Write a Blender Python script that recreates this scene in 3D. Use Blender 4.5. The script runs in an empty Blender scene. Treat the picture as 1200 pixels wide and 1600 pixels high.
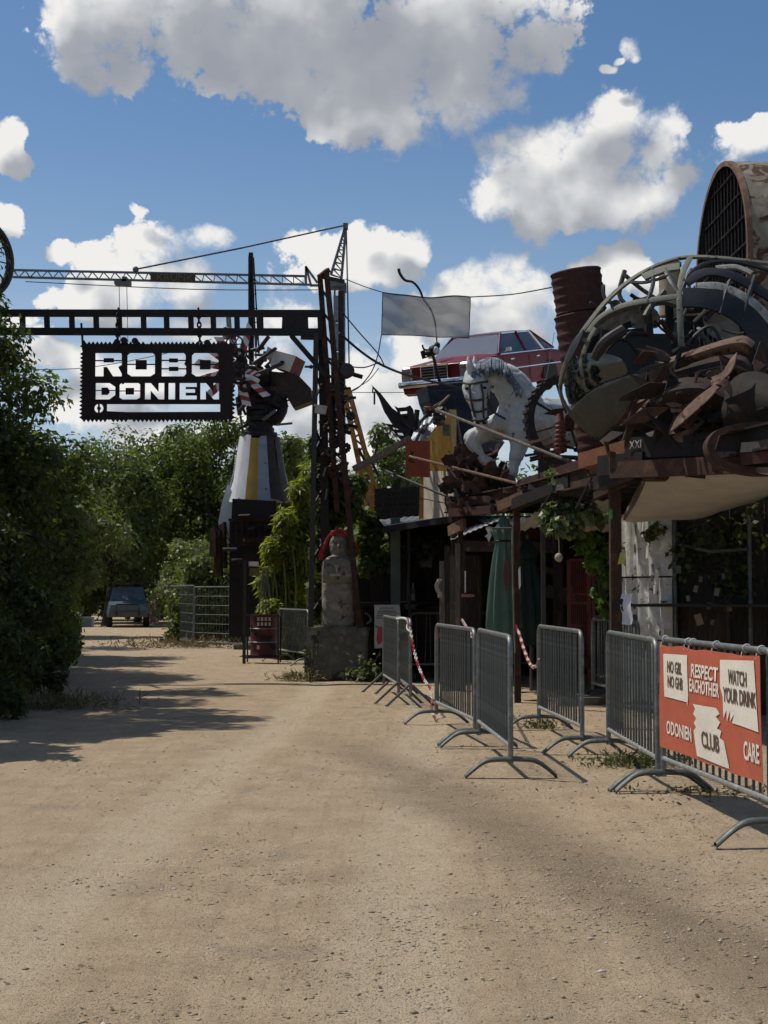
import bpy, math, random
import numpy as np
from mathutils import Vector, Matrix, Euler
sc = bpy.context.scene
COL = sc.collection
R = math.radians
# ---------------------------------------------------------------- camera, sky, sun, exposure
EYE = Vector((0, 0, 1.45)); FPX = 2250.0; PITCH = math.atan(125 / FPX)
cam = bpy.data.objects.new('camera', bpy.data.cameras.new('camera'))
COL.objects.link(cam)
cam.location = EYE; cam.rotation_euler = (math.pi / 2 + PITCH, 0, 0)
cam.data.sensor_fit = 'VERTICAL'; cam.data.sensor_height = 36; cam.data.lens = 36 * FPX / 1600
cam.data.clip_start = 0.1; cam.data.clip_end = 6000
sc.camera = cam
_F = Vector((0, math.cos(PITCH), math.sin(PITCH))); _U = Vector((0, -math.sin(PITCH), math.cos(PITCH)))
def ray(px, py):
    return Vector(((px - 600) / FPX, 0, 0)) + _U * ((800 - py) / FPX) + _F
def P(px, py, d):
    r = ray(px, py); return EYE + r * (d / r.y)
def S(px, d): return px * d / FPX                     # size in metres of px photo pixels at distance d

SUN_VEC = Vector((-0.52, 0.24, 1.02)).normalized()    # towards the sun
sun = bpy.data.objects.new('sun', bpy.data.lights.new('sun', 'SUN')); COL.objects.link(sun)
sun.data.energy = 3.6; sun.data.angle = R(0.55); sun.data.color = (1.0, 0.93, 0.82)
sun.rotation_euler = SUN_VEC.to_track_quat('Z', 'Y').to_euler()
sc.view_settings.view_transform = 'Standard'; sc.view_settings.look = 'None'
sc.view_settings.exposure = 0.12; sc.view_settings.gamma = 1.0; sc.view_settings.use_curve_mapping = False
sc.cycles.max_bounces = 5; sc.cycles.diffuse_bounces = 3; sc.cycles.transparent_max_bounces = 8
sc.cycles.sample_clamp_indirect = 6; sc.cycles.use_adaptive_sampling = True; sc.cycles.adaptive_threshold = 0.03; sc.cycles.adaptive_min_samples = 16

class NT:
    """small helper for wiring nodes"""
    def __init__(s, nt): s.nt = nt; nt.nodes.clear()
    def n(s, t, ins=None, **kw):
        nd = s.nt.nodes.new(t)
        for k, v in kw.items(): setattr(nd, k, v)
        for k, v in (ins or {}).items():
            if isinstance(v, bpy.types.NodeSocket): s.nt.links.new(v, nd.inputs[k])
            else: nd.inputs[k].default_value = v
        return nd
    def m(s, op, a, b=0.0, c=0.0, clamp=False):
        return s.n('ShaderNodeMath', {0: a, 1: b, 2: c}, operation=op, use_clamp=clamp).outputs[0]
    def v(s, op, a, b=(0, 0, 0), scale=None):
        ins = {0: a, 1: b}
        if scale is not None: ins['Scale'] = scale
        nd = s.n('ShaderNodeVectorMath', ins, operation=op)
        return nd.outputs['Value'] if op in ('LENGTH', 'DOT_PRODUCT', 'DISTANCE') else nd.outputs[0]
    def mix(s, f, a, b, blend='MIX'):
        nd = s.nt.nodes.new('ShaderNodeMix'); nd.data_type = 'RGBA'; nd.blend_type = blend
        for k, val in ((0, f), (6, a), (7, b)):
            if isinstance(val, bpy.types.NodeSocket): s.nt.links.new(val, nd.inputs[k])
            else: nd.inputs[k].default_value = val if k == 0 else (*val[:3], 1)
        return nd.outputs[2]
    def step(s, x, a, b, lo=0.0, hi=1.0):
        return s.n('ShaderNodeMapRange', {0: x, 1: a, 2: b, 3: lo, 4: hi}, interpolation_type='SMOOTHSTEP').outputs[0]
    def noise(s, vec, scale, detail=4, rough=0.55, dist=0.0, out=0):
        return s.n('ShaderNodeTexNoise', {'Vector': vec, 'Scale': scale, 'Detail': detail, 'Roughness': rough, 'Distortion': dist}).outputs[out]
    def voro(s, vec, scale, feature='F1', out=0, rand=1.0):
        nd = s.n('ShaderNodeTexVoronoi', {'Vector': vec, 'Scale': scale, 'Randomness': rand}, feature=feature); return nd.outputs[out]
    def ramp(s, f, *stops):
        nd = s.n('ShaderNodeValToRGB', {0: f}); e = nd.color_ramp.elements
        while len(e) < len(stops): e.new(0.5)
        for el, (p, c) in zip(e, stops): el.position = p; el.color = (*c, 1)
        return nd.outputs[0]

# clouds: (centre x, centre y, half width, half height) as bearings, written in 1/2250 rad right of / below the view axis
CLOUDS = [(150, 40, 105, 95), (120, 95, 60, 50), (190, 110, 50, 35), (300, 20, 220, 105), (420, 90, 130, 70), (480, 30, 250, 130), (640, 50, 240, 125),
          (540, 160, 90, 60), (620, 165, 110, 55), (700, 150, 80, 50), (800, 20, 130, 75), (845, 75, 50, 38), (760, 110, 80, 50),
          (815, 275, 85, 75), (765, 300, 42, 48), (965, 215, 70, 65), (968, 178, 34, 28), (1040, 240, 52, 66), (900, 265, 110, 85), (1000, 315, 100, 52), (880, 330, 120, 40),
          (1068, 300, 30, 50), (850, 225, 40, 30), (985, 68, 19, 24), (990, 85, 14, 12), (962, 84, 12, 9), (942, 98, 18, 12), (1185, 225, 66, 34), (-2, 240, 40, 34), (-20, 365, 60, 44), (90, 402, 28, 18),
          (240, 385, 62, 44), (215, 335, 28, 18), (330, 375, 60, 28), (190, 450, 110, 60), (270, 450, 90, 50), (110, 470, 70, 34),
          (500, 385, 70, 36), (560, 365, 40, 24), (610, 380, 56, 34), (540, 420, 120, 42), (640, 395, 34, 20), (460, 500, 60, 40),
          (785, 415, 58, 44), (740, 440, 60, 44), (820, 450, 60, 50), (700, 490, 60, 50), (790, 500, 90, 46), (970, 425, 66, 34), (900, 470, 50, 40), (1020, 440, 40, 30),
          (300, 520, 90, 26), (200, 600, 100, 40), (130, 655, 90, 40), (260, 690, 120, 34), (560, 600, 70, 56), (610, 640, 70, 50), (470, 640, 80, 60), (640, 560, 60, 40),
          (420, 560, 60, 40), (560, 700, 140, 40), (720, 610, 70, 44), (90, 560, 80, 30), (20, 510, 60, 30), (330, 570, 90, 22), (400, 660, 90, 30)]
sky = bpy.data.worlds.new('World'); sc.world = sky; sky.use_nodes = True
def make_sky():
    g = bpy.data.node_groups.new('cloud_field', 'ShaderNodeTree')
    g.interface.new_socket('Dir', in_out='INPUT', socket_type='NodeSocketVector')
    g.interface.new_socket('Field', in_out='OUTPUT', socket_type='NodeSocketFloat')
    g.interface.new_socket('Soft', in_out='OUTPUT', socket_type='NodeSocketFloat')
    t = NT(g)
    gi = t.n('NodeGroupInput').outputs[0]
    d = t.v('NORMALIZE', gi)
    wob = t.noise(d, 22, 3, 0.5, out=1)
    dw = t.v('ADD', d, t.v('SCALE', t.v('SUBTRACT', wob, (.5, .5, .5)), scale=0.035))
    xyz = t.n('ShaderNodeSeparateXYZ', {0: dw}).outputs
    u = t.m('ARCTAN2', xyz[0], xyz[1]); v = t.m('ARCSINE', xyz[2])
    f = None
    for cx, cy, rx, ry in CLOUDS:
        a = math.atan((cx - 600) / FPX); e = math.atan((925 - cy) / FPX)
        dx = t.m('MULTIPLY', t.m('SUBTRACT', u, a), FPX / rx / 1.12); dy = t.m('MULTIPLY', t.m('SUBTRACT', v, e), FPX / ry / 1.12)
        q = t.m('SUBTRACT', 1.0, t.m('MULTIPLY_ADD', dx, dx, t.m('MULTIPLY', dy, dy)))
        f = q if f is None else t.m('SMOOTH_MAX', f, q, 0.35)
    f = t.m('MAXIMUM', f, -1.5)
    # elsewhere in the sky: the same kind of broken cumulus
    gen = t.m('MULTIPLY_ADD', t.noise(t.v('MULTIPLY', d, (1, 1, 2.2)), 4.2, 4, 0.5), 6.0, -3.15)
    au = t.m('ABSOLUTE', u)
    away = t.m('MAXIMUM', t.step(au, 0.30, 0.36), t.step(v, 0.42, 0.5))
    f = t.m('MULTIPLY_ADD', t.m('SUBTRACT', gen, f), away, f)
    n1 = t.m('MULTIPLY_ADD', t.noise(d, 24, 7, 0.64), 2.5, -1.25)
    vd = t.n('ShaderNodeTexVoronoi', {'Vector': t.v('ADD', d, t.v('SCALE', t.noise(d, 60, 4, out=1), scale=.016)), 'Scale': 34.0, 'Detail': 3.0, 'Roughness': .55, 'Lacunarity': 2.3, 'Smoothness': .6}, feature='SMOOTH_F1').outputs[0]
    puff = t.m('MULTIPLY_ADD', vd, -1.5, 0.62)
    n2 = t.m('MULTIPLY_ADD', t.noise(d, 140, 5, 0.65), 0.9, -0.45)
    body = t.m('MULTIPLY_ADD', f, 1.55, .42)
    out = t.m('ADD', t.m('ADD', body, n1), t.m('ADD', puff, n2))
    sm = t.m('MULTIPLY_ADD', t.voro(t.v('ADD', d, t.v('SCALE', t.noise(d, 50, 2, out=1), scale=.02)), 40, 'SMOOTH_F1'), -1.3, .5)
    soft = t.m('ADD', t.m('MULTIPLY_ADD', t.noise(d, 22, 3, 0.5), 2.4, -1.2), t.m('ADD', body, sm))
    go = t.n('NodeGroupOutput'); g.links.new(out, go.inputs[0]); g.links.new(soft, go.inputs[1])
    w = NT(sky.node_tree)
    dirn = w.v('NORMALIZE', w.n('ShaderNodeTexCoord').outputs['Generated'])
    def field(vec):
        nd = w.n('ShaderNodeGroup', node_tree=g); sky.node_tree.links.new(vec, nd.inputs[0]); return nd.outputs
    f0, s0 = field(dirn)
    f1, s1 = field(w.v('ADD', dirn, (-0.014, 0.0, 0.022)))
    fuzzy = w.step(w.noise(dirn, 9, 3), .42, .62)
    dens = w.n('ShaderNodeMapRange', {0: f0, 1: w.m('MULTIPLY_ADD', fuzzy, -.35, -.02), 2: w.m('MULTIPLY_ADD', fuzzy, .75, .38)}, interpolation_type='SMOOTHSTEP').outputs[0]
    thick = w.step(s0, 0.5, 2.5)
    slope = w.m('ADD', w.m('MULTIPLY', w.m('SUBTRACT', s0, s1), 0.46), w.m('MULTIPLY', w.m('SUBTRACT', f0, f1), 0.05))
    z = w.n('ShaderNodeSeparateXYZ', {0: dirn}).outputs[2]
    high = w.step(z, 0.22, 0.34)                       # clouds overhead show their grey undersides
    lit = w.m('ADD', w.m('SUBTRACT', 0.74, w.m('MULTIPLY', thick, w.m('MULTIPLY_ADD', high, 0.66, 0.16))), slope, clamp=True)
    ccol = w.ramp(lit, (0.0, (2.3, 2.45, 2.75)), (0.35, (2.8, 2.95, 3.2)), (0.65, (4.3, 4.4, 4.5)), (1.0, (6.3, 6.2, 6.0)))
    nish = w.n('ShaderNodeTexSky', sky_type='NISHITA', sun_disc=False, sun_elevation=math.asin(SUN_VEC.z), sun_rotation=math.atan2(SUN_VEC.x, SUN_VEC.y), altitude=60, air_density=1.0, dust_density=0.6, ozone_density=2.2)
    blue = w.n('ShaderNodeHueSaturation', {'Saturation': 1.17, 'Value': 0.66, 'Color': nish.outputs[0]}).outputs[0]
    veil = w.step(z, 0.34, 0.0, 0.0, 0.62)
    blue = w.mix(veil, blue, (3.3, 4.1, 5.0))
    cir = w.m('MULTIPLY', w.step(w.noise(w.v('MULTIPLY', dirn, (1, 1, 3.2)), 11, 7, .62), .42, .66, 0, .75), w.step(z, .21, .10))
    blue = w.mix(cir, blue, (4.8, 5.0, 5.3))
    col = w.mix(w.m('MULTIPLY', dens, 0.97), blue, ccol)
    bg = w.n('ShaderNodeBackground', {0: col, 1: 0.13})
    o = w.n('ShaderNodeOutputWorld'); sky.node_tree.links.new(bg.outputs[0], o.inputs[0])
    sky.cycles.sampling_method = 'NONE'
make_sky()

# ---------------------------------------------------------------- materials
MATS = {}
def mat(name, c1, c2=None, c3=None, scale=4.0, rough=0.7, metal=0.0, bump=0.15, bscale=30.0, patch=None, stretch=(1, 1, 1), rvar=0.15, detail=6, alpha=None, world=False, spec=0.25):
    """mottled surface: c1..c3 over a noise; patch = (colour, amount 0..1, scale) flakes of a second material (rust, dirt)"""
    if name in MATS: return MATS[name]
    m = bpy.data.materials.new(name); m.use_nodes = True; t = NT(m.node_tree)
    if world: tc = t.n('ShaderNodeNewGeometry').outputs['Position']
    else: tc = t.n('ShaderNodeTexCoord').outputs['Object']
    co = t.v('MULTIPLY', tc, stretch)
    c2 = c2 or tuple(x * 0.75 for x in c1)
    n = t.noise(co, scale, detail, 0.62, 0.4)
    col = t.ramp(n, (0.32, c1), (0.5, tuple((a + b) / 2 for a, b in zip(c1, c2))), (0.68, c2)) if not c3 else t.ramp(n, (0.3, c1), (0.5, c2), (0.7, c3))
    rg = t.m('MULTIPLY_ADD', t.noise(co, scale * 3, 4), rvar * 2, rough - rvar)
    mt = metal
    if patch:
        pc, amt, psc = patch[:3]
        pn = t.noise(t.v('ADD', co, (3.7, 1.3, 8.1)), psc, 7, 0.65, 0.6)
        f = t.step(pn, 0.72 - amt * 0.45, 0.77 - amt * 0.45)
        pcol = t.mix(t.noise(co, psc * 6, 4), pc, tuple(x * 0.45 for x in pc))
        col = t.mix(f, col, pcol)
        rg = t.m('ADD', rg, t.m('MULTIPLY', f, 0.25), clamp=True)
        if metal: mt = t.m('MULTIPLY', t.m('SUBTRACT', 1.0, f), metal)
    bn = t.noise(co, bscale, 5, 0.6)
    nb = t.n('ShaderNodeBump', {'Strength': bump, 'Distance': 0.02, 'Height': bn}).outputs[0]
    ins = {'Base Color': col, 'Roughness': rg, 'Metallic': mt, 'Normal': nb, 'Specular IOR Level': spec}
    if alpha: ins['Alpha'] = alpha
    b = t.n('ShaderNodeBsdfPrincipled', ins)
    o = t.n('ShaderNodeOutputMaterial'); m.node_tree.links.new(b.outputs[0], o.inputs[0])
    MATS[name] = m; return m
def leafmat(name, ca, cb, cc, trans=0.35, rough=0.45):
    if name in MATS: return MATS[name]
    m = bpy.data.materials.new(name); m.use_nodes = True; t = NT(m.node_tree)
    r = t.n('ShaderNodeNewGeometry').outputs['Random Per Island']
    col = t.ramp(r, (0.0, ca), (0.5, cb), (0.93, cc), (1.0, tuple(x * 1.3 for x in cc)))
    big = t.noise(t.n('ShaderNodeTexCoord').outputs['Object'], 0.9, 3)
    col = t.mix(t.step(big, .35, .65, 0.0, 0.45), col, ca)
    b = t.n('ShaderNodeBsdfPrincipled', {'Base Color': col, 'Roughness': rough, 'Specular IOR Level': 0.35})
    tcol = t.mix(1.0, col, (1.25, 1.3, 0.5), 'MULTIPLY')
    tr = t.n('ShaderNodeBsdfTranslucent', {0: tcol})
    mx = t.n('ShaderNodeMixShader', {0: trans, 1: b.outputs[0], 2: tr.outputs[0]})
    o = t.n('ShaderNodeOutputMaterial'); m.node_tree.links.new(mx.outputs[0], o.inputs[0])
    MATS[name] = m; return m
def glassmat(name, tint=(0.6, 0.7, 0.7), dirt=0.35, dcol=(.3, .3, .28), gloss=.03):
    if name in MATS: return MATS[name]
    m = bpy.data.materials.new(name); m.use_nodes = True; t = NT(m.node_tree)
    tr = t.n('ShaderNodeBsdfTransparent', {0: (*tint, 1)}); gl = t.n('ShaderNodeBsdfGlossy', {0: (.9, .9, .9, 1), 1: 0.06})
    fr = t.n('ShaderNodeFresnel', {0: 1.5}).outputs[0]
    a = t.n('ShaderNodeMixShader', {0: t.m('MULTIPLY_ADD', fr, 0.9, gloss, clamp=True), 1: tr.outputs[0], 2: gl.outputs[0]})
    df = t.n('ShaderNodeBsdfDiffuse', {0: (*dcol, 1)})
    n = t.noise(t.n('ShaderNodeTexCoord').outputs['Object'], 3.0, 5)
    b = t.n('ShaderNodeMixShader', {0: t.m('MULTIPLY', n, dirt), 1: a.outputs[0], 2: df.outputs[0]})
    o = t.n('ShaderNodeOutputMaterial'); m.node_tree.links.new(b.outputs[0], o.inputs[0])
    MATS[name] = m; return m
RUST = mat('rust', (.068, .034, .022), (.036, .021, .016), (.10, .050, .030), scale=5, rough=.85, bump=.3, bscale=40)
RUST2 = mat('rust_light', (.20, .125, .088), (.13, .075, .05), (.25, .165, .12), scale=6, rough=.85, bump=.3, bscale=40)
RUSTRED = mat('rust_red', (.070, .028, .022), (.042, .019, .016), (.092, .038, .027), scale=4, rough=.8, bump=.25, bscale=35)
RUSTOR = mat('rust_orange', (.20, .085, .045), (.13, .055, .032), scale=6, rough=.85, bump=.3)
DARK = mat('black_steel', (.012, .011, .012), (.022, .018, .017), scale=5, rough=.6, bump=.15, patch=((.06, .03, .02), .25, 4))
DARKB = mat('oily_steel', (.03, .028, .03), (.05, .042, .04), scale=5, rough=.5, metal=.3, bump=.15, patch=((.08, .045, .03), .35, 5))
GALV = mat('galvanised', (.22, .235, .225), (.14, .15, .145), (.30, .315, .30), scale=9, rough=.5, metal=.55, bump=.12, bscale=60, patch=((.14, .11, .08), .22, 7))
GALVD = mat('galvanised_dull', (.135, .145, .138), (.085, .095, .09), (.18, .19, .18), scale=9, rough=.55, metal=.45, bump=.12, bscale=60, patch=((.12, .085, .06), .25, 7))
WOODD = mat('dark_wood', (.05, .04, .033), (.028, .023, .02), (.075, .06, .05), scale=5, stretch=(6, 6, .7), rough=.85, bump=.3, bscale=20)
WOODG = mat('grey_wood', (.20, .17, .14), (.11, .09, .075), (.27, .24, .2), scale=4, stretch=(6, 6, .7), rough=.85, bump=.3, bscale=20)
CHROME = mat('chrome', (.75, .76, .77), (.6, .6, .6), scale=5, rough=.15, metal=1.0, bump=.02, rvar=.08)
GREYP = mat('olive_grey_paint', (.20, .205, .17), (.14, .145, .12), (.25, .25, .21), scale=5, rough=.6, bump=.1, patch=((.12, .10, .075), .28, 4))
WHITEP = mat('worn_white_paint', (.66, .67, .68), (.52, .54, .56), scale=3, rough=.55, bump=.1, patch=((.30, .27, .24), .2, 4))
CONC = mat('old_concrete', (.155, .142, .115), (.085, .08, .066), (.2, .185, .15), scale=3.5, rough=.9, bump=.4, bscale=25, patch=((.06, .065, .04), .35, 3))
STONE = mat('stone', (.27, .24, .19), (.17, .155, .125), (.33, .295, .235), scale=6, rough=.9, bump=.4, bscale=50, patch=((.10, .09, .07), .3, 6))
BARK = mat('bark', (.06, .048, .036), (.035, .029, .024), scale=5, stretch=(4, 4, .8), rough=.9, bump=.5, bscale=12)
WIRE = mat('cable_black', (.02, .022, .024), rough=.6, scale=3)
LEAFD = leafmat('leaf_dark', (.040, .058, .018), (.064, .088, .026), (.12, .145, .044), trans=.5)
LEAFM = leafmat('leaf_mid', (.062, .088, .024), (.098, .132, .036), (.165, .20, .062), trans=.52)
LEAFF = leafmat('leaf_far', (.075, .105, .042), (.115, .15, .06), (.17, .205, .09), trans=.52)  # paler greens: the haze of distance is put into the leaf colour
LEAFY = leafmat('leaf_bamboo', (.14, .17, .03), (.22, .26, .045), (.32, .35, .085), trans=.55)
LEAFS = leafmat('leaf_silvery', (.095, .115, .055), (.14, .165, .08), (.21, .235, .12), trans=.42)
LEAFI = leafmat('leaf_ivy', (.05, .08, .028), (.10, .14, .05), (.24, .28, .15), trans=.3)

# ---------------------------------------------------------------- mesh helpers
ORG = {}
def frame(axis, up=Vector((0, 0, 1))):
    """rotation with local Z along axis"""
    z = Vector(axis).normalized(); x = up.cross(z)
    if x.length < 1e-4: x = Vector((1, 0, 0)).cross(z) if abs(z.x) < .9 else Vector((0, 1, 0)).cross(z)
    x.normalize(); y = z.cross(x)
    return Matrix((x, y, z)).transposed()
class MB:
    def __init__(s): s.v = []; s.f = []; s.mi = []; s.cur = 0
    def add(s, vs, fs):
        b = len(s.v); s.v += [tuple(v) for v in vs]
        for f in fs: s.f.append(tuple(i + b for i in f)); s.mi.append(s.cur)
        return s
    def box(s, c, size, M=None):
        c = Vector(c); h = Vector(size) / 2; vs = []
        for z in (-1, 1):
            for x, y in ((-1, -1), (1, -1), (1, 1), (-1, 1)):
                p = Vector((x * h.x, y * h.y, z * h.z)); vs.append(c + (M @ p if M else p))
        return s.add(vs, [(3, 2, 1, 0), (4, 5, 6, 7), (0, 1, 5, 4), (1, 2, 6, 5), (2, 3, 7, 6), (3, 0, 4, 7)])
    def beam(s, p, q, w, h=None, up=Vector((0, 0, 1))):
        p = Vector(p); q = Vector(q); h = h or w
        return s.box((p + q) / 2, (w, h, (q - p).length), frame(q - p, up))
    def tube(s, pts, r, n=8, closed=False, cap=True):
        pts = [Vector(p) for p in pts]; k = len(pts); rr = r if isinstance(r, (list, tuple)) else [r] * k
        vs = []; M = None
        for i, p in enumerate(pts):
            if closed: tg = pts[(i + 1) % k] - pts[i - 1]
            else: tg = pts[min(i + 1, k - 1)] - pts[max(i - 1, 0)]
            if tg.length < 1e-9: tg = Vector((0, 0, 1))
            if M is None: M = frame(tg)
            else:
                z = tg.normalized(); x = M.col[0] - z * M.col[0].dot(z)
                x = x.normalized() if x.length > 1e-5 else frame(tg).col[0]
                M = Matrix((x, z.cross(x), z)).transposed()
            for j in range(n):
                a = 2 * math.pi * j / n
                vs.append(p + M @ Vector((math.cos(a) * rr[i], math.sin(a) * rr[i], 0)))
        fs = []
        for i in range(k if closed else k - 1):
            i2 = (i + 1) % k
            for j in range(n): fs.append((i * n + j, i * n + (j + 1) % n, i2 * n + (j + 1) % n, i2 * n + j))
        if cap and not closed: fs += [tuple(range(n - 1, -1, -1)), tuple((k - 1) * n + j for j in range(n))]
        return s.add(vs, fs)
    def lathe(s, prof, n=24, M=None, o=(0, 0, 0), sx=1, sy=1, cap=True):
        o = Vector(o); vs = []
        for r, z in prof:
            for j in range(n):
                a = 2 * math.pi * j / n; p = Vector((r * math.cos(a) * sx, r * math.sin(a) * sy, z)); vs.append(o + (M @ p if M else p))
        fs = []
        for i in range(len(prof) - 1):
            for j in range(n): fs.append((i * n + j, i * n + (j + 1) % n, (i + 1) * n + (j + 1) % n, (i + 1) * n + j))
        if cap: fs += [tuple(range(n - 1, -1, -1)), tuple((len(prof) - 1) * n + j for j in range(n))]
        return s.add(vs, fs)
    def ball(s, c, r, n=12, m=8, M=None):
        r = Vector(r) if hasattr(r, '__len__') else Vector((r, r, r)); c = Vector(c); vs = []; fs = []
        for i in range(m + 1):
            t = math.pi * i / m
            for j in range(n):
                a = 2 * math.pi * j / n; p = Vector((math.sin(t) * math.cos(a) * r.x, math.sin(t) * math.sin(a) * r.y, -math.cos(t) * r.z))
                vs.append(c + (M @ p if M else p))
        for i in range(m):
            for j in range(n): fs.append((i * n + j, i * n + (j + 1) % n, (i + 1) * n + (j + 1) % n, (i + 1) * n + j))
        return s.add(vs, fs)
    def slab(s, pts, off):
        """polygon in space pushed along the vector off: a plate with thickness"""
        pts = [Vector(p) for p in pts]; off = Vector(off); n = len(pts)
        return s.add(pts + [p + off for p in pts], [tuple(range(n)), tuple(range(2 * n - 1, n - 1, -1))] + [(i, i + n, (i + 1) % n + n, (i + 1) % n) for i in range(n)])
    def sheet(s, rows, thick=None):
        """grid of points; thick pushes a back face along the local normal"""
        nv = len(rows[0]); nu = len(rows); pts = [Vector(p) for r in rows for p in r]
        fs = [(i * nv + j, i * nv + j + 1, (i + 1) * nv + j + 1, (i + 1) * nv + j) for i in range(nu - 1) for j in range(nv - 1)]
        if not thick: return s.add(pts, fs)
        back = []
        for i in range(nu):
            for j in range(nv):
                a = pts[min(i + 1, nu - 1) * nv + j] - pts[max(i - 1, 0) * nv + j]; b = pts[i * nv + min(j + 1, nv - 1)] - pts[i * nv + max(j - 1, 0)]
                n = a.cross(b); n = n.normalized() if n.length > 1e-9 else Vector((0, 0, 1)); back.append(pts[i * nv + j] + n * thick)
        o = nu * nv
        fs2 = [tuple(x + o for x in reversed(f)) for f in fs]
        rim = [j for j in range(nv)] + [i * nv + nv - 1 for i in range(1, nu)] + [(nu - 1) * nv + j for j in range(nv - 2, -1, -1)] + [i * nv for i in range(nu - 2, 0, -1)]
        fs3 = [(rim[k], rim[(k + 1) % len(rim)], rim[(k + 1) % len(rim)] + o, rim[k] + o) for k in range(len(rim))]
        return s.add(pts + back, fs + fs2 + fs3)
    def build(s, name, mats, parent=None, smooth=False, angle=38, origin=None):
        mats = mats if isinstance(mats, (list, tuple)) else [mats]
        if parent is not None: o = ORG.get(parent, Vector((0, 0, 0)))
        elif origin is not None: o = Vector(origin)
        else:
            a = np.array(s.v); lo = a.min(0); hi = a.max(0); o = Vector(((lo[0] + hi[0]) / 2, (lo[1] + hi[1]) / 2, lo[2]))
        me = bpy.data.meshes.new(name)
        me.from_pydata([(v[0] - o.x, v[1] - o.y, v[2] - o.z) for v in s.v], [], s.f)
        for m in mats: me.materials.append(m)
        if len(mats) > 1: me.polygons.foreach_set('material_index', s.mi)
        if smooth:
            me.polygons.foreach_set('use_smooth', [True] * len(s.f))
            me.set_sharp_from_angle(angle=R(angle))
        me.update()
        ob = bpy.data.objects.new(name, me); COL.objects.link(ob)
        if parent is not None: ob.parent = parent; ORG[ob] = o
        else: ob.location = o; ORG[ob] = o
        return ob
def tag(o, label, cat=None, group=None, kind=None):
    if label: o['label'] = label
    if cat: o['category'] = cat
    if group: o['group'] = group
    if kind: o['kind'] = kind
    return o
def thing(name, label, cat, loc, group=None, local=False):
    """an Empty at the base of a thing; local=True: its parts are modelled round (0,0,0)"""
    o = bpy.data.objects.new(name, None); COL.objects.link(o); o.empty_display_size = .2
    o.location = loc; ORG[o] = Vector((0, 0, 0)) if local else Vector(loc)
    return tag(o, label, cat, group)
def dup(root, loc, rot=None, label=None, group=None):
    def cp(o, par):
        c = o.copy(); COL.objects.link(c)
        if par: c.parent = par
        for ch in o.children: cp(ch, c)
        return c
    kids = list(root.children); r = root.copy(); COL.objects.link(r); r.location = loc
    if rot is not None: r.rotation_euler = rot
    if label: r['label'] = label
    if group: r['group'] = group
    for k in kids: cp(k, r)
    return r
def link_mesh(name, me, parent, loc=(0, 0, 0), rot=(0, 0, 0), scale=(1, 1, 1)):
    o = bpy.data.objects.new(name, me); COL.objects.link(o); o.parent = parent; o.location = loc; o.rotation_euler = rot; o.scale = scale
    return o
def smoothpts(pts, sub=6, closed=False):
    pts = [Vector(p) for p in pts]; n = len(pts); out = []
    for i in range(n if closed else n - 1):
        g = (lambda k: pts[k % n]) if closed else (lambda k: pts[max(0, min(n - 1, k))])
        p0, p1, p2, p3 = g(i - 1), g(i), g(i + 1), g(i + 2)
        for j in range(sub):
            t = j / sub
            out.append(0.5 * ((2 * p1) + (p2 - p0) * t + (2 * p0 - 5 * p1 + 4 * p2 - p3) * t * t + (3 * p1 - p0 - 3 * p2 + p3) * t ** 3))
    if not closed: out.append(pts[-1])
    return out
def sag(a, b, drop, n=14):
    a = Vector(a); b = Vector(b)
    return [a.lerp(b, i / n) - Vector((0, 0, drop * 4 * (i / n) * (1 - i / n))) for i in range(n + 1)]
def bulk_quads(name, V, mt, parent=None, smooth=False, origin=(0, 0, 0)):
    """V: (n,4,3) array of loose quads -> one mesh, fast"""
    n = len(V); o = np.array(ORG.get(parent, Vector(origin)) if parent is not None else origin)
    me = bpy.data.meshes.new(name); me.vertices.add(n * 4); me.loops.add(n * 4); me.polygons.add(n)
    me.vertices.foreach_set('co', (V.reshape(-1, 3) - o).astype(np.float32).ravel())
    me.loops.foreach_set('vertex_index', np.arange(n * 4, dtype=np.int32))
    me.polygons.foreach_set('loop_start', np.arange(0, n * 4, 4, dtype=np.int32)); me.polygons.foreach_set('loop_total', np.full(n, 4, dtype=np.int32))
    me.materials.append(mt); me.update(calc_edges=True)
    ob = bpy.data.objects.new(name, me); COL.objects.link(ob)
    if parent is not None: ob.parent = parent; ORG[ob] = Vector(o)
    else: ob.location = o; ORG[ob] = Vector(o)
    return ob
def leaves(pts, nrm, size, rng, droop=0.35, aspect=0.55, var=0.35):
    """leaf quads (n,4,3) at pts facing roughly nrm"""
    n = len(pts)
    nrm = nrm + rng.normal(0, .55, (n, 3)); nrm /= np.linalg.norm(nrm, axis=1, keepdims=True) + 1e-9
    ax = rng.normal(0, 1, (n, 3)); ax[:, 2] -= droop * 2
    ax -= nrm * (ax * nrm).sum(1, keepdims=True); ax /= np.linalg.norm(ax, axis=1, keepdims=True) + 1e-9
    sd = np.cross(nrm, ax); L = (size * (1 + rng.uniform(-var, var, (n, 1)))); W = L * aspect * .5
    a = pts; b = pts + ax * L * .45 + sd * W + nrm * L * .10; c = pts + ax * L; d = pts + ax * L * .45 - sd * W + nrm * L * .10
    return np.stack([a, b, c, d], 1)
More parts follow.
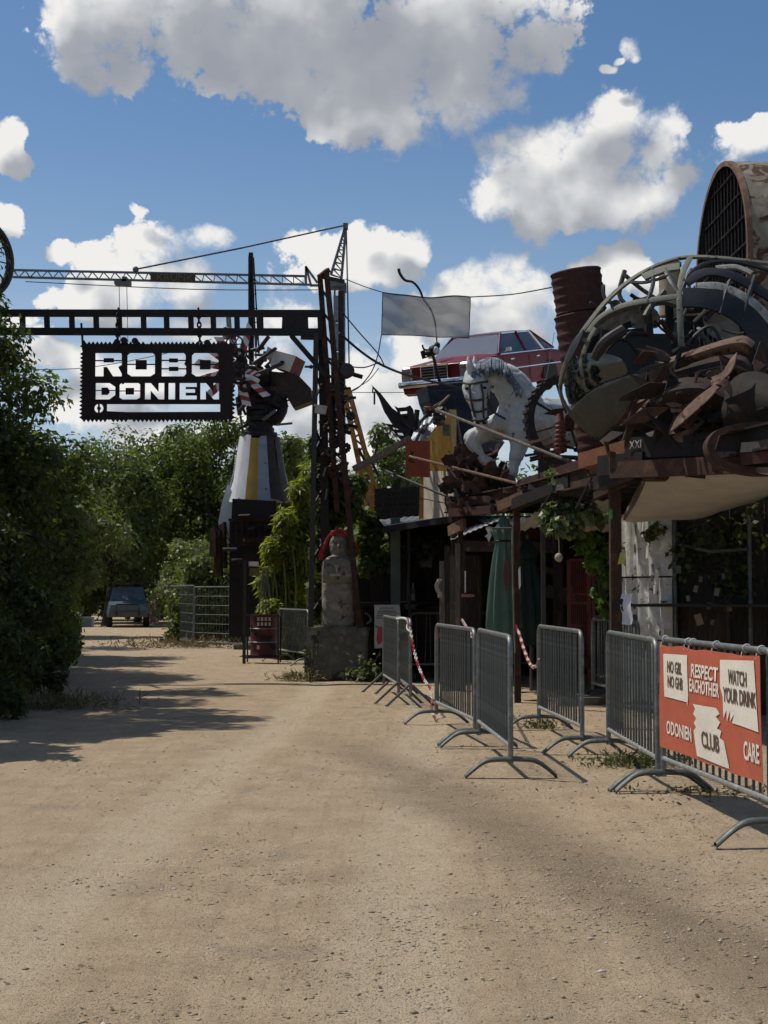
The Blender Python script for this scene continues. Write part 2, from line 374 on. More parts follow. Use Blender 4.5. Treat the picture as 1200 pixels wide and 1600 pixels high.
def shell(clumps, n, rng, inner=.45):
    """points in ragged clumps: clumps = [(centre, (rx,ry,rz))]"""
    w = np.array([r[0] * r[1] + r[1] * r[2] + r[0] * r[2] for _, r in clumps]); w = w / w.sum()
    P_, N_ = [], []
    for (c, r), k in zip(clumps, rng.multinomial(n, w)):
        d = rng.normal(0, 1, (k, 3)); d /= np.linalg.norm(d, axis=1, keepdims=True)
        ph = rng.uniform(0, 6.28, 6)
        rag = 1 + .16 * np.sin(d[:, 0] * 5 + ph[0]) * np.sin(d[:, 1] * 5 + ph[1]) + .13 * np.sin(d[:, 2] * 9 + ph[2]) * np.sin(d[:, 0] * 9 + ph[3])
        rad = (inner + (1 - inner) * rng.uniform(0, 1, k) ** .6) * rag
        P_.append(np.array(c) + d * np.array(r) * rad[:, None]); N_.append(d + np.array([0, 0, .45]))
    return np.concatenate(P_), np.concatenate(N_)
def in_view_z(p, px): return (p[0] / max(p[1], .1)) * FPX + 600
def tree(name, label, x, y, h, r, n, leaf, mt, seed, low=.25, group=None, trunk=.14, cat='tree', clumps=None, lean=(0, 0), nc=40, flat=1.0):
    rng = np.random.default_rng(seed)
    t = thing(name, label, cat, (x, y, 0), group)
    zc = h * (low + 1) / 2; rz = h * (1 - low) / 2
    if clumps is None:
        clumps = []
        for i in range(nc):
            d = rng.normal(0, 1, 3); d /= np.linalg.norm(d); k = rng.uniform(.4, 1.02); cr = rng.uniform(.17, .34)
            wz = 1 - .35 * max(0, d[2])
            clumps.append(((x + lean[0] + d[0] * r * k * wz, y + lean[1] + d[1] * r * k * wz, zc + d[2] * rz * k), (r * cr * flat, r * cr * flat, min(rz, r) * cr * 1.0)))
    p, nn = shell(clumps, n, rng)
    keep = p[:, 2] > .03; p = p[keep]; nn = nn[keep]
    bulk_quads('crown', leaves(p, nn, leaf, rng), mt, t)
    b = MB(); zt = zc
    top = Vector((x + lean[0], y + lean[1], zt))
    b.tube(smoothpts([(x, y, -.05), (x + lean[0] * .3 + .08 * r, y + lean[1] * .3, zt * .4), top], 4), [trunk * (1 - .5 * i / 8) for i in range(9)], 8)
    for (c, rr) in clumps[:22]:
        q = Vector((x, y, 0)).lerp(top, .45 + .4 * rng.random()); c = Vector(c)
        b.tube(smoothpts([q, q.lerp(c, .5) + Vector((0, 0, .1 * r)), c], 3), [trunk * .4, trunk * .34, trunk * .3, trunk * .25, trunk * .2, trunk * .15, trunk * .08][:7], 5)
    b.build('trunk', BARK, t, True)
    return t
def text_mesh(body, size, sx=1.0, thick=0.0, align='CENTER', bold=0.0):
    cu = bpy.data.curves.new('lettering', 'FONT'); cu.body = body; cu.size = size; cu.align_x = align; cu.align_y = 'CENTER'; cu.extrude = thick; cu.offset = bold; cu.resolution_u = 3
    ob = bpy.data.objects.new('tmp', cu); COL.objects.link(ob)
    me = bpy.data.meshes.new_from_object(ob.evaluated_get(bpy.context.evaluated_depsgraph_get()))
    bpy.data.objects.remove(ob); bpy.data.curves.remove(cu)
    if sx != 1.0: me.transform(Matrix.Diagonal((sx, 1, 1, 1)))
    return me
def curve_plate(outlines, thick):
    """2D outlines (outer + holes) -> closed plate mesh in XY, extruded both ways by thick"""
    cu = bpy.data.curves.new('plate', 'CURVE'); cu.dimensions = '2D'; cu.fill_mode = 'BOTH'; cu.extrude = thick
    for o in outlines:
        sp = cu.splines.new('POLY'); sp.points.add(len(o) - 1); sp.use_cyclic_u = True
        for i, p in enumerate(o): sp.points[i].co = (p[0], p[1], 0, 1)
    ob = bpy.data.objects.new('tmp', cu); COL.objects.link(ob)
    me = bpy.data.meshes.new_from_object(ob.evaluated_get(bpy.context.evaluated_depsgraph_get()))
    bpy.data.objects.remove(ob); bpy.data.curves.remove(cu)
    return me
def apply_mods(ob):
    dg = bpy.context.evaluated_depsgraph_get(); dg.update()
    me = bpy.data.meshes.new_from_object(ob.evaluated_get(dg)); ob.modifiers.clear()
    ob.data = me; return ob
rnd = random.Random(5)
# ---------------------------------------------------------------- ground
def vnoise(x, y, scale, seed, oct=3):
    out = np.zeros_like(x, dtype=float); amp = 1.0
    for o in range(oct):
        g = np.random.default_rng(seed + o).uniform(-1, 1, (256, 256)); X = x * scale * 2 ** o; Y = y * scale * 2 ** o
        xi = np.floor(X).astype(int); yi = np.floor(Y).astype(int); fx = X - xi; fy = Y - yi
        fx = fx * fx * (3 - 2 * fx); fy = fy * fy * (3 - 2 * fy)
        A = g[xi % 256, yi % 256]; B = g[(xi + 1) % 256, yi % 256]; C_ = g[xi % 256, (yi + 1) % 256]; D = g[(xi + 1) % 256, (yi + 1) % 256]
        out += amp * ((A * (1 - fx) + B * fx) * (1 - fy) + (C_ * (1 - fx) + D * fx) * fy); amp *= .5
    return out
def ground_z(x, y):
    x = np.asarray(x, float); y = np.asarray(y, float)
    far = np.clip((60 - y) / 20, 0, 1)
    z = .010 * vnoise(x, y, .5, 1, 2)
    for c in (-1.55, .05):                                  # worn wheel lines
        z -= .013 * np.exp(-((x - c - .02 * y + .12 * np.sin(y * .25)) / .22) ** 2)
    z += .03 * np.clip((x - 1.5) / 1.0, 0, 1) * (.5 + .5 * vnoise(x, y, 1.4, 21, 2))
    return z * far
def make_ground():
    xs = np.concatenate([[-400, -150, -60, -30, -18, -12, -9, -7], np.arange(-6, 7.0, .045), [7.5, 9, 12, 18, 30, 60, 150, 400]])
    ys = np.concatenate([[-60, -20, -5, 1, 3], np.arange(4, 12, .035), np.arange(12, 30, .07), np.arange(30, 70, .6), [80, 110, 160, 300, 700, 2500]])
    X, Y = np.meshgrid(xs, ys, indexing='ij'); Z = ground_z(X, Y) + np.where(np.abs(X) < 6.5, .0022 * vnoise(X, Y, 21, 40, 2) * np.clip((20 - Y) / 8, 0, 1), 0)
    nx, ny = X.shape; me = bpy.data.meshes.new('ground')
    me.vertices.add(nx * ny); me.vertices.foreach_set('co', np.stack([X, Y, Z], -1).astype(np.float32).ravel())
    i, j = np.meshgrid(np.arange(nx - 1), np.arange(ny - 1), indexing='ij'); a = (i * ny + j).ravel()
    q = np.stack([a, a + ny, a + ny + 1, a + 1], 1).astype(np.int32); n = len(q)
    me.loops.add(n * 4); me.polygons.add(n); me.loops.foreach_set('vertex_index', q.ravel())
    me.polygons.foreach_set('loop_start', np.arange(0, n * 4, 4, dtype=np.int32)); me.polygons.foreach_set('loop_total', np.full(n, 4, dtype=np.int32))
    me.polygons.foreach_set('use_smooth', np.ones(n, bool)); me.update(calc_edges=True)
    m = bpy.data.materials.new('dusty_gravel'); m.use_nodes = True; t = NT(m.node_tree)
    p = t.n('ShaderNodeNewGeometry').outputs['Position']
    big = t.noise(p, .55, 5, .6); mid = t.noise(p, 2.6, 6, .65); fine = t.noise(p, 38, 5, .7)
    st = t.noise(t.v('MULTIPLY', p, (7, .55, 1)), 1.6, 5, .6)          # streaks along the drive
    c = t.ramp(mid, (.3, (.345, .256, .162)), (.5, (.42, .318, .206)), (.72, (.49, .382, .255)))
    c = t.mix(t.step(st, .44, .72, 0, .35), c, (.24, .182, .118))
    patchy = t.noise(p, 1.15, 6, .68); c = t.mix(t.step(patchy, .57, .70, 0, .75), c, (.235, .198, .16))
    px_ = t.n('ShaderNodeSeparateXYZ', {0: p}).outputs; wv = t.m('SUBTRACT', t.m('MULTIPLY', t.m('SINE', t.m('MULTIPLY', px_[1], .25)), .12), t.m('MULTIPLY', px_[1], .02))
    for cx_ in (-1.55, .05):
        rut = t.step(t.m('ABSOLUTE', t.m('ADD', t.m('SUBTRACT', px_[0], cx_), t.m('ADD', wv, t.m('MULTIPLY_ADD', big, .5, -.25)))), .38, .12)
        c = t.mix(t.m('MULTIPLY', rut, t.step(st, .3, .6, .3, .7)), c, (.52, .425, .30))     # greyer gravel patches
    xyz = t.n('ShaderNodeSeparateXYZ', {0: p}).outputs
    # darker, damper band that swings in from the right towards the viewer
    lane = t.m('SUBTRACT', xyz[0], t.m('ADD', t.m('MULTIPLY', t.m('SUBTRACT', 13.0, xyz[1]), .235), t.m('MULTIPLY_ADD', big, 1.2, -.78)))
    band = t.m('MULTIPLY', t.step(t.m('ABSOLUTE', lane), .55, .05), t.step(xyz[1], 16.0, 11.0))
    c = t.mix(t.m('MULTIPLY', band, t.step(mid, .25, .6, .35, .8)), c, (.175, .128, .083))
    vo = t.n('ShaderNodeTexVoronoi', {'Vector': p, 'Scale': 75.0}); pc = t.n('ShaderNodeSeparateColor', {0: vo.outputs['Color']}).outputs
    peb = t.m('MULTIPLY', t.step(vo.outputs['Distance'], .38, .22), t.step(pc[0], .62, .66))
    pcol = t.ramp(pc[1], (0, (.11, .092, .075)), (.5, (.25, .205, .155)), (1, (.42, .375, .31)))
    c = t.mix(t.m('MULTIPLY', peb, .75), c, pcol)
    grit = t.noise(p, 150, 4, .7); clod = t.noise(p, 14, 6, .72)
    c = t.mix(t.step(fine, .52, .72, 0, .6), c, (.185, .142, .094)); c = t.mix(t.step(grit, .53, .64, 0, .85), c, (.125, .094, .06)); c = t.mix(t.step(grit, .46, .34, 0, .75), c, (.52, .44, .32)); c = t.mix(t.step(clod, .55, .70, 0, .5), c, (.225, .175, .115))
    hgt = t.m('ADD', t.m('MULTIPLY', peb, .6), t.m('ADD', t.m('MULTIPLY', fine, .8), t.m('MULTIPLY_ADD', clod, 1.4, t.m('MULTIPLY', grit, .8))))
    nb = t.n('ShaderNodeBump', {'Strength': .9, 'Distance': .014, 'Height': hgt}).outputs[0]
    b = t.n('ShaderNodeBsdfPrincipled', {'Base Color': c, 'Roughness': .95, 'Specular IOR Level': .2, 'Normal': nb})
    o = t.n('ShaderNodeOutputMaterial'); m.node_tree.links.new(b.outputs[0], o.inputs[0])
    me.materials.append(m)
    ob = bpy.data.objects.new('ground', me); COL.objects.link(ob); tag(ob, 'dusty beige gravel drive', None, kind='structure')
make_ground()
def make_stones():
    rng = np.random.default_rng(11); n = 190000
    y = 4.5 + 16 * rng.uniform(0, 1, n) ** 1.7; x = rng.uniform(-1, 1, n) * (y * .275 + .25)
    cl_ = vnoise(x, y, 1.1, 90, 4) + .5 * vnoise(x, y, 6, 95, 2) + .5 * (x > 1.0); kk = rng.uniform(0, 1, n) < np.clip(.06 + .5 * cl_, .04, .8); x = x[kk][:62000]; y = y[kk][:62000]; n = len(x)
    k = rng.uniform(0, 1, n) < .35; x[k] = 1.2 + rng.normal(0, .9, k.sum()) + (10 - y[k]) * .05
    s = .0022 * (1 / (1 - .985 * rng.uniform(0, 1, n))) ** .46; s = np.clip(s, .0018, .0135)
    iv = np.array([(1, 0, 0), (-1, 0, 0), (0, 1, 0), (0, -1, 0), (0, 0, 1), (0, 0, -1)], float)
    fc = np.array([(0, 2, 4), (2, 1, 4), (1, 3, 4), (3, 0, 4), (2, 0, 5), (1, 2, 5), (3, 1, 5), (0, 3, 5)])
    V = iv[None] * rng.uniform(.65, 1.25, (n, 6, 1)); V = V * np.stack([rng.uniform(.8, 1.7, n), rng.uniform(.7, 1.2, n), rng.uniform(.35, .8, n)], 1)[:, None]
    a = rng.uniform(0, 6.28, n); ca, sa = np.cos(a)[:, None], np.sin(a)[:, None]
    V = np.stack([V[..., 0] * ca - V[..., 1] * sa, V[..., 0] * sa + V[..., 1] * ca, V[..., 2]], -1) * s[:, None, None]
    V += np.stack([x, y, ground_z(x, y) + s * .12], -1)[:, None]
    F = (fc[None] + (np.arange(n) * 6)[:, None, None]).reshape(-1, 3).astype(np.int32); k = len(F)
    me = bpy.data.meshes.new('gravel'); me.vertices.add(n * 6); me.vertices.foreach_set('co', V.astype(np.float32).ravel())
    me.loops.add(k * 3); me.polygons.add(k); me.loops.foreach_set('vertex_index', F.ravel())
    me.polygons.foreach_set('loop_start', np.arange(0, k * 3, 3, dtype=np.int32)); me.polygons.foreach_set('loop_total', np.full(k, 3, dtype=np.int32)); me.update(calc_edges=True)
    m = bpy.data.materials.new('pebbles'); m.use_nodes = True; t = NT(m.node_tree)
    c = t.ramp(t.n('ShaderNodeNewGeometry').outputs['Random Per Island'], (0, (.19, .15, .10)), (.5, (.32, .255, .17)), (.9, (.43, .36, .26)), (1, (.55, .52, .46)))
    b = t.n('ShaderNodeBsdfPrincipled', {'Base Color': c, 'Roughness': .9}); o = t.n('ShaderNodeOutputMaterial'); m.node_tree.links.new(b.outputs[0], o.inputs[0])
    me.materials.append(m); ob = bpy.data.objects.new('gravel', me); COL.objects.link(ob); tag(ob, 'loose small stones strewn over the drive', None, kind='stuff')
make_stones()

# ---------------------------------------------------------------- trees and bushes on the left
GL = 'trees and bushes along the left edge of the drive'
tree('broadleaf_tree', 'tall dark tree at the left edge, its twigs reaching over the ladder girder', -5.98, 20.5, 6.2, 1.75, 22000, .105, LEAFD, 1, .12, GL, nc=60)
tree('broadleaf_tree', 'dark tree behind the first one on the left, crown below the saw edged sign', -6.75, 25.0, 5.6, 1.75, 16000, .12, LEAFM, 2, .08, GL, nc=60)
tree('broadleaf_tree', 'rounded tree with a dark gap in its crown, left of the far treeline', -8.05, 32.0, 5.3, 1.85, 14000, .13, LEAFM, 3, .1, GL, nc=60)
tree('dark_shrub', 'low dark shrub at the road edge under the nearest tree', -5.15, 18.2, 2.9, 1.0, 10000, .085, LEAFD, 4, .0, GL, trunk=.05, cat='shrub')
tree('dark_shrub', 'sunlit leafy shrub in front of the parked off-road car', -5.85, 23.0, 3.0, 1.05, 11000, .10, LEAFM, 5, .0, GL, trunk=.05, cat='shrub')
tree('silvery_shrub', 'grey green willowy shrub hanging over the verge before the car', -6.95, 29.5, 3.6, 1.3, 11000, .13, LEAFS, 6, .42, GL, trunk=.06, cat='shrub')
tree('silvery_shrub', 'farthest pale shrub on the left, just above the car roof', -10.6, 47.0, 5.4, 2.0, 9000, .2, LEAFS, 7, .32, GL, trunk=.08, cat='shrub')
tree('dark_shrub', 'broad shadowed bush at the foot of the left trees nearest the viewer', -5.35, 15.8, 2.6, 1.15, 9000, .085, LEAFD, 8, .0, GL, trunk=.05, cat='shrub')
for i, (x, y, h, r) in enumerate(((-8.4, 22.6, 11.6, 1.7), (-7.3, 18.6, 11.6, 1.6), (-9.8, 27.5, 12, 1.9), (-10.9, 33.0, 12.5, 1.9), (-12.4, 39.0, 13, 2.1), (-14.6, 47.0, 13, 2.3), (-5.15, 13.8, 4.2, 1.0), (-5.7, 16.2, 7.2, 1.1))):
    tree('broadleaf_tree', 'tree outside the left edge of the view whose shade falls on the drive', x, y, h, r, 6000, .2, LEAFD, 20 + i, .2, 'trees beyond the left edge')
for i, (x, y, h, r, lab) in enumerate(((-4.7, 16.6, 1.5, .75, 'lowest bush at the road edge, closest to the viewer on the left'), (-5.2, 20.2, 1.5, .8, 'low bush between the nearest tree and the sunlit leafy shrub'), (-6.1, 24.8, 1.7, .85, 'low bush under the second tree, its edge on the drive'), (-6.75, 27.2, 1.6, .9, 'low spreading bush below the grey green willowy shrub'), (-8.2, 33.5, 1.6, 1.0, 'low bush just in front of the pale grey box'))):
    tree('low_bush', lab, x, y, h, r, 6000, .085 + .01 * i, LEAFD if i < 2 else LEAFM, 70 + i, -.1, GL, trunk=.03, cat='bush', nc=34)
# ---------------------------------------------------------------- far trees
GF = 'far trees closing the drive'
far = [(135, 68, 8.6, 2.6, 'far tree just right of the left hedge top', LEAFF), (250, 78, 10.2, 3.2, 'tall pale far tree between the darker far tree and the pointed one', LEAFF), (312, 74, 10.4, 2.8, 'far tree behind the pointed one, a little paler', LEAFF), (470, 72, 9.4, 2.6, 'pale tree behind the conifer-like one by the tower', LEAFF),
       (165, 62, 8.4, 2.6, 'far tree with a ragged top directly right of the left hedge', LEAFF), (215, 70, 9.4, 3.0, 'darker far tree with a soft shoulder left of the pointed tree', LEAFF), (288, 66, 10.1, 2.6, 'far tree with a pointed leafy top below the saw edged sign', LEAFM),
       (340, 64, 9.6, 2.7, 'bright green far tree directly left of the white robot body', LEAFM), (440, 60, 8.9, 2.2, 'dark conifer-like tree right of the white robot body', LEAFD), (600, 58, 8.2, 1.9, 'tree behind the yellow crane boom', LEAFF),
       (640, 70, 9.0, 2.4, 'tree glimpsed left of the orange box under the car', LEAFF), (305, 50, 3.4, 1.1, 'low olive bush beside the far end of the drive', LEAFM), (215, 76, 5.2, 2.0, 'brownish green bush behind the parked off-road car', LEAFS), (300, 46, 3.3, 1.25, 'pale bush hanging over the mesh fence', LEAFS),
       (345, 44, 3.2, 1.1, 'dark bush behind the mesh fence beside the rusty sheets', LEAFM), (100, 75, 8.2, 2.6, 'far tree mostly hidden behind the left hedge', LEAFF), (395, 70, 8.6, 2.6, 'far tree hidden behind the white robot body', LEAFF), (500, 66, 7.6, 2.4, 'far tree behind the scrap tower', LEAFM), (160, 90, 7.5, 3.0, 'most distant pale tree over the parked car', LEAFF)]
for i, (px, d, h, r, lab, mt) in enumerate(far):
    tree('far_tree' if h > 5 else 'far_bush', lab, P(px, 925, d).x, d, h, r, 11000 if h > 5 else 6000, .22 if h > 5 else .13, mt, 40 + i, .02 if h < 5 else .06, GF, trunk=.2 if h > 5 else .05, cat='tree' if h > 5 else 'bush', nc=60)
def wood_mass():
    rng = np.random.default_rng(77); cl = []
    for i in range(110):
        x = rng.uniform(-45, 45); cl.append(((x, rng.uniform(95, 125), rng.uniform(1, 8.5)), (rng.uniform(3, 5), 3, rng.uniform(2, 3.6))))
    p, n = shell(cl, 52000, rng); k = p[:, 2] > 0
    tag(bulk_quads('woods', leaves(p[k], n[k], .6, rng), LEAFF), 'far wood closing the view as one green mass', None, kind='stuff')
wood_mass()

def litter():
    rng = np.random.default_rng(31); n = 900; y = 5 + 20 * rng.uniform(0, 1, n) ** 1.4; x = np.where(rng.uniform(0, 1, n) < .5, rng.normal(2.0, .9, n), rng.uniform(-1, 1, n) * (y * .27)); k = rng.uniform(0, 1, n) < .5
    p = np.stack([x, y, ground_z(x, y) + .004], 1); nn = np.tile(np.array([0, 0, 3.0]), (n, 1))
    tag(bulk_quads('leaf_litter', leaves(p, nn, .028, rng, droop=0, aspect=.5), leafmat('leaf_dry', (.14, .10, .045), (.20, .15, .07), (.10, .10, .04), trans=.2)), 'dry leaf bits and twigs scattered over the drive', None, kind='stuff')
litter()
# ---------------------------------------------------------------- entrance portal
D0 = 24.0
def stick(b, a, c, w, d=D0, d2=None, h=None):
    b.beam(P(a[0], a[1], d), P(c[0], c[1], d2 or d), w, h)
def part_stick(name, a, c, w, mt, par, d=D0, d2=None, h=None):
    b = MB(); stick(b, a, c, w, d, d2, h); return b.build(name, mt, par)
def portal():
    t = thing('entrance_gate', 'dark steel entrance portal, a ladder girder reaching across the drive from a scrap tower', 'gate', P(520, 1062, D0) * 1)
    t.location.z = 0; ORG[t] = Vector(t.location)
    part_stick('top_chord', (-120, 489), (506, 490), .065, DARK, t, h=.12)
    part_stick('bottom_chord', (-120, 517.5), (503, 519), .075, DARK, t, h=.12)
    part_stick('bottom_flange', (470, 524), (504, 525), .05, DARK, t, h=.14)
    for x in (-110, -73, -38, -2, 35, 73, 112, 150, 186, 224, 260, 298, 333, 370, 407, 500):
        part_stick('rung', (x, 490.5), (x + .8, 516), .055, DARK, t, h=.09)
    b = MB(); b.slab([P(441, 491, D0 - .03), P(481, 491, D0 - .03), P(482, 516, D0 - .03), P(440, 516, D0 - .03)], (0, .06, 0)); b.build('infill_plate', DARK, t)
    part_stick('brace', (455, 524), (512, 590), .10, DARK, t, h=.08)
    part_stick('post', (494, 522), (484, 1068), .085, DARKB, t, h=.085)
    part_stick('post', (504, 525), (511, 1060), .17, DARK, t, D0 + .25, h=.14)
    part_stick('post', (500, 432), (527, 800), .09, RUST, t, D0 + .05)
    part_stick('post', (510, 424), (562, 985), .095, RUST, t, D0 - .12)
    part_stick('post', (533, 455), (534, 700), .10, DARKB, t, D0 + .5)
    part_stick('post', (521, 560), (520, 1050), .08, DARK, t, D0 + .5)
    part_stick('cap_bar', (499, 433), (513, 422), .08, RUSTRED, t, D0 - .1, D0 + .05)
    part_stick('cap_bar', (500, 432), (538, 440), .06, DARKB, t, D0 + .3)
    for i, y in enumerate(range(540, 1000, 42)):
        lx = 494 - (y - 522) * .0183; part_stick('cross_brace', (lx, y), (505, y + 36 if i % 2 else y - 30), .028, DARK, t, D0, D0 + .2)
    for y in range(452, 800, 36):
        f = (y - 424) / 561; part_stick('cross_brace', (501 + (y - 432) * .073, y), (510 + 48 * f, y + 14), .03, DARKB, t, D0 + .05, D0 - .1)
    for y in range(560, 780, 26):
        part_stick('cross_brace', (512, y), (534 + rnd.uniform(-3, 6), y + rnd.uniform(-16, 16)), .035, DARKB, t, D0 + .2, D0 + .45)
    # scrap welded into the tower: gear wheels, pipe stubs, plates
    for x, y, r in ((528, 655, 9), (514, 668, 8), (537, 668, 7), (548, 650, 6), (524, 690, 10), (540, 700, 7), (516, 706, 7), (530, 620, 6), (535, 730, 7), (520, 735, 8)):
        b = MB(); rr = S(r, D0); M = frame(Vector((rnd.uniform(-.6, .6), -1, rnd.uniform(-.4, .4))))
        b.lathe([(rr * .35, -.03), (rr, -.03), (rr, .03), (rr * .35, .03), (rr * .35, -.03)], 16, M, P(x, y, D0 - .05 + rnd.uniform(-.1, .3)), cap=False)
        for k in range(10):
            a = k * .628; c = P(x, y, D0); b.box(b_c(b, M, a, rr), (.03, .03, .05), M)
        b.build('gear_wheel', rnd.choice([DARKB, RUST]), t, True)
    for k in range(26):
        x = rnd.uniform(508, 548); y = rnd.uniform(575, 770); L = rnd.uniform(10, 26); a = rnd.uniform(0, 3.14); d = D0 + rnd.uniform(-.15, .45)
        b = MB(); b.tube([P(x, y, d), P(x + L * math.cos(a), y + L * math.sin(a), d + rnd.uniform(-.1, .1))], rnd.uniform(.015, .04), 8); b.build('pipe_stub', rnd.choice([DARKB, RUST, DARK, RUSTRED]), t, True)
    for k in range(12):
        x = rnd.uniform(508, 546); y = rnd.uniform(600, 760); d = D0 + rnd.uniform(0, .5); b = MB(); b.box(P(x, y, d), (rnd.uniform(.08, .22), .04, rnd.uniform(.06, .2)), frame(Vector((rnd.uniform(-.4, .4), -1, rnd.uniform(-.5, .5))))); b.build('scrap_plate', rnd.choice([DARKB, RUST, DARK]), t)
    b = MB(); b.lathe([(0, -.12), (.10, -.12), (.125, -.05), (.13, .06), (.11, .09), (0, .1)], 20, frame(Vector((.25, -1, .05))), P(541, 580, D0 - .1)); b.build('horn', DARKB, t, True)
    return t
def b_c(b, M, a, rr):
    v = np.array(b.v[:16]).mean(0); return Vector(v) + M @ Vector((math.cos(a) * rr, math.sin(a) * rr, 0.03))
gate = portal()
b = MB(); b.box(P(501, 641, D0 - .15), (.19, .14, .12), Matrix.Rotation(.15, 3, 'Y')); b.box(P(501, 635, D0 - .15), (.22, .18, .025), Matrix.Rotation(.15, 3, 'Y'))
tag(b.build('floodlight', mat('lamp_housing', (.42, .41, .38), (.3, .29, .27), rough=.5)), 'small pale lamp box clamped to the left upright of the scrap tower', 'lamp')
b = MB(); b.tube([P(498, 640, D0 - .1), P(492, 648, D0)], .015, 6); b.build('bracket', DARK, bpy.data.objects['floodlight'])

def chain(name, a, c, par, mt=DARK, link=.085, r=.011, wd=.5, alt=None):
    a = Vector(a); c = Vector(c); n = max(2, int((c - a).length / (link * .72))); mesh = None
    Mz = frame(c - a); out = []
    for i in range(n):
        p = a.lerp(c, (i + .5) / n)
        if mesh is None:
            b = MB(); pts = [Vector((math.cos(k * math.pi / 5) * link * wd * .5, 0, math.sin(k * math.pi / 5) * link * .5)) for k in range(10)]
            b.tube(pts, r, 5, closed=True); o = b.build('link', mt if not alt else alt[0], par, True, origin=None); mesh = o.data
            for v in mesh.vertices: v.co += ORG[par]
        else: o = link_mesh('link', mesh, par)
        o.matrix_local = Matrix.Translation(p - ORG[par]) @ (Mz @ Matrix.Rotation(math.pi / 2 * (i % 2), 3, 'Z')).to_4x4()
        if alt: o.data = (o.data if (i // alt[2]) % 2 == 0 else alt_mesh(mesh, alt[1])); 
        out.append(o)
    return out
_alt = {}
def alt_mesh(me, m):
    k = (me.name, m.name)
    if k not in _alt: c = me.copy(); c.materials.clear(); c.materials.append(m); _alt[k] = c
    return _alt[k]

def letter(ch):
    O = [[(0, 5.4), (0, 9), (.9, 10), (9.1, 10), (10, 9), (10, 5.4), (7, 5.4), (7, 7), (3, 7), (3, 5.4)], [(0, 4.9), (3, 4.9), (3, 3), (7, 3), (7, 4.9), (10, 4.9), (10, 1.2), (8.4, 0), (1.6, 0), (0, 1.2)]]
    return {'O': O,
        'R': [[(0, 7), (0, 10), (9, 10), (10, 9), (10, 7), (6.6, 7), (6.6, 7.8), (3, 7.8), (3, 7)], [(0, 6.5), (3, 6.5), (3, 6), (6.6, 6), (6.6, 6.5), (10, 6.5), (9.6, 5), (8.2, 4), (10, 0), (6.4, 0), (4.2, 4), (3, 4), (3, 0), (0, 0)]],
        'B': [[(0, 7.1), (0, 10), (9, 10), (9.8, 9), (9.8, 7.1), (6.6, 7.1), (6.6, 7.7), (3, 7.7), (3, 7.1)], [(0, 6.6), (3, 6.6), (3, 6), (6.6, 6), (6.6, 6.6), (9.8, 6.6), (9.2, 5.2), (10, 4.2), (10, 3.5), (6.8, 3.5), (6.8, 4.1), (3, 4.1), (3, 3.5), (0, 3.5)],
              [(0, 3), (3, 3), (3, 2.3), (6.8, 2.3), (6.8, 3), (10, 3), (10, 1), (9, 0), (0, 0)]],
        'D': [[(0, 5.7), (0, 10), (7, 10), (10, 7.6), (10, 5.7), (7, 5.7), (6, 7.2), (3, 7.2), (3, 5.7)], [(0, 5.2), (3, 5.2), (3, 2.8), (6, 2.8), (7, 4), (7, 5.2), (10, 5.2), (10, 2.6), (7, 0), (0, 0)]],
        'N': [[(0, 0), (0, 10), (3, 10), (7, 4.6), (7, 10), (10, 10), (10, 0), (7.2, 0), (3, 5.4), (3, 0)]],
        'I': [[(0, 0), (0, 10), (10, 10), (10, 0)]],
        'E': [[(0, 0), (0, 10), (10, 10), (10, 7.6), (3.6, 7.6), (3.6, 6.3), (9, 6.3), (9, 4.1), (3.6, 4.1), (3.6, 2.4), (10, 2.4), (10, 0)]]}[ch]
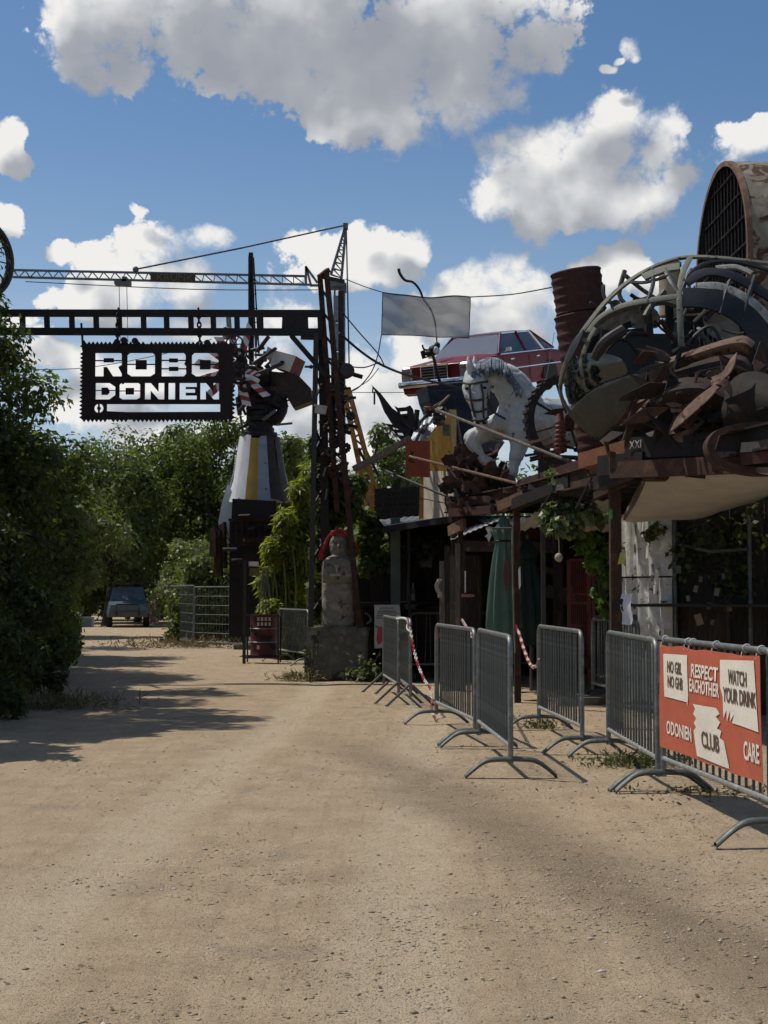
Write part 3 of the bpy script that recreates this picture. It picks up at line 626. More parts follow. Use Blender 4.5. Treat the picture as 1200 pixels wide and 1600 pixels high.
def saw_sign():
    d = D0 - .02; k = d / FPX; cx, cy = 246, 597
    t = thing('hanging_sign', 'rust black steel sign with saw tooth edges and cut out lettering hung on chains', 'sign', P(246, 660, d))
    L, T, Rt, B = 128, 537, 364, 656
    out = []
    def side(a, c, n, h):
        a = Vector((*a, 0)); c = Vector((*c, 0)); nrm = Vector((c.y - a.y, -(c.x - a.x), 0)).normalized()
        for i in range(n):
            out.append(a.lerp(c, i / n)); out.append(a.lerp(c, (i + .5) / n) + nrm * h * (1 if (rnd.random() > .06) else .2))
    side((L, T), (Rt, T), 36, 4.5); side((Rt, T), (Rt, B), 17, 4.5); side((Rt, B), (L, B), 36, 4.5); side((L, B), (L, T), 19, 4.5)
    def cv(p): return ((p[0] - cx) * k, (cy - p[1]) * k)
    outl = [[cv(p) for p in out][::-1]]
    def word(spec, y0, y1):
        for ch, x0, x1 in spec:
            for poly in letter(ch): outl.append([cv((x0 + p[0] / 10 * (x1 - x0), y1 - p[1] / 10 * (y1 - y0))) for p in poly])
    word((('R', 148, 192), ('O', 198.5, 242), ('B', 252.5, 291), ('O', 300, 342)), 551, 588)
    word((('D', 149, 180), ('O', 186.5, 219), ('N', 226.5, 257), ('I', 263.5, 274), ('E', 281, 308), ('N', 313.5, 343)), 598.5, 624.5)
    outl.append([cv(p) for p in ((167, 632), (345, 632), (345, 644), (201, 644.5), (167, 643))])
    c0 = (154.5, 638.5)
    outl.append([cv((c0[0] + 7.2 * math.cos(a * .3927), c0[1] + 7.2 * math.sin(a * .3927))) for a in range(16)])
    outl.append([cv((c0[0] + 3.0 * math.cos(a * .3927), c0[1] + 3.0 * math.sin(a * .3927))) for a in range(16)])
    me = curve_plate(outl, .012); me.materials.append(mat('sign_steel', (.016, .012, .012), (.03, .018, .015), scale=3, rough=.7, bump=.2))
    me.transform(Matrix.Translation(P(cx, cy, d) - ORG[t]) @ Matrix.Rotation(math.pi / 2, 4, 'X'))
    o = link_mesh('sign_plate', me, t); ORG[o] = ORG[t]
    rb = MB(); rb.beam(P(154.5, 631, d), P(154.5, 646, d), .018, .03); rb.build('ring_bridge', DARK, t)
    for a, c in (((185, 482), (183, 548)), ((310, 482), (313, 548))):
        chain('link', P(a[0], a[1], d - .09), P(c[0], c[1], d - .09), t, link=.10, r=.016, wd=.6)
    for x, y in ((183, 535), (194, 532), (211, 533), (324, 536)):
        b = MB(); b.lathe([(.02, -.03), (.055, -.03), (.055, .03), (.02, .03)], 12, frame(Vector((0, -1, 0))), P(x, y, d - .06)); b.build('eye_bolt', DARK, t, True)
    b = MB(); b.beam(P(127, 505, d), P(130, 548, d), .045, .03); b.beam(P(131, 532, d), P(131, 540, d), .03); b.build('hanger_bar', DARK, t)
saw_sign()
b = MB(); c = P(-28, 402, 23); M = Matrix.Rotation(R(57), 3, 'Z')
ring = [c + M @ Vector((math.cos(a * math.pi / 24) * .62, 0, math.sin(a * math.pi / 24) * .62)) for a in range(48)]
b.tube(ring, .05, 10, closed=True); b.tube([p + (p - c).normalized() * -.075 for p in ring], .03, 8, closed=True)
hoop = b.build('wheel_hoop', DARKB, None, True); tag(hoop, 'big rusty iron wheel hoop cut by the left edge of the view above the girder', 'hoop')
b = MB(); b.beam(P(-28, 464, 23.4), P(-28, 490, 23.95), .06); b.build('foot_strut', DARK, hoop)
for k in range(6):
    a = k * math.pi / 6; b = MB(); v = M @ Vector((math.cos(a) * .56, 0, math.sin(a) * .56)); b.tube([c - v, c + v], .011, 6); b.build('spoke', DARK, hoop)

# ---------------------------------------------------------------- tower crane far behind
def crane():
    d = 90.0; ST = mat('crane_steel', (.11, .135, .16), (.075, .095, .115), scale=1.2, rough=.6, metal=.2, patch=((.10, .06, .04), .2, .8))  # grey-blue of aerial haze is mixed into this steel colour
    t = thing('tower_crane', 'old tower crane standing behind the portal with a long level jib', 'crane', (P(529, 925, d).x, d, 0))
    def lat(name, chords, n, w, wb, faces):
        for c in chords:
            b = MB(); b.beam(c[0], c[1], w); b.build('chord', ST, t)
        b = MB()
        for i, j in faces:
            for k in range(n):
                A = chords[i][0].lerp(chords[i][1], k / n); A2 = chords[i][0].lerp(chords[i][1], (k + 1) / n)
                B = chords[j][0].lerp(chords[j][1], (k + .5) / n)
                b.beam(A, B, wb); b.beam(B, A2, wb)
        b.build(name, ST, t)
    lat('jib_lacing', [(P(22, 422, d), P(476, 431.5, d)), (P(20, 433, d - .35), P(486, 445, d - .35)), (P(20, 433, d + .35), P(486, 445, d + .35))], 26, .13, .055, ((0, 1), (0, 2), (1, 2)))
    lat('head_lacing', [(P(517, 428, d - .4), P(540, 352, d)), (P(533, 440, d - .4), P(541, 352, d)), (P(517, 430, d + .5), P(540, 352, d)), (P(533, 440, d + .5), P(541, 352, d))], 8, .12, .05, ((0, 1), (2, 3), (0, 2), (1, 3)))
    lat('mast_lacing', [(P(523, 448, d - .35), P(524, 900, d - .35)), (P(538, 448, d - .35), P(539, 900, d - .35)), (P(523, 448, d + .35), P(524, 900, d + .35)), (P(538, 448, d + .35), P(539, 900, d + .35))], 22, .12, .05, ((0, 1), (2, 3), (0, 2), (1, 3)))
    for y0, y1 in ((462, 500), (505, 545), (550, 600)):
        b = MB(); b.slab([P(521, y0, d - .45), P(531, y0, d - .45), P(531, y1, d - .45), P(521, y1, d - .45)], (0, .9, 0)); b.build('mast_panel', mat('crane_sheet', (.17, .2, .22), (.1, .12, .13), rough=.5), t)
    b = MB(); b.box(P(524, 445, d), (S(30, d), 1.3, S(11, d))); b.build('slewing_platform', ST, t)
    b = MB(); b.box(P(537, 450, d), (.35, .8, .5)); b.build('counterweight', ST, t)
    b = MB()
    for a, c in (((478, 416), (486, 446)), ((478, 417), (496, 442)), ((478, 416), (478, 445)), ((484, 446), (498, 446))): b.beam(P(*a, d), P(*c, d), .14)
    b.build('jib_foot', ST, t)
    b = MB(); b.box(P(192, 442, d), (.95, .9, .3)); b.box(P(196, 438, d), (.3, .9, .3)); b.build('trolley', ST, t)
    b = MB()
    for x in (186, 198): b.tube([P(x, 444, d), P(x + 2, 540, d)], .022, 5)
    b.tube([P(192, 540, d), P(192, 600, d)], .08, 6); b.build('hoist_rope', WIRE, t)
    b = MB(); b.tube([P(539, 352, d), P(380, 387, d)], .05, 6); b.tube([P(380, 387, d), P(216, 420, d)], .055, 6); b.build('pendant_line', WIRE, t)
    b = MB(); b.tube([P(541, 352, d), P(546, 590, d)], .05, 6); b.build('back_rope', WIRE, t)
    b = MB(); b.box(P(540, 354, d), (.3, .5, .35)); b.ball(P(212, 421, d), .2); b.build('sheave', ST, t, True)
    b = MB(); b.slab([P(235, 426.5, d - .5), P(305, 428.5, d - .5), P(305, 441, d - .5), P(235, 440, d - .5)], (0, .08, 0))
    sg = b.build('name_board', mat('crane_board', (.06, .05, .035), (.04, .035, .028), rough=.8), t)
    me = text_mesh('KRUNK', .62, 1.1, .01); me.materials.append(mat('board_letters', (.13, .12, .09), (.09, .08, .06)))
    me.transform(Matrix.Translation(P(273, 434, d - .52) - ORG[t]) @ Matrix.Rotation(R(1.6), 4, 'Y') @ Matrix.Rotation(math.pi / 2, 4, 'X')); link_mesh('lettering', me, sg)
crane()

# ---------------------------------------------------------------- robot figure with rotor of barrier boards
def robot():
    d = 33.0; k = d / FPX
    t = thing('robot_sculpture', 'scrap robot with white striped skirt, brown box snout and barrier board rotor', 'sculpture', P(405, 1015, d))
    t.location.z = 0; ORG[t] = Vector(t.location)
    c = P(405, 780, d); cx = c.x
    WH = mat('robot_white', (.74, .75, .76), (.58, .60, .62), scale=3, rough=.5, bump=.15, patch=((.34, .31, .28), .22, 3.5), stretch=(1, 1, .5)); YE = mat('robot_yellow', (.46, .30, .055), (.36, .23, .05), rough=.6, patch=((.2, .12, .05), .15, 5)); BL = mat('robot_bluegrey', (.30, .36, .41), (.22, .27, .31), rough=.6, patch=((.12, .11, .1), .2, 4))
    z0 = c.z - .05; z1 = P(405, 684, d).z; r0, r1 = .74, .45
    xs = [-1, -.72, -.36, .02, .42, .78, 1]
    for i in range(6):
        b = MB(); cr = []
        for f in (0, .33, .66, 1):
            rr = (r0 + (r1 - r0) * f ** .8) * rnd.uniform(.96, 1.05); z = z0 + (z1 - z0) * f
            row = []
            for q in range(3):
                a = math.acos(xs[i]) + (math.acos(xs[i + 1]) - math.acos(xs[i])) * q / 2
                row.append((cx + rr * math.cos(a), d - rr * math.sin(a) * .85, z + (rnd.uniform(-.06, .05) if f in (0, 1) else 0)))
            cr.append(row)
        b.sheet(cr, .02); b.build('skirt_panel', [WH, WH, YE, BL, DARKB, DARKB][i], t, True)
    b = MB()
    for f0 in range(5):
        pass
    rows = [[(cx + (r0 + (r1 - r0) * f ** .8) * math.cos(a), d - (r0 + (r1 - r0) * f ** .8) * .85 * math.sin(a), z0 + (z1 - z0) * f) for a in np.linspace(math.pi, 2 * math.pi, 9)] for f in (0, .5, 1)]
    b.sheet(rows, .02); b.build('skirt_back', WH, t, True)
    b = MB(); pts = [P(x, y, d - .2) for x, y in ((356, 755), (367, 779), (362, 805), (358, 842), (353, 818), (343, 830), (341, 815), (347, 785))]; b.slab(pts, (-.02, .3, 0)); b.build('side_flap', WH, t)
    b = MB(); b.slab([P(x, y, d - .72) for x, y in ((363, 779), (432, 783), (432, 820), (361, 826))], (0, .05, 0)); b.build('hatch', DARK, t)
    b = MB(); b.box(P(396, 905, d), (1.0, 1.0, 2.6)); b.build('plinth', DARK, t)
    for i in range(9):
        part_stick('cage_bar', (360 + i * 9, 812), (360 + i * 9 + rnd.uniform(-1, 1), 852), .03, RUSTRED, t, d - .75)
    for y in (812, 851): part_stick('cage_rail', (357, y), (438, y + 1), .05, RUST, t, d - .75)
    for i in range(12):
        b = MB(); x = rnd.uniform(358, 440); y = rnd.uniform(800, 900); b.box(P(x, y, d - .75 - rnd.random() * .15), (rnd.uniform(.1, .4), .06, rnd.uniform(.1, .35)), frame(Vector((rnd.uniform(-.3, .3), -1, rnd.uniform(-.5, .5))))); b.build('scrap_plate', rnd.choice([RUST, DARK, DARKB]), t)
    for x, y0, y1 in ((347, 815, 888), (333, 824, 870), (340, 826, 900)):
        b = MB(); b.slab([P(x - 5, y0 + 6, d - .4), P(x + 3, y0, d - .5), P(x + 5, y1, d - .5), P(x - 6, y1, d - .4)], (.02, .3, 0)); b.build('rust_sheet', RUST, t)
    # neck
    for i, (y, r) in enumerate(((680, 26), (672, 21), (664, 19), (655, 21), (647, 19), (638, 22), (628, 20), (618, 23))):
        b = MB(); rr = r * k; b.lathe([(rr * .7, -.06), (rr, -.055), (rr * 1.05, 0), (rr, .055), (rr * .7, .06)], 14, None, P(407, y, d)); b.build('neck_ring', DARK, t, True)
    for i in range(46):
        a = rnd.uniform(0, 6.28); r = rnd.uniform(.2, .5); x = 400 + rnd.uniform(-30, 34); y = rnd.uniform(545, 682)
        b = MB(); q = P(x, y, d - .25 + rnd.uniform(-.1, .3)); b.tube([q, q + Vector((math.cos(a) * r, rnd.uniform(-.1, .1), math.sin(a) * r))], rnd.uniform(.02, .06), 7); b.build('machine_part', rnd.choice([DARK, DARKB, DARKB, GALVD]), t, True)
    b = MB()
    for i in range(18):
        q = P(rnd.uniform(382, 432), rnd.uniform(590, 640), d + rnd.uniform(-.2, .3)); b.box(q, (rnd.uniform(.15, .4),) * 2 + (rnd.uniform(.15, .35),), frame(Vector((rnd.uniform(-1, 1), -1, rnd.uniform(-1, 1)))))
    b.build('torso', DARK, t)
    # head: white face plate on a rusty box, brown jaw below
    face = [P(x, y, d - .35) for x, y in ((428, 547), (462, 556), (452, 581), (422, 571))]; off = P(477, 565, d + .45) - P(462, 556, d - .35)
    b = MB(); b.slab([p + off * .03 for p in face], off); b.build('head_box', mat('head_rust', (.16, .05, .045), (.09, .035, .03), rough=.75, patch=((.06, .03, .02), .35, 5)), t)
    b = MB(); b.slab([p - off * .03 for p in face], off * .055); fp = b.build('face_plate', mat('face_white', (.62, .58, .52), (.45, .42, .38), rough=.6, patch=((.2, .15, .1), .2, 9)), t)
    b = MB(); b.ball(P(441, 566, d - .4), (.05, .03, .04)); b.build('eye_hole', DARK, fp, True)
    b = MB(); b.slab([P(x, y, d - .3) for x, y in ((418, 541), (428, 547), (424, 566), (414, 558))], (.05, .5, 0)); b.build('cheek_plate', mat('face_white', (.6, .6, .6)), t)
    b = MB(); b.slab([P(x, y, d - .25) for x, y in ((427, 581), (452, 582), (468, 588), (485, 606), (488, 626), (458, 637), (447, 618), (421, 609))], (.02, .6, 0)); b.build('jaw', mat('jaw_brown', (.055, .034, .026), (.035, .024, .02), (.075, .046, .033), rough=.7, patch=((.1, .05, .03), .25, 3)), t)
    for q in (((393, 568), (430, 543), (433, 546), (397, 571)), ((392, 586), (440, 567), (443, 570), (405, 588))):
        b = MB(); b.slab([P(x, y, d - .45) for x, y in q], (0, .05, .03)); b.build('blade', DARKB, t)
    b = MB(); b.tube([P(476, 573, d + .1), P(484, 573, d + .1)], .03, 6); b.ball(P(486, 573, d + .1), .05); b.build('bolt', DARK, t, True)
    b = MB(); b.tube(smoothpts([P(412, 652, d), P(430, 655, d - .1), P(441, 642, d - .1), P(444, 622, d - .1)], 4), [.17, .17, .16, .15, .15, .14, .13, .12, .12, .11, .1, .08, .05], 9); b.build('arm', DARK, t, True)
    for i in range(5):
        part_stick('spike', (436 + rnd.uniform(-4, 4), 640), (446 + rnd.uniform(-3, 5), 610 + i * 8), .05, DARK, t, d - .1)
    # mast on the back
    b = MB(); b.tube([P(392, 395, d + .4), P(393, 470, d + .4), P(393, 570, d + .4)], [.055, .06, .06], 8); b.build('mast', DARK, t, True)
    for a, c2 in (((389, 400), (389, 560)), ((396, 402), (405, 555)), ((395, 430), (400, 560))):
        b = MB(); b.tube([P(*a, d + .3), P(*c2, d + .3)], .02, 6); b.build('mast_stay', DARK, t)
    for y in range(440, 560, 22): part_stick('mast_rung', (389, y), (400 + (y - 440) * .05, y - 3), .02, DARK, t, d + .35)
    # rotor
    RED = mat('board_red', (.33, .045, .04), (.24, .04, .035), rough=.5); WT = mat('board_white', (.68, .67, .65), (.52, .51, .5), rough=.5, patch=((.3, .25, .2), .15, 8))
    hub = P(371, 577, d - .5)
    Mh = frame(Vector((-.35, -1, .15)))
    specs = [(75, .30, 1.05, .19), (100, .3, .95, .17), (122, .3, .85, .17), (145, .25, .95, .18), (172, .22, .95, .17), (196, .25, .9, .16), (222, .25, .9, .17), (250, .3, .8, .16), (285, .3, .85, .19), (318, .25, .9, .18), (348, .2, .55, .12)]
    for a, ra, rb_, w in specs:
        a = R(a); u = Vector((math.cos(a), 0, math.sin(a))) * 1.0; n = Vector((.25, -1, 0)).normalized()
        u = (u - n * u.dot(n) * .6).normalized(); s = n.cross(u).normalized(); b = MB(); m = 5
        tw = rnd.uniform(-.6, .6); s = (s * math.cos(tw) + n * math.sin(tw)).normalized(); nn = u.cross(s)
        for q in range(m):
            b.cur = q % 2; A = hub + u * (ra + (rb_ - ra) * q / m); B = hub + u * (ra + (rb_ - ra) * (q + 1) / m); sk = u * .05
            b.slab([A - s * w / 2 - sk, A + s * w / 2 + sk, B + s * w / 2 + sk, B - s * w / 2 - sk], nn * .025)
        b.build('barrier_board', [WT, RED], t)
    for x, y, r, tr in ((366, 538, 14, .02), (377, 566, 7, .05), (378, 567, 4, .04), (373, 590, 9, .04), (383, 604, 7, .04), (374, 552, 6, .05)):
        b = MB(); M = frame(Vector((-.2, -1, .2))); cc = P(x, y, d - .7)
        b.tube([cc + M @ Vector((math.cos(q * math.pi / 10) * r * k, math.sin(q * math.pi / 10) * r * k, 0)) for q in range(20)], tr, 6, closed=True)
        if r > 12:
            for q in range(3): v = M @ Vector((math.cos(q * 1.047) * r * k, math.sin(q * 1.047) * r * k, 0)); b.tube([cc - v, cc + v], .014, 5)
        b.build('steering_wheel' if r > 12 else 'gear_ring', DARK, t, True)
    b = MB(); b.ball(hub, (.2, .2, .2)); b.tube([hub, hub + Vector((.5, .5, .05))], .1, 10); b.build('rotor_hub', DARKB, t, True)
    b = MB(); b.tube([P(379, 588, d - .7), P(392, 589, d - .7), P(404, 596, d - .6)], .055, 8); b.build('white_tube', WT, t, True)
    b = MB(); b.tube([P(357, 496, d - .4), P(358, 512, d - .4)], .06, 8); b.tube([P(356, 512, d - .4), P(354, 530, d - .4)], .1, 8); b.build('signal_lamp', GALV, t, True)
robot()

# ---------------------------------------------------------------- statue on its block
def rough_box(name, c, size, mt, amp=.02, div=14, rot=0, parent=None, bev=.03):
    import bmesh
    bm = bmesh.new(); bmesh.ops.create_cube(bm, size=1)
    for v in bm.verts: v.co = Vector((v.co.x * size[0], v.co.y * size[1], v.co.z * size[2]))
    bmesh.ops.bevel(bm, geom=bm.edges[:], offset=bev, segments=2, affect='EDGES')
    bmesh.ops.subdivide_edges(bm, edges=[e for e in bm.edges if e.calc_length() > .15], cuts=div, use_grid_fill=True)
    from mathutils import noise as nz
    for v in bm.verts:
        v.co += Vector((nz.noise(v.co * 4), nz.noise(v.co * 4 + Vector((7, 0, 0))), nz.noise(v.co * 4 + Vector((0, 9, 0))))) * amp + v.normal * nz.noise(v.co * 14) * amp * .5
    me = bpy.data.meshes.new(name); bm.to_mesh(me); bm.free(); me.materials.append(mt)
    me.polygons.foreach_set('use_smooth', [True] * len(me.polygons)); me.set_sharp_from_angle(angle=R(45))
    o = bpy.data.objects.new(name, me); COL.objects.link(o); c = Vector(c)
    if parent is not None: o.parent = parent; o.location = c - ORG[parent]
    else: o.location = c
    o.rotation_euler.z = rot; ORG[o] = c; return o
dB = 23.9; bx = P(531, 925, dB).x
blk = rough_box('concrete_block', (bx, dB + .35, .43), (1.06, .95, .88), CONC, .02, 12, R(-7)); tag(blk, 'rough concrete block under the stone figure', 'block')
def statue():
    zb = .87; prof = [(0, .275), (.05, .285), (.4, .288), (.75, .287), (.9, .292), (1.05, .285), (1.12, .265), (1.165, .20), (1.19, .15), (1.22, .145), (1.27, .158), (1.36, .168), (1.44, .162), (1.51, .135), (1.56, .08), (1.58, .01)]
    zs = [p[0] for p in prof]; ws = [p[1] for p in prof]
    nz_, na = 150, 144; cx = P(529, 925, dB).x; cy = dB + .25
    Z = np.linspace(0, 1.58, nz_); A = np.linspace(0, 2 * np.pi, na, endpoint=False)
    ZZ, AA = np.meshgrid(Z, A, indexing='ij'); W = np.interp(ZZ, zs, ws); Dp = np.where(ZZ < 1.15, W * .82, W * 1.0)
    e = np.where(ZZ < 1.1, .72, .95); X = np.sign(np.cos(AA)) * np.abs(np.cos(AA)) ** e * W; Y = -np.sign(np.sin(AA)) * np.abs(np.sin(AA)) ** e * Dp
    front = np.clip(-Y / (Dp + 1e-6), 0, 1) ** 1.5
    def g(x, z, sx, sz, h): return h * np.exp(-((X - x) / sx) ** 2 - ((ZZ - z) / sz) ** 2)
    bump = g(0, 1.345, .022, .05, .05) + g(0, 1.325, .03, .014, .02)                       # nose
    bump += g(-.07, 1.32, .04, .045, .02) + g(.07, 1.32, .04, .045, .02)                     # cheeks
    bump += g(0, 1.235, .05, .03, .022) + g(-.06, 1.425, .05, .014, .018) + g(.06, 1.425, .05, .014, .018)
    bump -= g(-.06, 1.39, .038, .018, .024) + g(.06, 1.39, .038, .018, .024)                 # eye hollows
    bump += g(-.06, 1.385, .03, .009, .016) + g(.06, 1.385, .03, .009, .016)
    bump += g(0, 1.287, .04, .007, .012) + g(0, 1.268, .034, .008, .012) - g(0, 1.278, .045, .005, .01)
    for sx in (-1, 1):                                                                        # forearms and upper arms
        bump += .035 * np.exp(-((ZZ - (.80 + .25 * np.abs(X + .0))) / .05) ** 2) * (np.sign(X) == sx) * (np.abs(X) > .01)
        bump += g(sx * .23, .98, .06, .14, .03)
    bump -= .02 * np.exp(-((ZZ - .735) / .022) ** 2) * (np.abs(X) < .27)
    bump -= .012 * np.exp(-((ZZ - .60 - .2 * X) / .02) ** 2) * (X > -.02)
    Y = Y - bump * 1.7 * front
    rn = vnoise(X * 1 + 5, ZZ + Y, 9, 3, 3) * .006; X = X * (1 + rn * 2); Y = Y - rn
    b = MB(); pts = np.stack([X + cx, Y + cy, ZZ + zb], -1).reshape(-1, 3)
    fs = [(i * na + j, i * na + (j + 1) % na, (i + 1) * na + (j + 1) % na, (i + 1) * na + j) for i in range(nz_ - 1) for j in range(na)] + [tuple(range((nz_ - 1) * na, nz_ * na)), tuple(range(na - 1, -1, -1))]
    b.add(pts.tolist(), [f[::-1] for f in fs]); o = b.build('stone_statue', STONE, None, True, 60)
    tag(o, 'carved stone figure with folded arms standing on the concrete block', 'statue')
    cup = MB(); q = Vector((cx - .03, cy - .29, zb + .86)); cup.lathe([(.03, 0), (.022, .02), (.018, .10), (.03, .13), (.045, .16), (.045, .17)], 12, None, q); cup.ball(q + Vector((-.05, 0, .0)), (.07, .03, .028)); cup.ball(q + Vector((.03, .0, .01)), (.05, .03, .03))
    cup.build('hand_with_cup', mat('pale_stone', (.36, .33, .28), (.28, .26, .22)), o, True)
    t = thing('rope_wig', 'red rope wig draped over the stone head', 'wig', (cx, cy, zb + 1.1))
    RR = mat('wig_red', (.40, .05, .045), (.27, .03, .03), (.50, .10, .08), scale=8, rough=.9, bump=.3)
    for k in range(22):
        s = -1 if k < 13 else 1; f = rnd.random(); yy = cy - .14 + rnd.uniform(0, .24); L = rnd.uniform(.22, .38) if s < 0 else rnd.uniform(.14, .26)
        p = [(cx + s * -.05, yy, zb + 1.585 + rnd.uniform(0, .04)), (cx + s * .09, yy - .01, zb + 1.575 + rnd.uniform(-.01, .03)), (cx + s * (.185 + rnd.uniform(0, .03)), yy - .02, zb + 1.46), (cx + s * (.21 + rnd.uniform(0, .09)), yy - .03, zb + 1.46 - L * .6), (cx + s * (.24 + rnd.uniform(0, .11)), yy - .03, zb + 1.46 - L)]
        b = MB(); b.tube(smoothpts(p, 4), .017, 6); b.build('strand', RR, t, True)
    for k in range(7):
        b = MB(); x = cx - .12 + k * .04; b.tube(smoothpts([(x, cy - .16, zb + 1.52 + rnd.uniform(-.02, .01)), (x + .01, cy - .1, zb + 1.585), (x, cy + .06, zb + 1.6), (x, cy + .16, zb + 1.52)], 4), .02, 6); b.build('strand', RR, t, True)
statue()
def weeds(name, label, x, y, w, h, n, leaf, mt, seed, cat='weeds', aspect=.4):
    rng = np.random.default_rng(seed); p = np.stack([x + rng.normal(0, w, n), y + rng.normal(0, w * .6, n), rng.uniform(.01, h, n) * rng.uniform(.3, 1, n)], 1)
    nn = rng.normal(0, .6, (n, 3)) + np.array([0, -.3, .8])
    if name == 'weed_plant': o = thing(name, label, cat, (x, y, 0)); bulk_quads('foliage', leaves(p, nn, leaf, rng, droop=-.3, aspect=aspect), mt, o)
    else: o = bulk_quads(name, leaves(p, nn, leaf, rng, droop=-.3, aspect=aspect), mt, origin=(x, y, 0)); tag(o, label, cat)
    if name == 'weed_plant':
        for k in range(7): b = MB(); b.tube([(x + rng.normal(0, w * .2), y, 0), (x + rng.normal(0, w * .8), y + rng.normal(0, w * .5), h * rng.uniform(.6, 1))], .006, 4); b.build('stem', BARK, o)
    return o
weeds('weed_plant', 'leafy weed growing at the right foot of the concrete block', P(573, 925, 23.4).x, 23.4, .13, .5, 170, .085, LEAFI, 3, aspect=.8)
weeds('weed_plant', 'straggly weed on the left corner of the concrete block', P(487, 925, 23.3).x, 23.3, .08, .75, 70, .06, LEAFS, 4)
DRYG = leafmat('leaf_dry', (.14, .10, .045), (.20, .15, .07), (.10, .10, .04), trans=.2)
weeds('dry_grass_tuft', 'dry grass tuft left of the concrete block foot', P(468, 925, 24).x, 23.7, .2, .14, 500, .12, DRYG, 5, cat='grass', aspect=.12)
weeds('dry_grass_tuft', 'dry grass at the foot of the mesh fence by the far drive', P(280, 925, 37).x, 37.5, .9, .25, 900, .2, DRYG, 6, cat='grass', aspect=.12)
weeds('dry_grass_tuft', 'brown dry grass along the shaded left verge', -4.2, 18.2, .45, .16, 1300, .15, DRYG, 7, cat='grass', aspect=.1)

# ---------------------------------------------------------------- bamboo and climbers
def bamboo():
    d = 31.4; t = thing('bamboo', 'bright yellow green bamboo clump left of the scrap tower', 'bamboo', (P(448, 925, d).x, d, 0)); rng = np.random.default_rng(8)
    cl = []
    for px, py, r in ((425, 960, 22), (455, 965, 24), (478, 960, 20), (420, 910, 22), (450, 905, 30), (478, 900, 22), (432, 860, 22), (462, 850, 28), (445, 815, 18), (475, 805, 22), (470, 770, 17), (488, 840, 20), (484, 740, 14), (448, 1000, 22), (428, 1005, 16), (474, 1003, 20)):
        q = P(px, py, d + rng.uniform(-.3, .5)); cl.append((tuple(q), (S(r, d) * .95, S(r, d) * .9, S(r, d) * 1.15)))
    p, n = shell(cl, 15000, rng, .2); k = p[:, 2] > .05
    bulk_quads('foliage', leaves(p[k], n[k], .17, rng, droop=.8, aspect=.22), LEAFY, t)
    CN = mat('cane', (.16, .17, .05), (.10, .12, .04), rough=.5)
    for i in range(16):
        x = t.location.x + rng.uniform(-.55, .5); y = d + rng.uniform(-.3, .4); h = rng.uniform(1.6, 2.9); b = MB()
        b.tube(smoothpts([(x, y, 0), (x + rng.uniform(-.1, .1), y, h * .6), (x + rng.uniform(-.15, .25), y, h)], 4), .018, 6); b.build('cane', CN, t, True)
bamboo()
def climber(name, label, blobs, d, n, leaf, mt, seed, cat='climber', stems=8, aspect=.7, dv=.25):
    rng = np.random.default_rng(seed); cl = []
    for px, py, rx, ry in blobs: q = P(px, py, d + rng.uniform(-dv, dv)); cl.append((tuple(q), (S(rx, d), min(S(rx, d), .5), S(ry, d))))
    lo = min(q[0][2] - q[1][2] for q in cl); base = Vector((cl[0][0][0], d, max(0, lo)))
    t = thing(name, label, cat, base); p, nn = shell(cl, n, rng, .3); k = p[:, 2] > .03
    bulk_quads('foliage', leaves(p[k], nn[k], leaf, rng, droop=.4, aspect=aspect), mt, t)
    for i in range(stems):
        a = Vector(cl[rng.integers(len(cl))][0]); c = Vector(cl[rng.integers(len(cl))][0]); b = MB(); b.tube(smoothpts([a, a.lerp(c, .5) + Vector((0, .05, -.08)), c], 5), .012, 5); b.build('stem', BARK, t)
    return t
climber('climbing_plant', 'green creeper climbing the scrap tower behind the stone figure', [(492, 700, 12, 26), (500, 745, 20, 26), (530, 760, 20, 24), (548, 790, 22, 26), (505, 800, 16, 34), (498, 860, 12, 36), (525, 800, 18, 22), (492, 930, 12, 40), (560, 760, 14, 20)], 24.55, 4200, .10, LEAFM, 12)
climber('climbing_plant', 'dense olive creeper between the tower and the dark shed wall', [(575, 840, 24, 26), (600, 850, 24, 26), (575, 880, 22, 20), (620, 850, 26, 20), (650, 855, 28, 18), (605, 880, 16, 14), (572, 810, 14, 18), (675, 850, 20, 16)], 25.2, 5200, .10, LEAFM, 13)
climber('climbing_plant', 'shaded shrub mass below the robot body behind the mesh fence', [(290, 940, 28, 40), (330, 935, 30, 36), (320, 975, 40, 30), (360, 940, 24, 46), (365, 985, 24, 26), (280, 985, 22, 22), (310, 890, 30, 26), (345, 905, 24, 22), (425, 760, 24, 24), (440, 730, 20, 30), (455, 700, 18, 22)], 40.5, 6500, .15, LEAFM, 14)

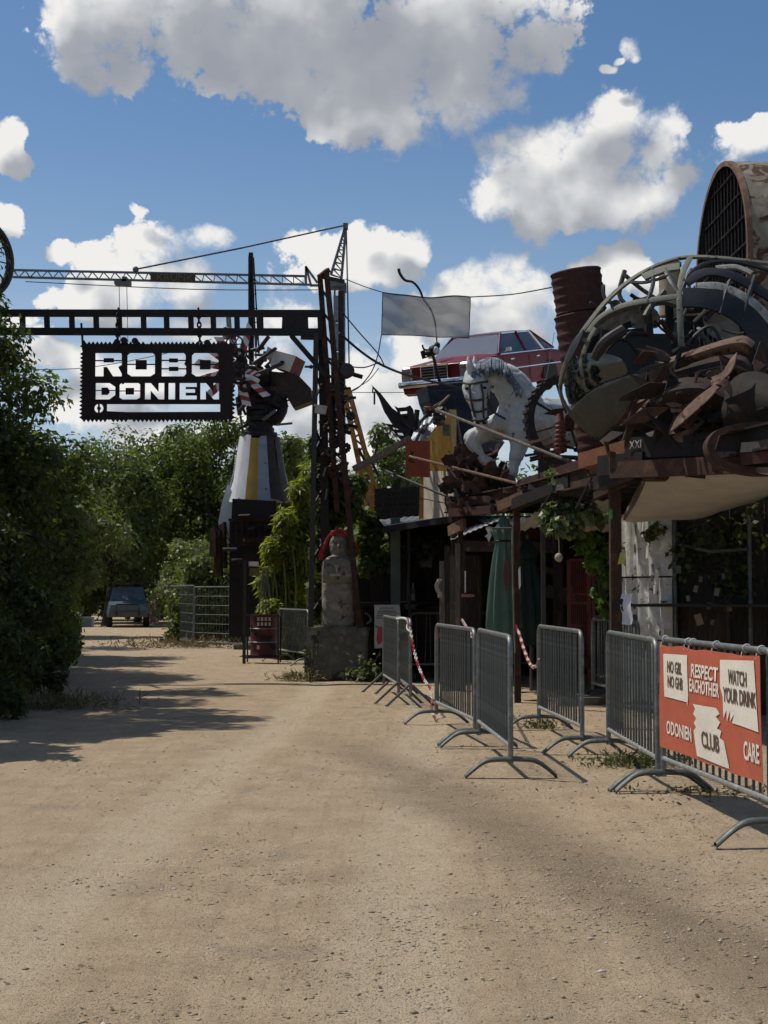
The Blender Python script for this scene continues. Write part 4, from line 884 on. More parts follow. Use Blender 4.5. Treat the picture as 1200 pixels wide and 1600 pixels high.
# ---------------------------------------------------------------- yellow crane boom lying behind the tower
def boom():
    d = 28.0; t = thing('crane_boom', 'rusty yellow lattice boom leaning behind the scrap tower', 'boom', P(596, 835, d))
    YB = mat('boom_yellow', (.48, .25, .06), (.36, .17, .045), (.55, .33, .10), scale=4, rough=.7, patch=((.16, .07, .03), .35, 5))
    A = [(533, 592), (544, 606)]; B = [(577, 800), (593, 790)]
    ch = [(P(*A[0], d), P(*B[0], d)), (P(*A[1], d), P(*B[1], d)), (P(*A[0], d + .4), P(*B[0], d + .55)), (P(*A[1], d + .4), P(*B[1], d + .55))]
    for c in ch: b = MB(); b.beam(c[0], c[1], .085); b.build('chord', YB, t)
    for i, j in ((0, 1), (2, 3), (0, 2), (1, 3)):
        for k in range(9):
            b = MB(); a = ch[i][0].lerp(ch[i][1], k / 9); c = ch[j][0].lerp(ch[j][1], (k + .5) / 9); a2 = ch[i][0].lerp(ch[i][1], (k + 1) / 9); b.beam(a, c, .035); b.beam(c, a2, .035); b.build('lacing', YB, t)
    b = MB(); b.slab([P(*q, d - .05) for q in ((570, 757), (590, 755), (594, 790), (576, 792))], (0, .6, 0)); b.build('boom_foot', YB, t)
    b = MB(); b.slab([P(*q, d - .02) for q in ((575, 790), (596, 795), (612, 845), (585, 840))], (0, .5, 0)); b.build('base_frame', YB, t)
    for x in (560, 570): b = MB(); b.beam(P(x, 700, d), P(x + 22, 745, d), .05); b.build('strut', DARKB, t)
boom()
b = MB(); b.beam(P(553, 733, 23.2), P(612, 702, 23.0), .11, .09); b.beam(P(610, 704, 23.0), P(641, 684, 22.9), .10, .08)
tag(b.build('timber_beam', WOODG), 'weathered timber slanting up from the tower to the orange box', 'timber')

# ---------------------------------------------------------------- drum stand, mesh fence, parked car
def drum_mesh(par, c, r, h, mt, bands, name='drum'):
    b = MB(); p = [(0, 0), (r, 0), (r * 1.03, .015), (r, .03)]
    for f in bands: p += [(r, h * f - .03), (r * 1.045, h * f), (r, h * f + .03)]
    p += [(r, h - .03), (r * 1.03, h - .015), (r, h), (r * .97, h), (r * .95, h - .03), (0, h - .03)]
    b.lathe(p, 28, None, c); return b.build(name, mt, par, True, 50)
def drumstand():
    d = 29.6; q = P(412, 1026, d); x = q.x
    t = thing('drum_stand', 'steel frame with upright post holding a dark red oil drum', 'stand', (x, d, 0))
    for dx, dy in ((-.36, -.3), (.32, -.3), (-.36, .3), (.32, .3)): b = MB(); b.beam((x + dx, d + dy, 0), (x + dx, d + dy, .98), .03); b.build('leg', DARKB, t)
    for z in (.12, .97):
        b = MB(); b.beam((x - .36, d - .3, z), (x + .32, d - .3, z), .03); b.beam((x - .36, d + .3, z), (x + .32, d + .3, z), .03); b.beam((x - .36, d - .3, z), (x - .36, d + .3, z), .03); b.beam((x + .32, d - .3, z), (x + .32, d + .3, z), .03); b.build('rail', DARKB, t)
    b = MB(); b.beam((x - .37, d - .32, 0), (x - .37, d - .32, 2.1), .06); b.build('upright', DARKB, t)
    for k in range(4): b = MB(); b.tube([(x - .1 + k * .07, d, 1.05), (x - .02 + k * .03, d, 1.95)], .012, 5); b.build('rod', GALVD, t)
    dr = drum_mesh(None, (x, d, .15), .275, .84, mat('drum_red', (.09, .016, .02), (.045, .012, .014), scale=5, rough=.5, bump=.1, patch=((.02, .018, .018), .4, 3)), (.33, .66), 'oil_drum')
    tag(dr, 'dark red oil drum standing in the steel frame by the bamboo', 'drum')
    for z in (.15 + .28, .15 + .555):
        b = MB(); b.lathe([(.283, -.012), (.292, 0), (.283, .012)], 28, None, (x, d, z), cap=False); b.build('hoop', GALV, dr, True)
    for k, (zz, s) in enumerate(((.9, .09), (.8, .08), (.33, .1))):
        for j in range(4 if k < 2 else 1):
            a = -1.9 + j * .28; b = MB(); q = Vector((x + .281 * math.cos(a), d + .281 * math.sin(a), zz)); b.box(q, (s * .55, .006, s * .8), frame(Vector((0, 0, 1)), Vector((math.cos(a), math.sin(a), 0)))); b.build('paint_mark', mat('paint_marks', (.5, .47, .45), (.35, .3, .3)), dr)
    b = MB(); b.box((x - .2, d - .15, 2.02), (.2, .12, .1)); lp = b.build('floodlight', mat('lamp_housing', (.4, .4, .38))); tag(lp, 'yellowish floodlight on top of the drum stand upright', 'lamp')
    b = MB(); b.box((x - .2, d - .215, 2.02), (.17, .012, .08)); b.build('lamp_glass', mat('lamp_glass', (.75, .72, .6), (.6, .58, .5), rough=.3), lp)
    b = MB(); b.beam((x - .37, d - .3, 1.95), (x - .2, d - .15, 1.96), .03); b.build('bracket', DARK, lp)
    b = MB(); b.box((x - .18, d - .15, 1.86), (.2, .14, .16)); b.build('battery_box', mat('olive_box', (.16, .15, .05), (.1, .1, .04)), lp)
drumstand()
FENW = mat('fence_wire', (.14, .15, .13), (.09, .095, .085), rough=.5, metal=.4)
def fence_panel(a, c, h, label):
    t = thing('mesh_fence_panel', label, 'fence', a, 'temporary mesh fence panels by the far drive'); a = Vector(a); c = Vector(c); u = Vector((0, 0, 1)); b = MB()
    b.tube([a + u * .08, a + u * h, c + u * h, c + u * .08], .024, 6); b.tube([a + u * .14, c + u * .14], .024, 6); b.build('frame', FENW, t, True)
    L = (c - a).length; n = int(L / .13); b = MB()
    for i in range(1, n): q = a.lerp(c, i / n); b.tube([q + u * .14, q + u * h], .0045, 4, cap=False)
    for i in range(1, 6): z = .14 + (h - .14) * i / 6; b.tube([a + u * z, c + u * z], .008, 4, cap=False)
    o = b.build('wire_mesh', FENW, t); 
    for q in (a, c): b = MB(); b.box(q + u * .06, (.6, .22, .12)); b.build('foot', CONC, t)
def gp(px, d): q = P(px, 925, d); return Vector((q.x, d, 0))
fence_panel(gp(304, 38.3), gp(385, 36.4), 1.58, 'right hand mesh fence panel ending at the drum stand')
fence_panel(gp(267, 41.5), gp(303, 38.4), 1.62, 'left hand mesh fence panel beside the end of the drive')

def suv():
    d = 61.0; x = P(200, 925, d).x; BODY = mat('suv_paint', (.10, .14, .16), (.07, .10, .12), scale=2, rough=.4, metal=.2, patch=((.1, .09, .07), .2, 3))
    t = thing('parked_car', 'boxy blue grey off-road car parked at the far end of the drive', 'car', (x, d, 0), local=True); t.rotation_euler = (0, 0, R(10))
    w = .82
    def loft(name, secs, mt):
        b = MB(); b.sheet([[(sx, y, z) for sx, z in s] for y, s in secs]); 
        b.add([(sx, secs[0][0], z) for sx, z in secs[0][1]], [tuple(range(len(secs[0][1])))]); b.add([(sx, secs[-1][0], z) for sx, z in secs[-1][1]], [tuple(range(len(secs[-1][1])))[::-1]])
        return b.build(name, mt, t, True, 30)
    def sec(w, z0, z1): return [(-w, z0), (-w * 1.02, (z0 + z1) / 2), (-w * .96, z1), (0, z1 + .03), (w * .96, z1), (w * 1.02, (z0 + z1) / 2), (w, z0), (-w, z0)]
    loft('body', [(-1.9, sec(.72, .5, .92)), (-1.8, sec(w, .42, .98)), (-.6, sec(w, .4, 1.06)), (-.5, sec(w, .4, 1.06)), (1.9, sec(w, .4, 1.06)), (2.0, sec(.75, .45, 1.0))], BODY)
    loft('cab', [(-.62, sec(.74, 1.0, 1.07)), (-.15, sec(.66, 1.0, 1.66)), (1.7, sec(.66, 1.0, 1.68)), (1.95, sec(.74, 1.0, 1.1))], BODY)
    GL_ = glassmat('car_glass', (.12, .16, .2), .3)
    b = MB(); b.slab([(-.64, -.60, 1.1), (.64, -.60, 1.1), (.56, -.22, 1.56), (-.56, -.22, 1.56)], (0, -.03, .02)); b.build('windscreen', mat('suv_glass', (.05, .07, .09), (.1, .12, .15), rough=.1), t)
    for s in (-1, 1):
        b = MB(); b.slab([(s * .75, -.3, 1.12), (s * .75, 1.5, 1.12), (s * .69, 1.5, 1.56), (s * .69, .05, 1.56)], (s * .02, 0, 0)); b.build('side_window', mat('suv_glass', (.05, .07, .09)), t)
        b = MB(); b.lathe([(0, 0), (.085, 0), (.095, .03), (.06, .05), (0, .055)], 14, frame(Vector((0, -1, 0))), (s * .55, -1.84, .82)); b.build('headlight', mat('lamp_clear', (.5, .5, .48), (.4, .4, .38), rough=.15), t, True)
        b = MB(); b.box((s * .86, -.45, 1.15), (.14, .08, .18)); b.build('mirror', DARK, t)
        for y in (-1.25, 1.25):
            b = MB(); M = frame(Vector((1, 0, 0))); b.lathe([(.2, -.11), (.34, -.11), (.37, -.06), (.37, .06), (.34, .11), (.2, .11)], 20, M, (s * .76, y, .37)); wl = b.build('wheel', mat('tyre', (.02, .02, .02), rough=.9), t, True)
            b = MB(); b.lathe([(0, -.08), (.2, -.08), (.21, .09), (0, .06)], 14, M, (s * .76, y, .37)); b.build('rim', GALVD, wl, True)
    b = MB(); b.box((0, -1.86, .78), (.7, .06, .26)); gr = b.build('grille', DARK, t)
    for k in range(4): b = MB(); b.box((0, -1.9, .69 + k * .06), (.68, .02, .018)); b.build('slat', GALVD, gr)
    b = MB(); b.box((0, -2.0, .52), (1.5, .16, .2)); b.build('bumper', mat('bumper_brown', (.10, .085, .06), (.07, .06, .045)), t)
    b = MB(); b.tube([(-.45, -2.1, .5), (-.45, -2.12, .95), (.45, -2.12, .95), (.45, -2.1, .5)], .035, 6); b.build('bull_bar', DARK, t)
    ld = MB()
    rows = [[(-.62 + .155 * j, -.2 + .3 * i, 1.72 + .2 * math.sin(math.pi * (j / 8)) ** .5 * math.sin(math.pi * max(.08, min(.92, i / 6))) ** .5) for j in range(9)] for i in range(7)]
    ld.sheet(rows, -.03); lo = ld.build('roof_load', mat('tarp_grey', (.06, .065, .07), (.04, .042, .045)), t, True)
    for y in (.0, 1.4): b = MB(); b.tube([(-.66, y, 1.66), (-.66, y, 1.73), (.66, y, 1.73), (.66, y, 1.66)], .025, 6); b.build('roof_bar', DARK, t)
suv()
b = MB(); b.slab([P(231, 937, 66), P(242, 934, 66), P(246, 975, 64), P(233, 977, 64)], (.05, .12, 0)); tag(b.build('leaning_board', mat('board_pink', (.26, .15, .11), (.19, .11, .085), scale=1.5)), 'reddish board leaning beside the parked off-road car', 'board')
b = MB(); b.box(P(133, 972, 48), (.5, .5, .34)); cr = b.build('plastic_crate', mat('crate_grey', (.34, .38, .36), (.26, .29, .28)));tag(cr, 'pale grey box at the verge left of the parked car', 'box')
for k in range(4): b = MB(); b.box(P(133, 967 + k * 4, 47.7), (.46, .02, .03)); b.build('slat', mat('crate_grey', (.3, .3, .3)), cr)
# ---------------------------------------------------------------- scrap deck on posts
ZD = 2.62
def XY(px, d): q = P(px, 925, d); return q.x, d
deck_pts = [(XY(700, 21.6)), (XY(808, 19.0)), (XY(962, 15.2)), (XY(1215, 11.8))]
def steel_beam(name, a, c, h, w, mt, par):
    """I-section beam"""
    a = Vector(a); c = Vector(c); b = MB(); u = Vector((0, 0, 1))
    b.beam(a + u * (h / 2 - .01), c + u * (h / 2 - .01), w, .02); b.beam(a - u * (h / 2 - .01), c - u * (h / 2 - .01), w, .02); b.beam(a, c, .02, h - .04); return b.build(name, mt, par)
def deck():
    t = thing('scrap_deck', 'rusty steel deck on thin posts carrying the horse, wheel and cockpit wreck', 'platform', (2.6, 15.5, 0))
    F = [Vector((x, y, ZD + .12)) for x, y in deck_pts]
    for i in range(3): steel_beam('edge_beam', F[i], F[i + 1], .22, .12, RUST if i < 2 else DARK, t)
    steel_beam('edge_beam', F[2] + Vector((.1, .5, .22)), F[3] + Vector((.1, .5, .2)), .2, .12, DARK, t)
    B = [Vector((3.6, 22.0, ZD + .12)), Vector((5.8, 18.0, ZD + .12)), Vector((6.8, 12.5, ZD + .12))]
    steel_beam('edge_beam', B[0], B[1], .22, .12, RUST, t); steel_beam('edge_beam', B[1], B[2], .22, .12, RUST, t); steel_beam('edge_beam', F[0], B[0], .2, .12, RUST, t)
    for i in range(13):
        f = i / 12; y = 21.4 - f * 9.2
        xa = np.interp(-y, [-21.6, -19, -15.2, -11.8], [p[0] for p in deck_pts]); xb = np.interp(-y, [-22, -18, -12.5], [3.6, 5.8, 6.8])
        steel_beam('joist', (xa + .05, y, ZD + .13), (xb, y + .5, ZD + .13), .14, .08, RUST if i % 2 else DARK, t)
    for i in range(22):                                         # deck boards of mixed scrap plate
        y0 = 21.3 - i * .43
        if 15.9 < y0 < 18.9: continue                           # open joists here: sun falls through
        xa = np.interp(-y0, [-21.6, -19, -15.2, -11.8], [p[0] for p in deck_pts]); xb = np.interp(-y0, [-22, -18, -12.5], [3.6, 5.8, 6.8])
        b = MB(); b.box(((xa + xb) / 2 + .1, y0 + .25, ZD + .25 + rnd.uniform(0, .02)), (xb - xa - .1, .40, .02), Matrix.Rotation(.05, 3, 'Z')); b.build('deck_plate', rnd.choice([RUST, DARK, RUSTRED]), t)
    for px, d, w, top, mt, base in ((808, 19.0, .085, 786, RUST, 1097), (962, 15.2, .115, 752, RUST, None), (720, 21.3, .075, 800, RUST, None), (849, 17.9, .055, 768, DARKB, None)):
        q = P(px, 925, d); b = MB(); b.box((q.x, d, ZD / 2), (w, w, ZD + .05)); b.build('post', mt, t)
    # front clutter: packed beams, gussets
    def st(name, a, c, da, dc, w, h, mt): b = MB(); b.beam(P(*a, da), P(*c, dc), w, h); b.build(name, mt, t)
    st('cross_beam', (705, 783), (790, 781), 20.9, 19.6, .12, .12, RUST); st('cross_beam', (705, 801), (792, 795), 20.7, 19.4, .10, .12, RUSTRED)
    st('cross_beam', (783, 792), (823, 774), 19.0, 18.6, .14, .13, RUST2); st('cross_beam', (788, 766), (830, 766), 19.3, 18.8, .06, .08, RUST)
    st('cross_beam', (800, 790), (895, 752), 18.9, 16.7, .12, .14, DARK); st('cross_beam', (815, 760), (930, 722), 18.8, 16.4, .12, .15, RUSTRED)
    st('cross_beam', (868, 765), (960, 745), 17.4, 15.6, .12, .16, DARK); st('cross_beam', (912, 721), (990, 699), 15.0, 14.2, .14, .16, RUSTOR)
    st('cross_beam', (935, 757), (985, 738), 15.1, 14.6, .13, .13, DARKB); st('cross_beam', (930, 775), (980, 752), 15.4, 14.8, .05, .07, RUST)
    st('cross_beam', (985, 700), (1230, 692), 14.1, 12.2, .14, .20, DARK); st('cross_beam', (960, 735), (1230, 722), 14.3, 12.0, .12, .16, RUST)
    st('cross_beam', (940, 728), (1010, 722), 14.6, 13.8, .10, .2, DARK)
    st('splice_plate', (702, 830), (726, 818), 21.1, 20.6, .05, .15, RUST2); st('hanger', (842, 800), (862, 770), 17.4, 17.0, .02, .02, DARK)
    st('hanger', (900, 795), (925, 745), 16.2, 15.8, .02, .02, DARK); st('hanger', (925, 790), (932, 755), 16.0, 15.8, .015, .015, DARK)
    for k in range(40):
        f = rnd.random(); px = 705 + f * 500; dd = np.interp(px, [700, 808, 962, 1215], [21.6, 19, 15.2, 11.8]) - .12
        y = np.interp(px, [700, 808, 962, 1215], [796, 778, 738, 712]) + rnd.uniform(-16, 16)
        b = MB(); b.box(P(px, y, dd), (rnd.uniform(.08, .3), rnd.uniform(.03, .15), rnd.uniform(.04, .14)), frame(Vector((rnd.uniform(-.4, .4), rnd.uniform(-.4, .4), 1)))); b.build('scrap_piece', rnd.choice([RUST, DARK, RUSTRED, DARKB, RUST]), t)
    b = MB(); me = text_mesh('XXI', .115, 1.0, .002); me.materials.append(mat('chalk', (.35, .34, .33), (.25, .25, .24)))
    ua = P(985, 700, 14.1); uc = P(1230, 692, 12.2); uu = (uc - ua); uu.z = 0; uu.normalize(); nn = Vector((uu.y, -uu.x, 0))
    me.transform(Matrix.Translation(ua + uu * .19 + nn * .085 + Vector((0, 0, .01)) - ORG[t]) @ Matrix((uu, Vector((0, 0, 1)), nn)).transposed().to_4x4()); link_mesh('chalk_mark', me, t)
    return t
deck()
def ptube(name, pts, r, mt, label=None, cat=None, par=None, sm=4, n=7, group=None):
    b = MB(); v = [P(*p) for p in pts]; v = smoothpts(v, sm) if len(v) > 2 and sm > 1 else v; b.tube(v, r, n); o = b.build(name, mt, par, True)
    if label: tag(o, label, cat, group)
    return o
def pslab(name, pts, d, th, mt, label=None, cat=None, par=None, tilt=(0, 0)):
    """plate at distance d with thickness th, leaning in depth: tilt = metres per px in x, y from its first corner"""
    q = [P(x, y, d + (x - pts[0][0]) * tilt[0] + (y - pts[0][1]) * tilt[1]) for x, y in pts]; b = MB(); b.slab(q, (0, th, 0)); o = b.build(name, mt, par)
    if label: tag(o, label, cat)
    return o
ptube('steel_rod', [(681, 640, 20.0), (905, 727, 17.4)], .022, WOODG, 'long pale rod slanting across the horse legs down to the wheel', 'rod')
ptube('steel_rod', [(640, 713, 21.5), (850, 766, 18.4)], .020, RUST2, 'lower long rod running from the orange box to the deck edge', 'rod')
ptube('steel_rod', [(596, 733, 23.5), (728, 788, 20.6)], .020, DARKB, 'dark rod running from the timber down to the deck corner', 'rod')
ptube('steel_rod', [(655, 778, 23.0), (705, 788, 20.9)], .008, DARKB, 'thin wire rod across the pale lower face of the yellow hut', 'rod')

# ---------------------------------------------------------------- awning, paper sign, tape on the deck
def awning():
    b = MB(); TL = P(1020, 729, 14.4); BL = P(977, 810, 16.6); TR = P(1215, 735, 11.9); BR = P(1245, 748, 16.6); rows = []
    for i in range(15):
        f = i / 14; row = []
        for j in range(21):
            g = j / 20; q = TL.lerp(TR, g).lerp(BL.lerp(BR, g), f)
            q.z -= .16 * math.sin(math.pi * g) * f + .05 * math.sin(math.pi * f); q.z += .012 * math.sin(g * 17 + f * 4) * f; row.append(q)
        rows.append(row)
    b.sheet(rows, .03); o = b.build('awning', mat('canvas_cream', (.47, .45, .41), (.37, .35, .315), scale=3, rough=.8, bump=.2, bscale=8, patch=((.28, .25, .2), .12, 2.5)), None, True, 60)
    tag(o, 'slack cream panel hung as an awning under the dark deck', 'awning')
    c = P(1044, 759, 15.0); b = MB(); b.lathe([(0, -.012), (.055, -.012), (.06, 0), (.06, .01)], 18, frame(Vector((.1, -.6, -1))), c + Vector((0, -.06, -.05))); b.build('drain_hole', DARK, o, True)
    for a, c in ((TL, TR), (TL, BL)): b = MB(); b.beam(a, c, .06, .05); b.build('edge_batten', WOODG, o)
awning()
def small_tarps():
    CT = mat('canvas_cream', (.6, .5, .4))
    for lab, q, d2 in (('cream tarpaulin strip hanging behind the ivy at the deck edge', [(870, 795), (960, 778), (960, 830), (872, 828)], 18.6), ('bright torn tarpaulin piece between the parasol and ivy', [(810, 822), (848, 792), (860, 818), (858, 826), (812, 828)], 19.6)):
        b = MB(); A, B_, C_, D_ = [P(q[k][0], q[k][1], d2 + (.9 if k in (2, 3) else -.3)) for k in range(4)] if len(q) == 4 else [P(*q[0], d2 + .6), P(*q[1], d2 - .3), P(*q[2], d2), P(*q[4], d2 + .8)]
        rows = [[A.lerp(B_, j / 10).lerp(D_.lerp(C_, j / 10), i / 5) + Vector((0, 0, -.05 * math.sin(math.pi * i / 5) + .02 * math.sin(j * 2.1))) for j in range(11)] for i in range(6)]
        b.sheet(rows, .006); tag(b.build('tarpaulin', CT, None, True), lab, 'tarpaulin')
small_tarps()
xp, yp = XY(962, 15.2)
def paper_sign():
    z1 = P(960, 928, 15.1).z; z0 = P(960, 976, 15.1).z; x0 = P(957, 925, 15.1).x; x1 = P(985, 925, 15.1).x; b = MB()
    rows = [[(x0 + (x1 - x0) * j / 8 + .01 * math.sin(i * 1.3), 15.2 + .05 - .026 * j - .012 * math.sin(j * .8 + i), z0 + (z1 - z0) * i / 6 + .006 * math.sin(j * 1.7)) for j in range(9)] for i in range(7)]
    b.sheet(rows, .003); o = b.build('paper_sign', mat('paper', (.66, .66, .68), (.55, .55, .58), rough=.7, bump=.15, bscale=15), None, True)
    tag(o, 'crumpled white paper with a black flower print wrapped round the deck post', 'paper sign')
    c = Vector(((x0 + x1) / 2 - .005, 15.2 - .085, z0 + (z1 - z0) * .62)); b = MB()
    for a in (80, 200, 320):
        a = R(a); m = c + Vector((math.cos(a) * .045, 0, math.sin(a) * .04)); b.lathe([(0, 0), (.034, 0), (.034, .003), (0, .003)], 12, frame(Vector((0, -1, 0))), m, sx=.8 if a < 2 else 1)
    b.beam(c + Vector((.02, 0, .01)), c + Vector((.085, 0, .03)), .01, .003); b.build('flower_print', mat('ink', (.02, .02, .022)), o)
paper_sign()
pslab('yellow_sticker', [(965, 882), (977, 880), (973, 862), (969, 864)], 15.13, .004, mat('sticker_yellow', (.45, .40, .08)), 'yellow triangular sticker on the deck post above the paper', 'sticker')
pslab('green_tape', [(953, 796), (957, 796), (957, 811), (953, 811)], 15.12, .01, mat('tape_green', (.03, .35, .09)), 'bright green tape round the upper deck post', 'tape')

# ---------------------------------------------------------------- ivy on the deck edge and vines below
climber('ivy', 'ivy with pale sunlit leaves trailing over the deck edge', [(862, 800, 14, 16), (885, 790, 16, 14), (905, 805, 16, 15), (872, 822, 16, 14), (895, 828, 15, 12), (920, 800, 14, 16), (938, 812, 12, 14), (852, 815, 10, 14), (875, 750, 12, 8), (860, 740, 8, 8), (900, 765, 18, 8)], 17.2, 1500, .075, LEAFI, 15, 'ivy', aspect=.85)
climber('climbing_plant', 'yellow green vine hanging behind the dark deck post', [(925, 845, 16, 14), (940, 860, 14, 16), (930, 880, 16, 16), (945, 900, 10, 16), (935, 925, 12, 16), (945, 950, 9, 16), (912, 855, 12, 10)], 18.6, 900, .085, leafmat('leaf_lime', (.06, .10, .02), (.12, .20, .03), (.16, .26, .05), trans=.5), 16, aspect=.8)
climber('climbing_plant', 'dark ivy covering the wall below the awning at the right', [(1110, 840, 60, 40), (1180, 830, 50, 50), (1070, 870, 30, 40), (1150, 900, 50, 40), (1195, 920, 30, 60)], 16.9, 1300, .08, LEAFD, 17, 'ivy', aspect=.8, dv=.05)
climber('climbing_plant', 'ivy sprig at the top of the white corrugated wall', [(1025, 826, 12, 8), (1015, 835, 10, 9)], 17.0, 140, .07, LEAFM, 18, 'ivy', stems=3, aspect=.8)
for i, (x, y, d) in enumerate(((874, 865, 17.4),)):
    b = MB(); b.tube([P(873, 830, d), P(874, 868, d)], .006, 5); b.ball(P(873, 871, d), (.05, .05, .055)); tag(b.build('hanging_bundle', mat('dried_flower', (.35, .33, .24), (.22, .2, .14)), None, True), 'small dried bundle dangling on a string below the ivy', 'bundle')
def hanging_bird():
    b = MB(); d = 20.2
    b.slab([P(x, y, d) for x, y in ((757, 838), (764, 833), (768, 836), (764, 847), (761, 840))], (0, .03, 0)); b.ball(P(765, 826, d), (.055, .05, .035)); b.beam(P(763, 828, d), P(766, 838, d), .04)
    tag(b.build('hanging_cloth', mat('white_rag', (.75, .74, .7), (.6, .6, .57)), None, True), 'small white bird shaped rag hanging left of the green parasol', 'rag')
hanging_bird()

# ---------------------------------------------------------------- sheds behind the barriers
def plank_wall(t, a, c, z0, z1, w, mt, th=.03, jit=.02, name='plank'):
    a = Vector((a[0], a[1], 0)); c = Vector((c[0], c[1], 0)); L = (c - a).length; n = max(1, int(L / w)); u = (c - a).normalized(); nr = Vector((u.y, -u.x, 0))
    M = Matrix((u, nr, Vector((0, 0, 1)))).transposed()
    for i in range(n):
        q = a + u * (L * (i + .5) / n) + nr * rnd.uniform(0, jit); b = MB(); zt = z1 + rnd.uniform(-jit, jit); b.box((q.x, q.y, (z0 + zt) / 2), (L / n - .012, th, zt - z0), M); b.build(name, mt if not isinstance(mt, list) else rnd.choice(mt), t)
def corrugated(t, A, B, C, D, n, amp, mt, name, th=.006):
    """sheet A-B (along the waves' run) ... D-C, ribs running from A to D"""
    A, B, C, D = map(Vector, (A, B, C, D)); nr = (B - A).cross(D - A).normalized(); b = MB()
    b.sheet([[A.lerp(B, j / (n * 4)).lerp(D.lerp(C, j / (n * 4)), i / 3) + nr * amp * math.sin(j * math.pi / 2) for j in range(n * 4 + 1)] for i in range(4)], th); return b.build(name, mt, t, True, 60)
def sheds():
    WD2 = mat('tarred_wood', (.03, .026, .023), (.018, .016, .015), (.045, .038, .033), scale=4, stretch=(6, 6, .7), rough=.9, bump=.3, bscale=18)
    t = thing('workshop_shed', 'dark open fronted timber shed behind the parasols and barriers', 'shed', (2.4, 23.5, 0))
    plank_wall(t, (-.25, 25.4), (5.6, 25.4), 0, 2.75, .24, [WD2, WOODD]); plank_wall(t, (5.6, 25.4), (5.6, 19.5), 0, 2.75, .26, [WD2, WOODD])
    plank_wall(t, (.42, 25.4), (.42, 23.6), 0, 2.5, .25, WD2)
    b = MB(); b.box((2.6, 25.6, 1.4), (6.2, .04, 2.8)); b.box((5.75, 22.5, 1.4), (.04, 6.2, 2.8)); b.build('lining', DARK, t)  # added unseen backing, blocks light slits between the planks
    corrugated(t, P(602, 824, 23.6), P(706, 808, 22.3), (1.9, 25.6, 2.9), (-.1, 25.6, 2.75), 14, .008, mat('tin_dark', (.16, .17, .17), (.1, .105, .1), rough=.5, metal=.4, patch=((.1, .05, .03), .3, 3)), 'tin_roof')
    b = MB(); b.beam(P(602, 827, 23.58), P(707, 811, 22.28), .05, .10); b.build('fascia', DARK, t)
    corrugated(t, P(704, 844, 21.6), P(778, 814, 21.4), P(790, 806, 24.5), P(704, 832, 24.5), 9, .008, mat('tin_pale', (.36, .35, .33), (.24, .24, .23), rough=.6, metal=.3, patch=((.18, .13, .1), .3, 3)), 'tin_roof')
    corrugated(t, (1.6, 21.9, 2.45), (5.6, 19.6, 2.45), (5.6, 25.3, 2.75), (1.6, 25.3, 2.75), 30, .02, DARK, 'tin_roof')
    b = MB(); b.beam(P(712, 853, 21.8), P(872, 855, 21.3), .08, .16); b.build('lintel', mat('lintel_brown', (.09, .065, .05), (.05, .04, .035), patch=((.22, .2, .18), .35, 9)), t)
    b = MB(); b.beam(P(770, 833, 21.7), P(870, 836, 21.3), .05, .13); b.build('header_board', RUSTRED, t)
    for px, d, w, m in ((710, 21.9, .09, WOODD), (872, 21.2, .14, WOODD), (618, 24.2, .16, mat('post_green', (.10, .12, .10), (.07, .085, .07)))):
        q = P(px, 925, d); b = MB(); b.box((q.x, d, 1.35), (w, w, 2.7)); b.build('corner_post', m, t)
    b = MB(); q = P(735, 925, 23.2); b.box((q.x, 23.2, 1.02), (.36, .03, 2.04)); b.build('door', WOODD, t)
    for k in range(26):
        px = rnd.uniform(640, 900); y = rnd.uniform(850, 985); q = P(px, y, 25.2); b = MB(); b.box(q, (rnd.uniform(.06, .3), .06, rnd.uniform(.05, .3)), Matrix.Rotation(rnd.uniform(-.3, .3), 3, 'Y')); b.build('wall_junk', rnd.choice([WOODG, RUST, DARK, GALVD, WOODD]), t)
    # left dark bay
    t2 = thing('bar_counter', 'dark bar counter in the shade right of the stone figure', 'counter', (.1, 24.6, 0))
    b = MB(); b.beam(P(558, 944, 24.3), P(664, 942, 24.6), .5, .05); b.build('counter_top', DARK, t2)
    plank_wall(t2, XY(566, 24.4), XY(690, 24.7), 0, 1.2, .2, mat('bar_wood', (.04, .022, .018), (.025, .016, .014)))
    for x, y, r in ((636, 948, .05), (645, 948, .05), (640, 957, .035), (645, 925, .04)):
        b = MB(); b.lathe([(r * .6, -.02), (r, -.02), (r, .02), (r * .6, .02)], 14, frame(Vector((0, -1, 0))), P(x, y, 24.25)); b.build('disc', GALVD, t2, True)
    b = MB(); b.tube(smoothpts([P(570, 958, 24.1), P(577, 962, 24.1), P(579, 970, 24.1), P(572, 975, 24.1)], 4), .02, 6); b.build('hook', GALV, t2, True)
    b = MB(); b.lathe([(.04, 0), (.04, .16), (.018, .22), (.018, .29)], 10, None, P(645, 938, 24.4)); tag(b.build('bottle', mat('bottle_white', (.4, .4, .38), (.3, .3, .28)), None, True), 'pale bottle standing on the dark bar counter', 'bottle')
    # things behind: orange sheet fence, pale roof
    t3 = thing('corrugated_fence', 'sunlit rust orange sheet fence seen between the tower and the dark shed', 'fence', (P(585, 925, 29).x, 29, 0))
    for k in range(4):
        a = XY(556 + k * 15, 29); c = XY(556 + k * 15 + 14.6, 29); corrugated(t3, (a[0], 29 + .02 * (k % 2), .2), (c[0], 29 + .02 * (k % 2), .2), (c[0], 29, 1.82 + .03 * (k % 2)), (a[0], 29, 1.82), 3, .015, RUSTOR, 'sheet')
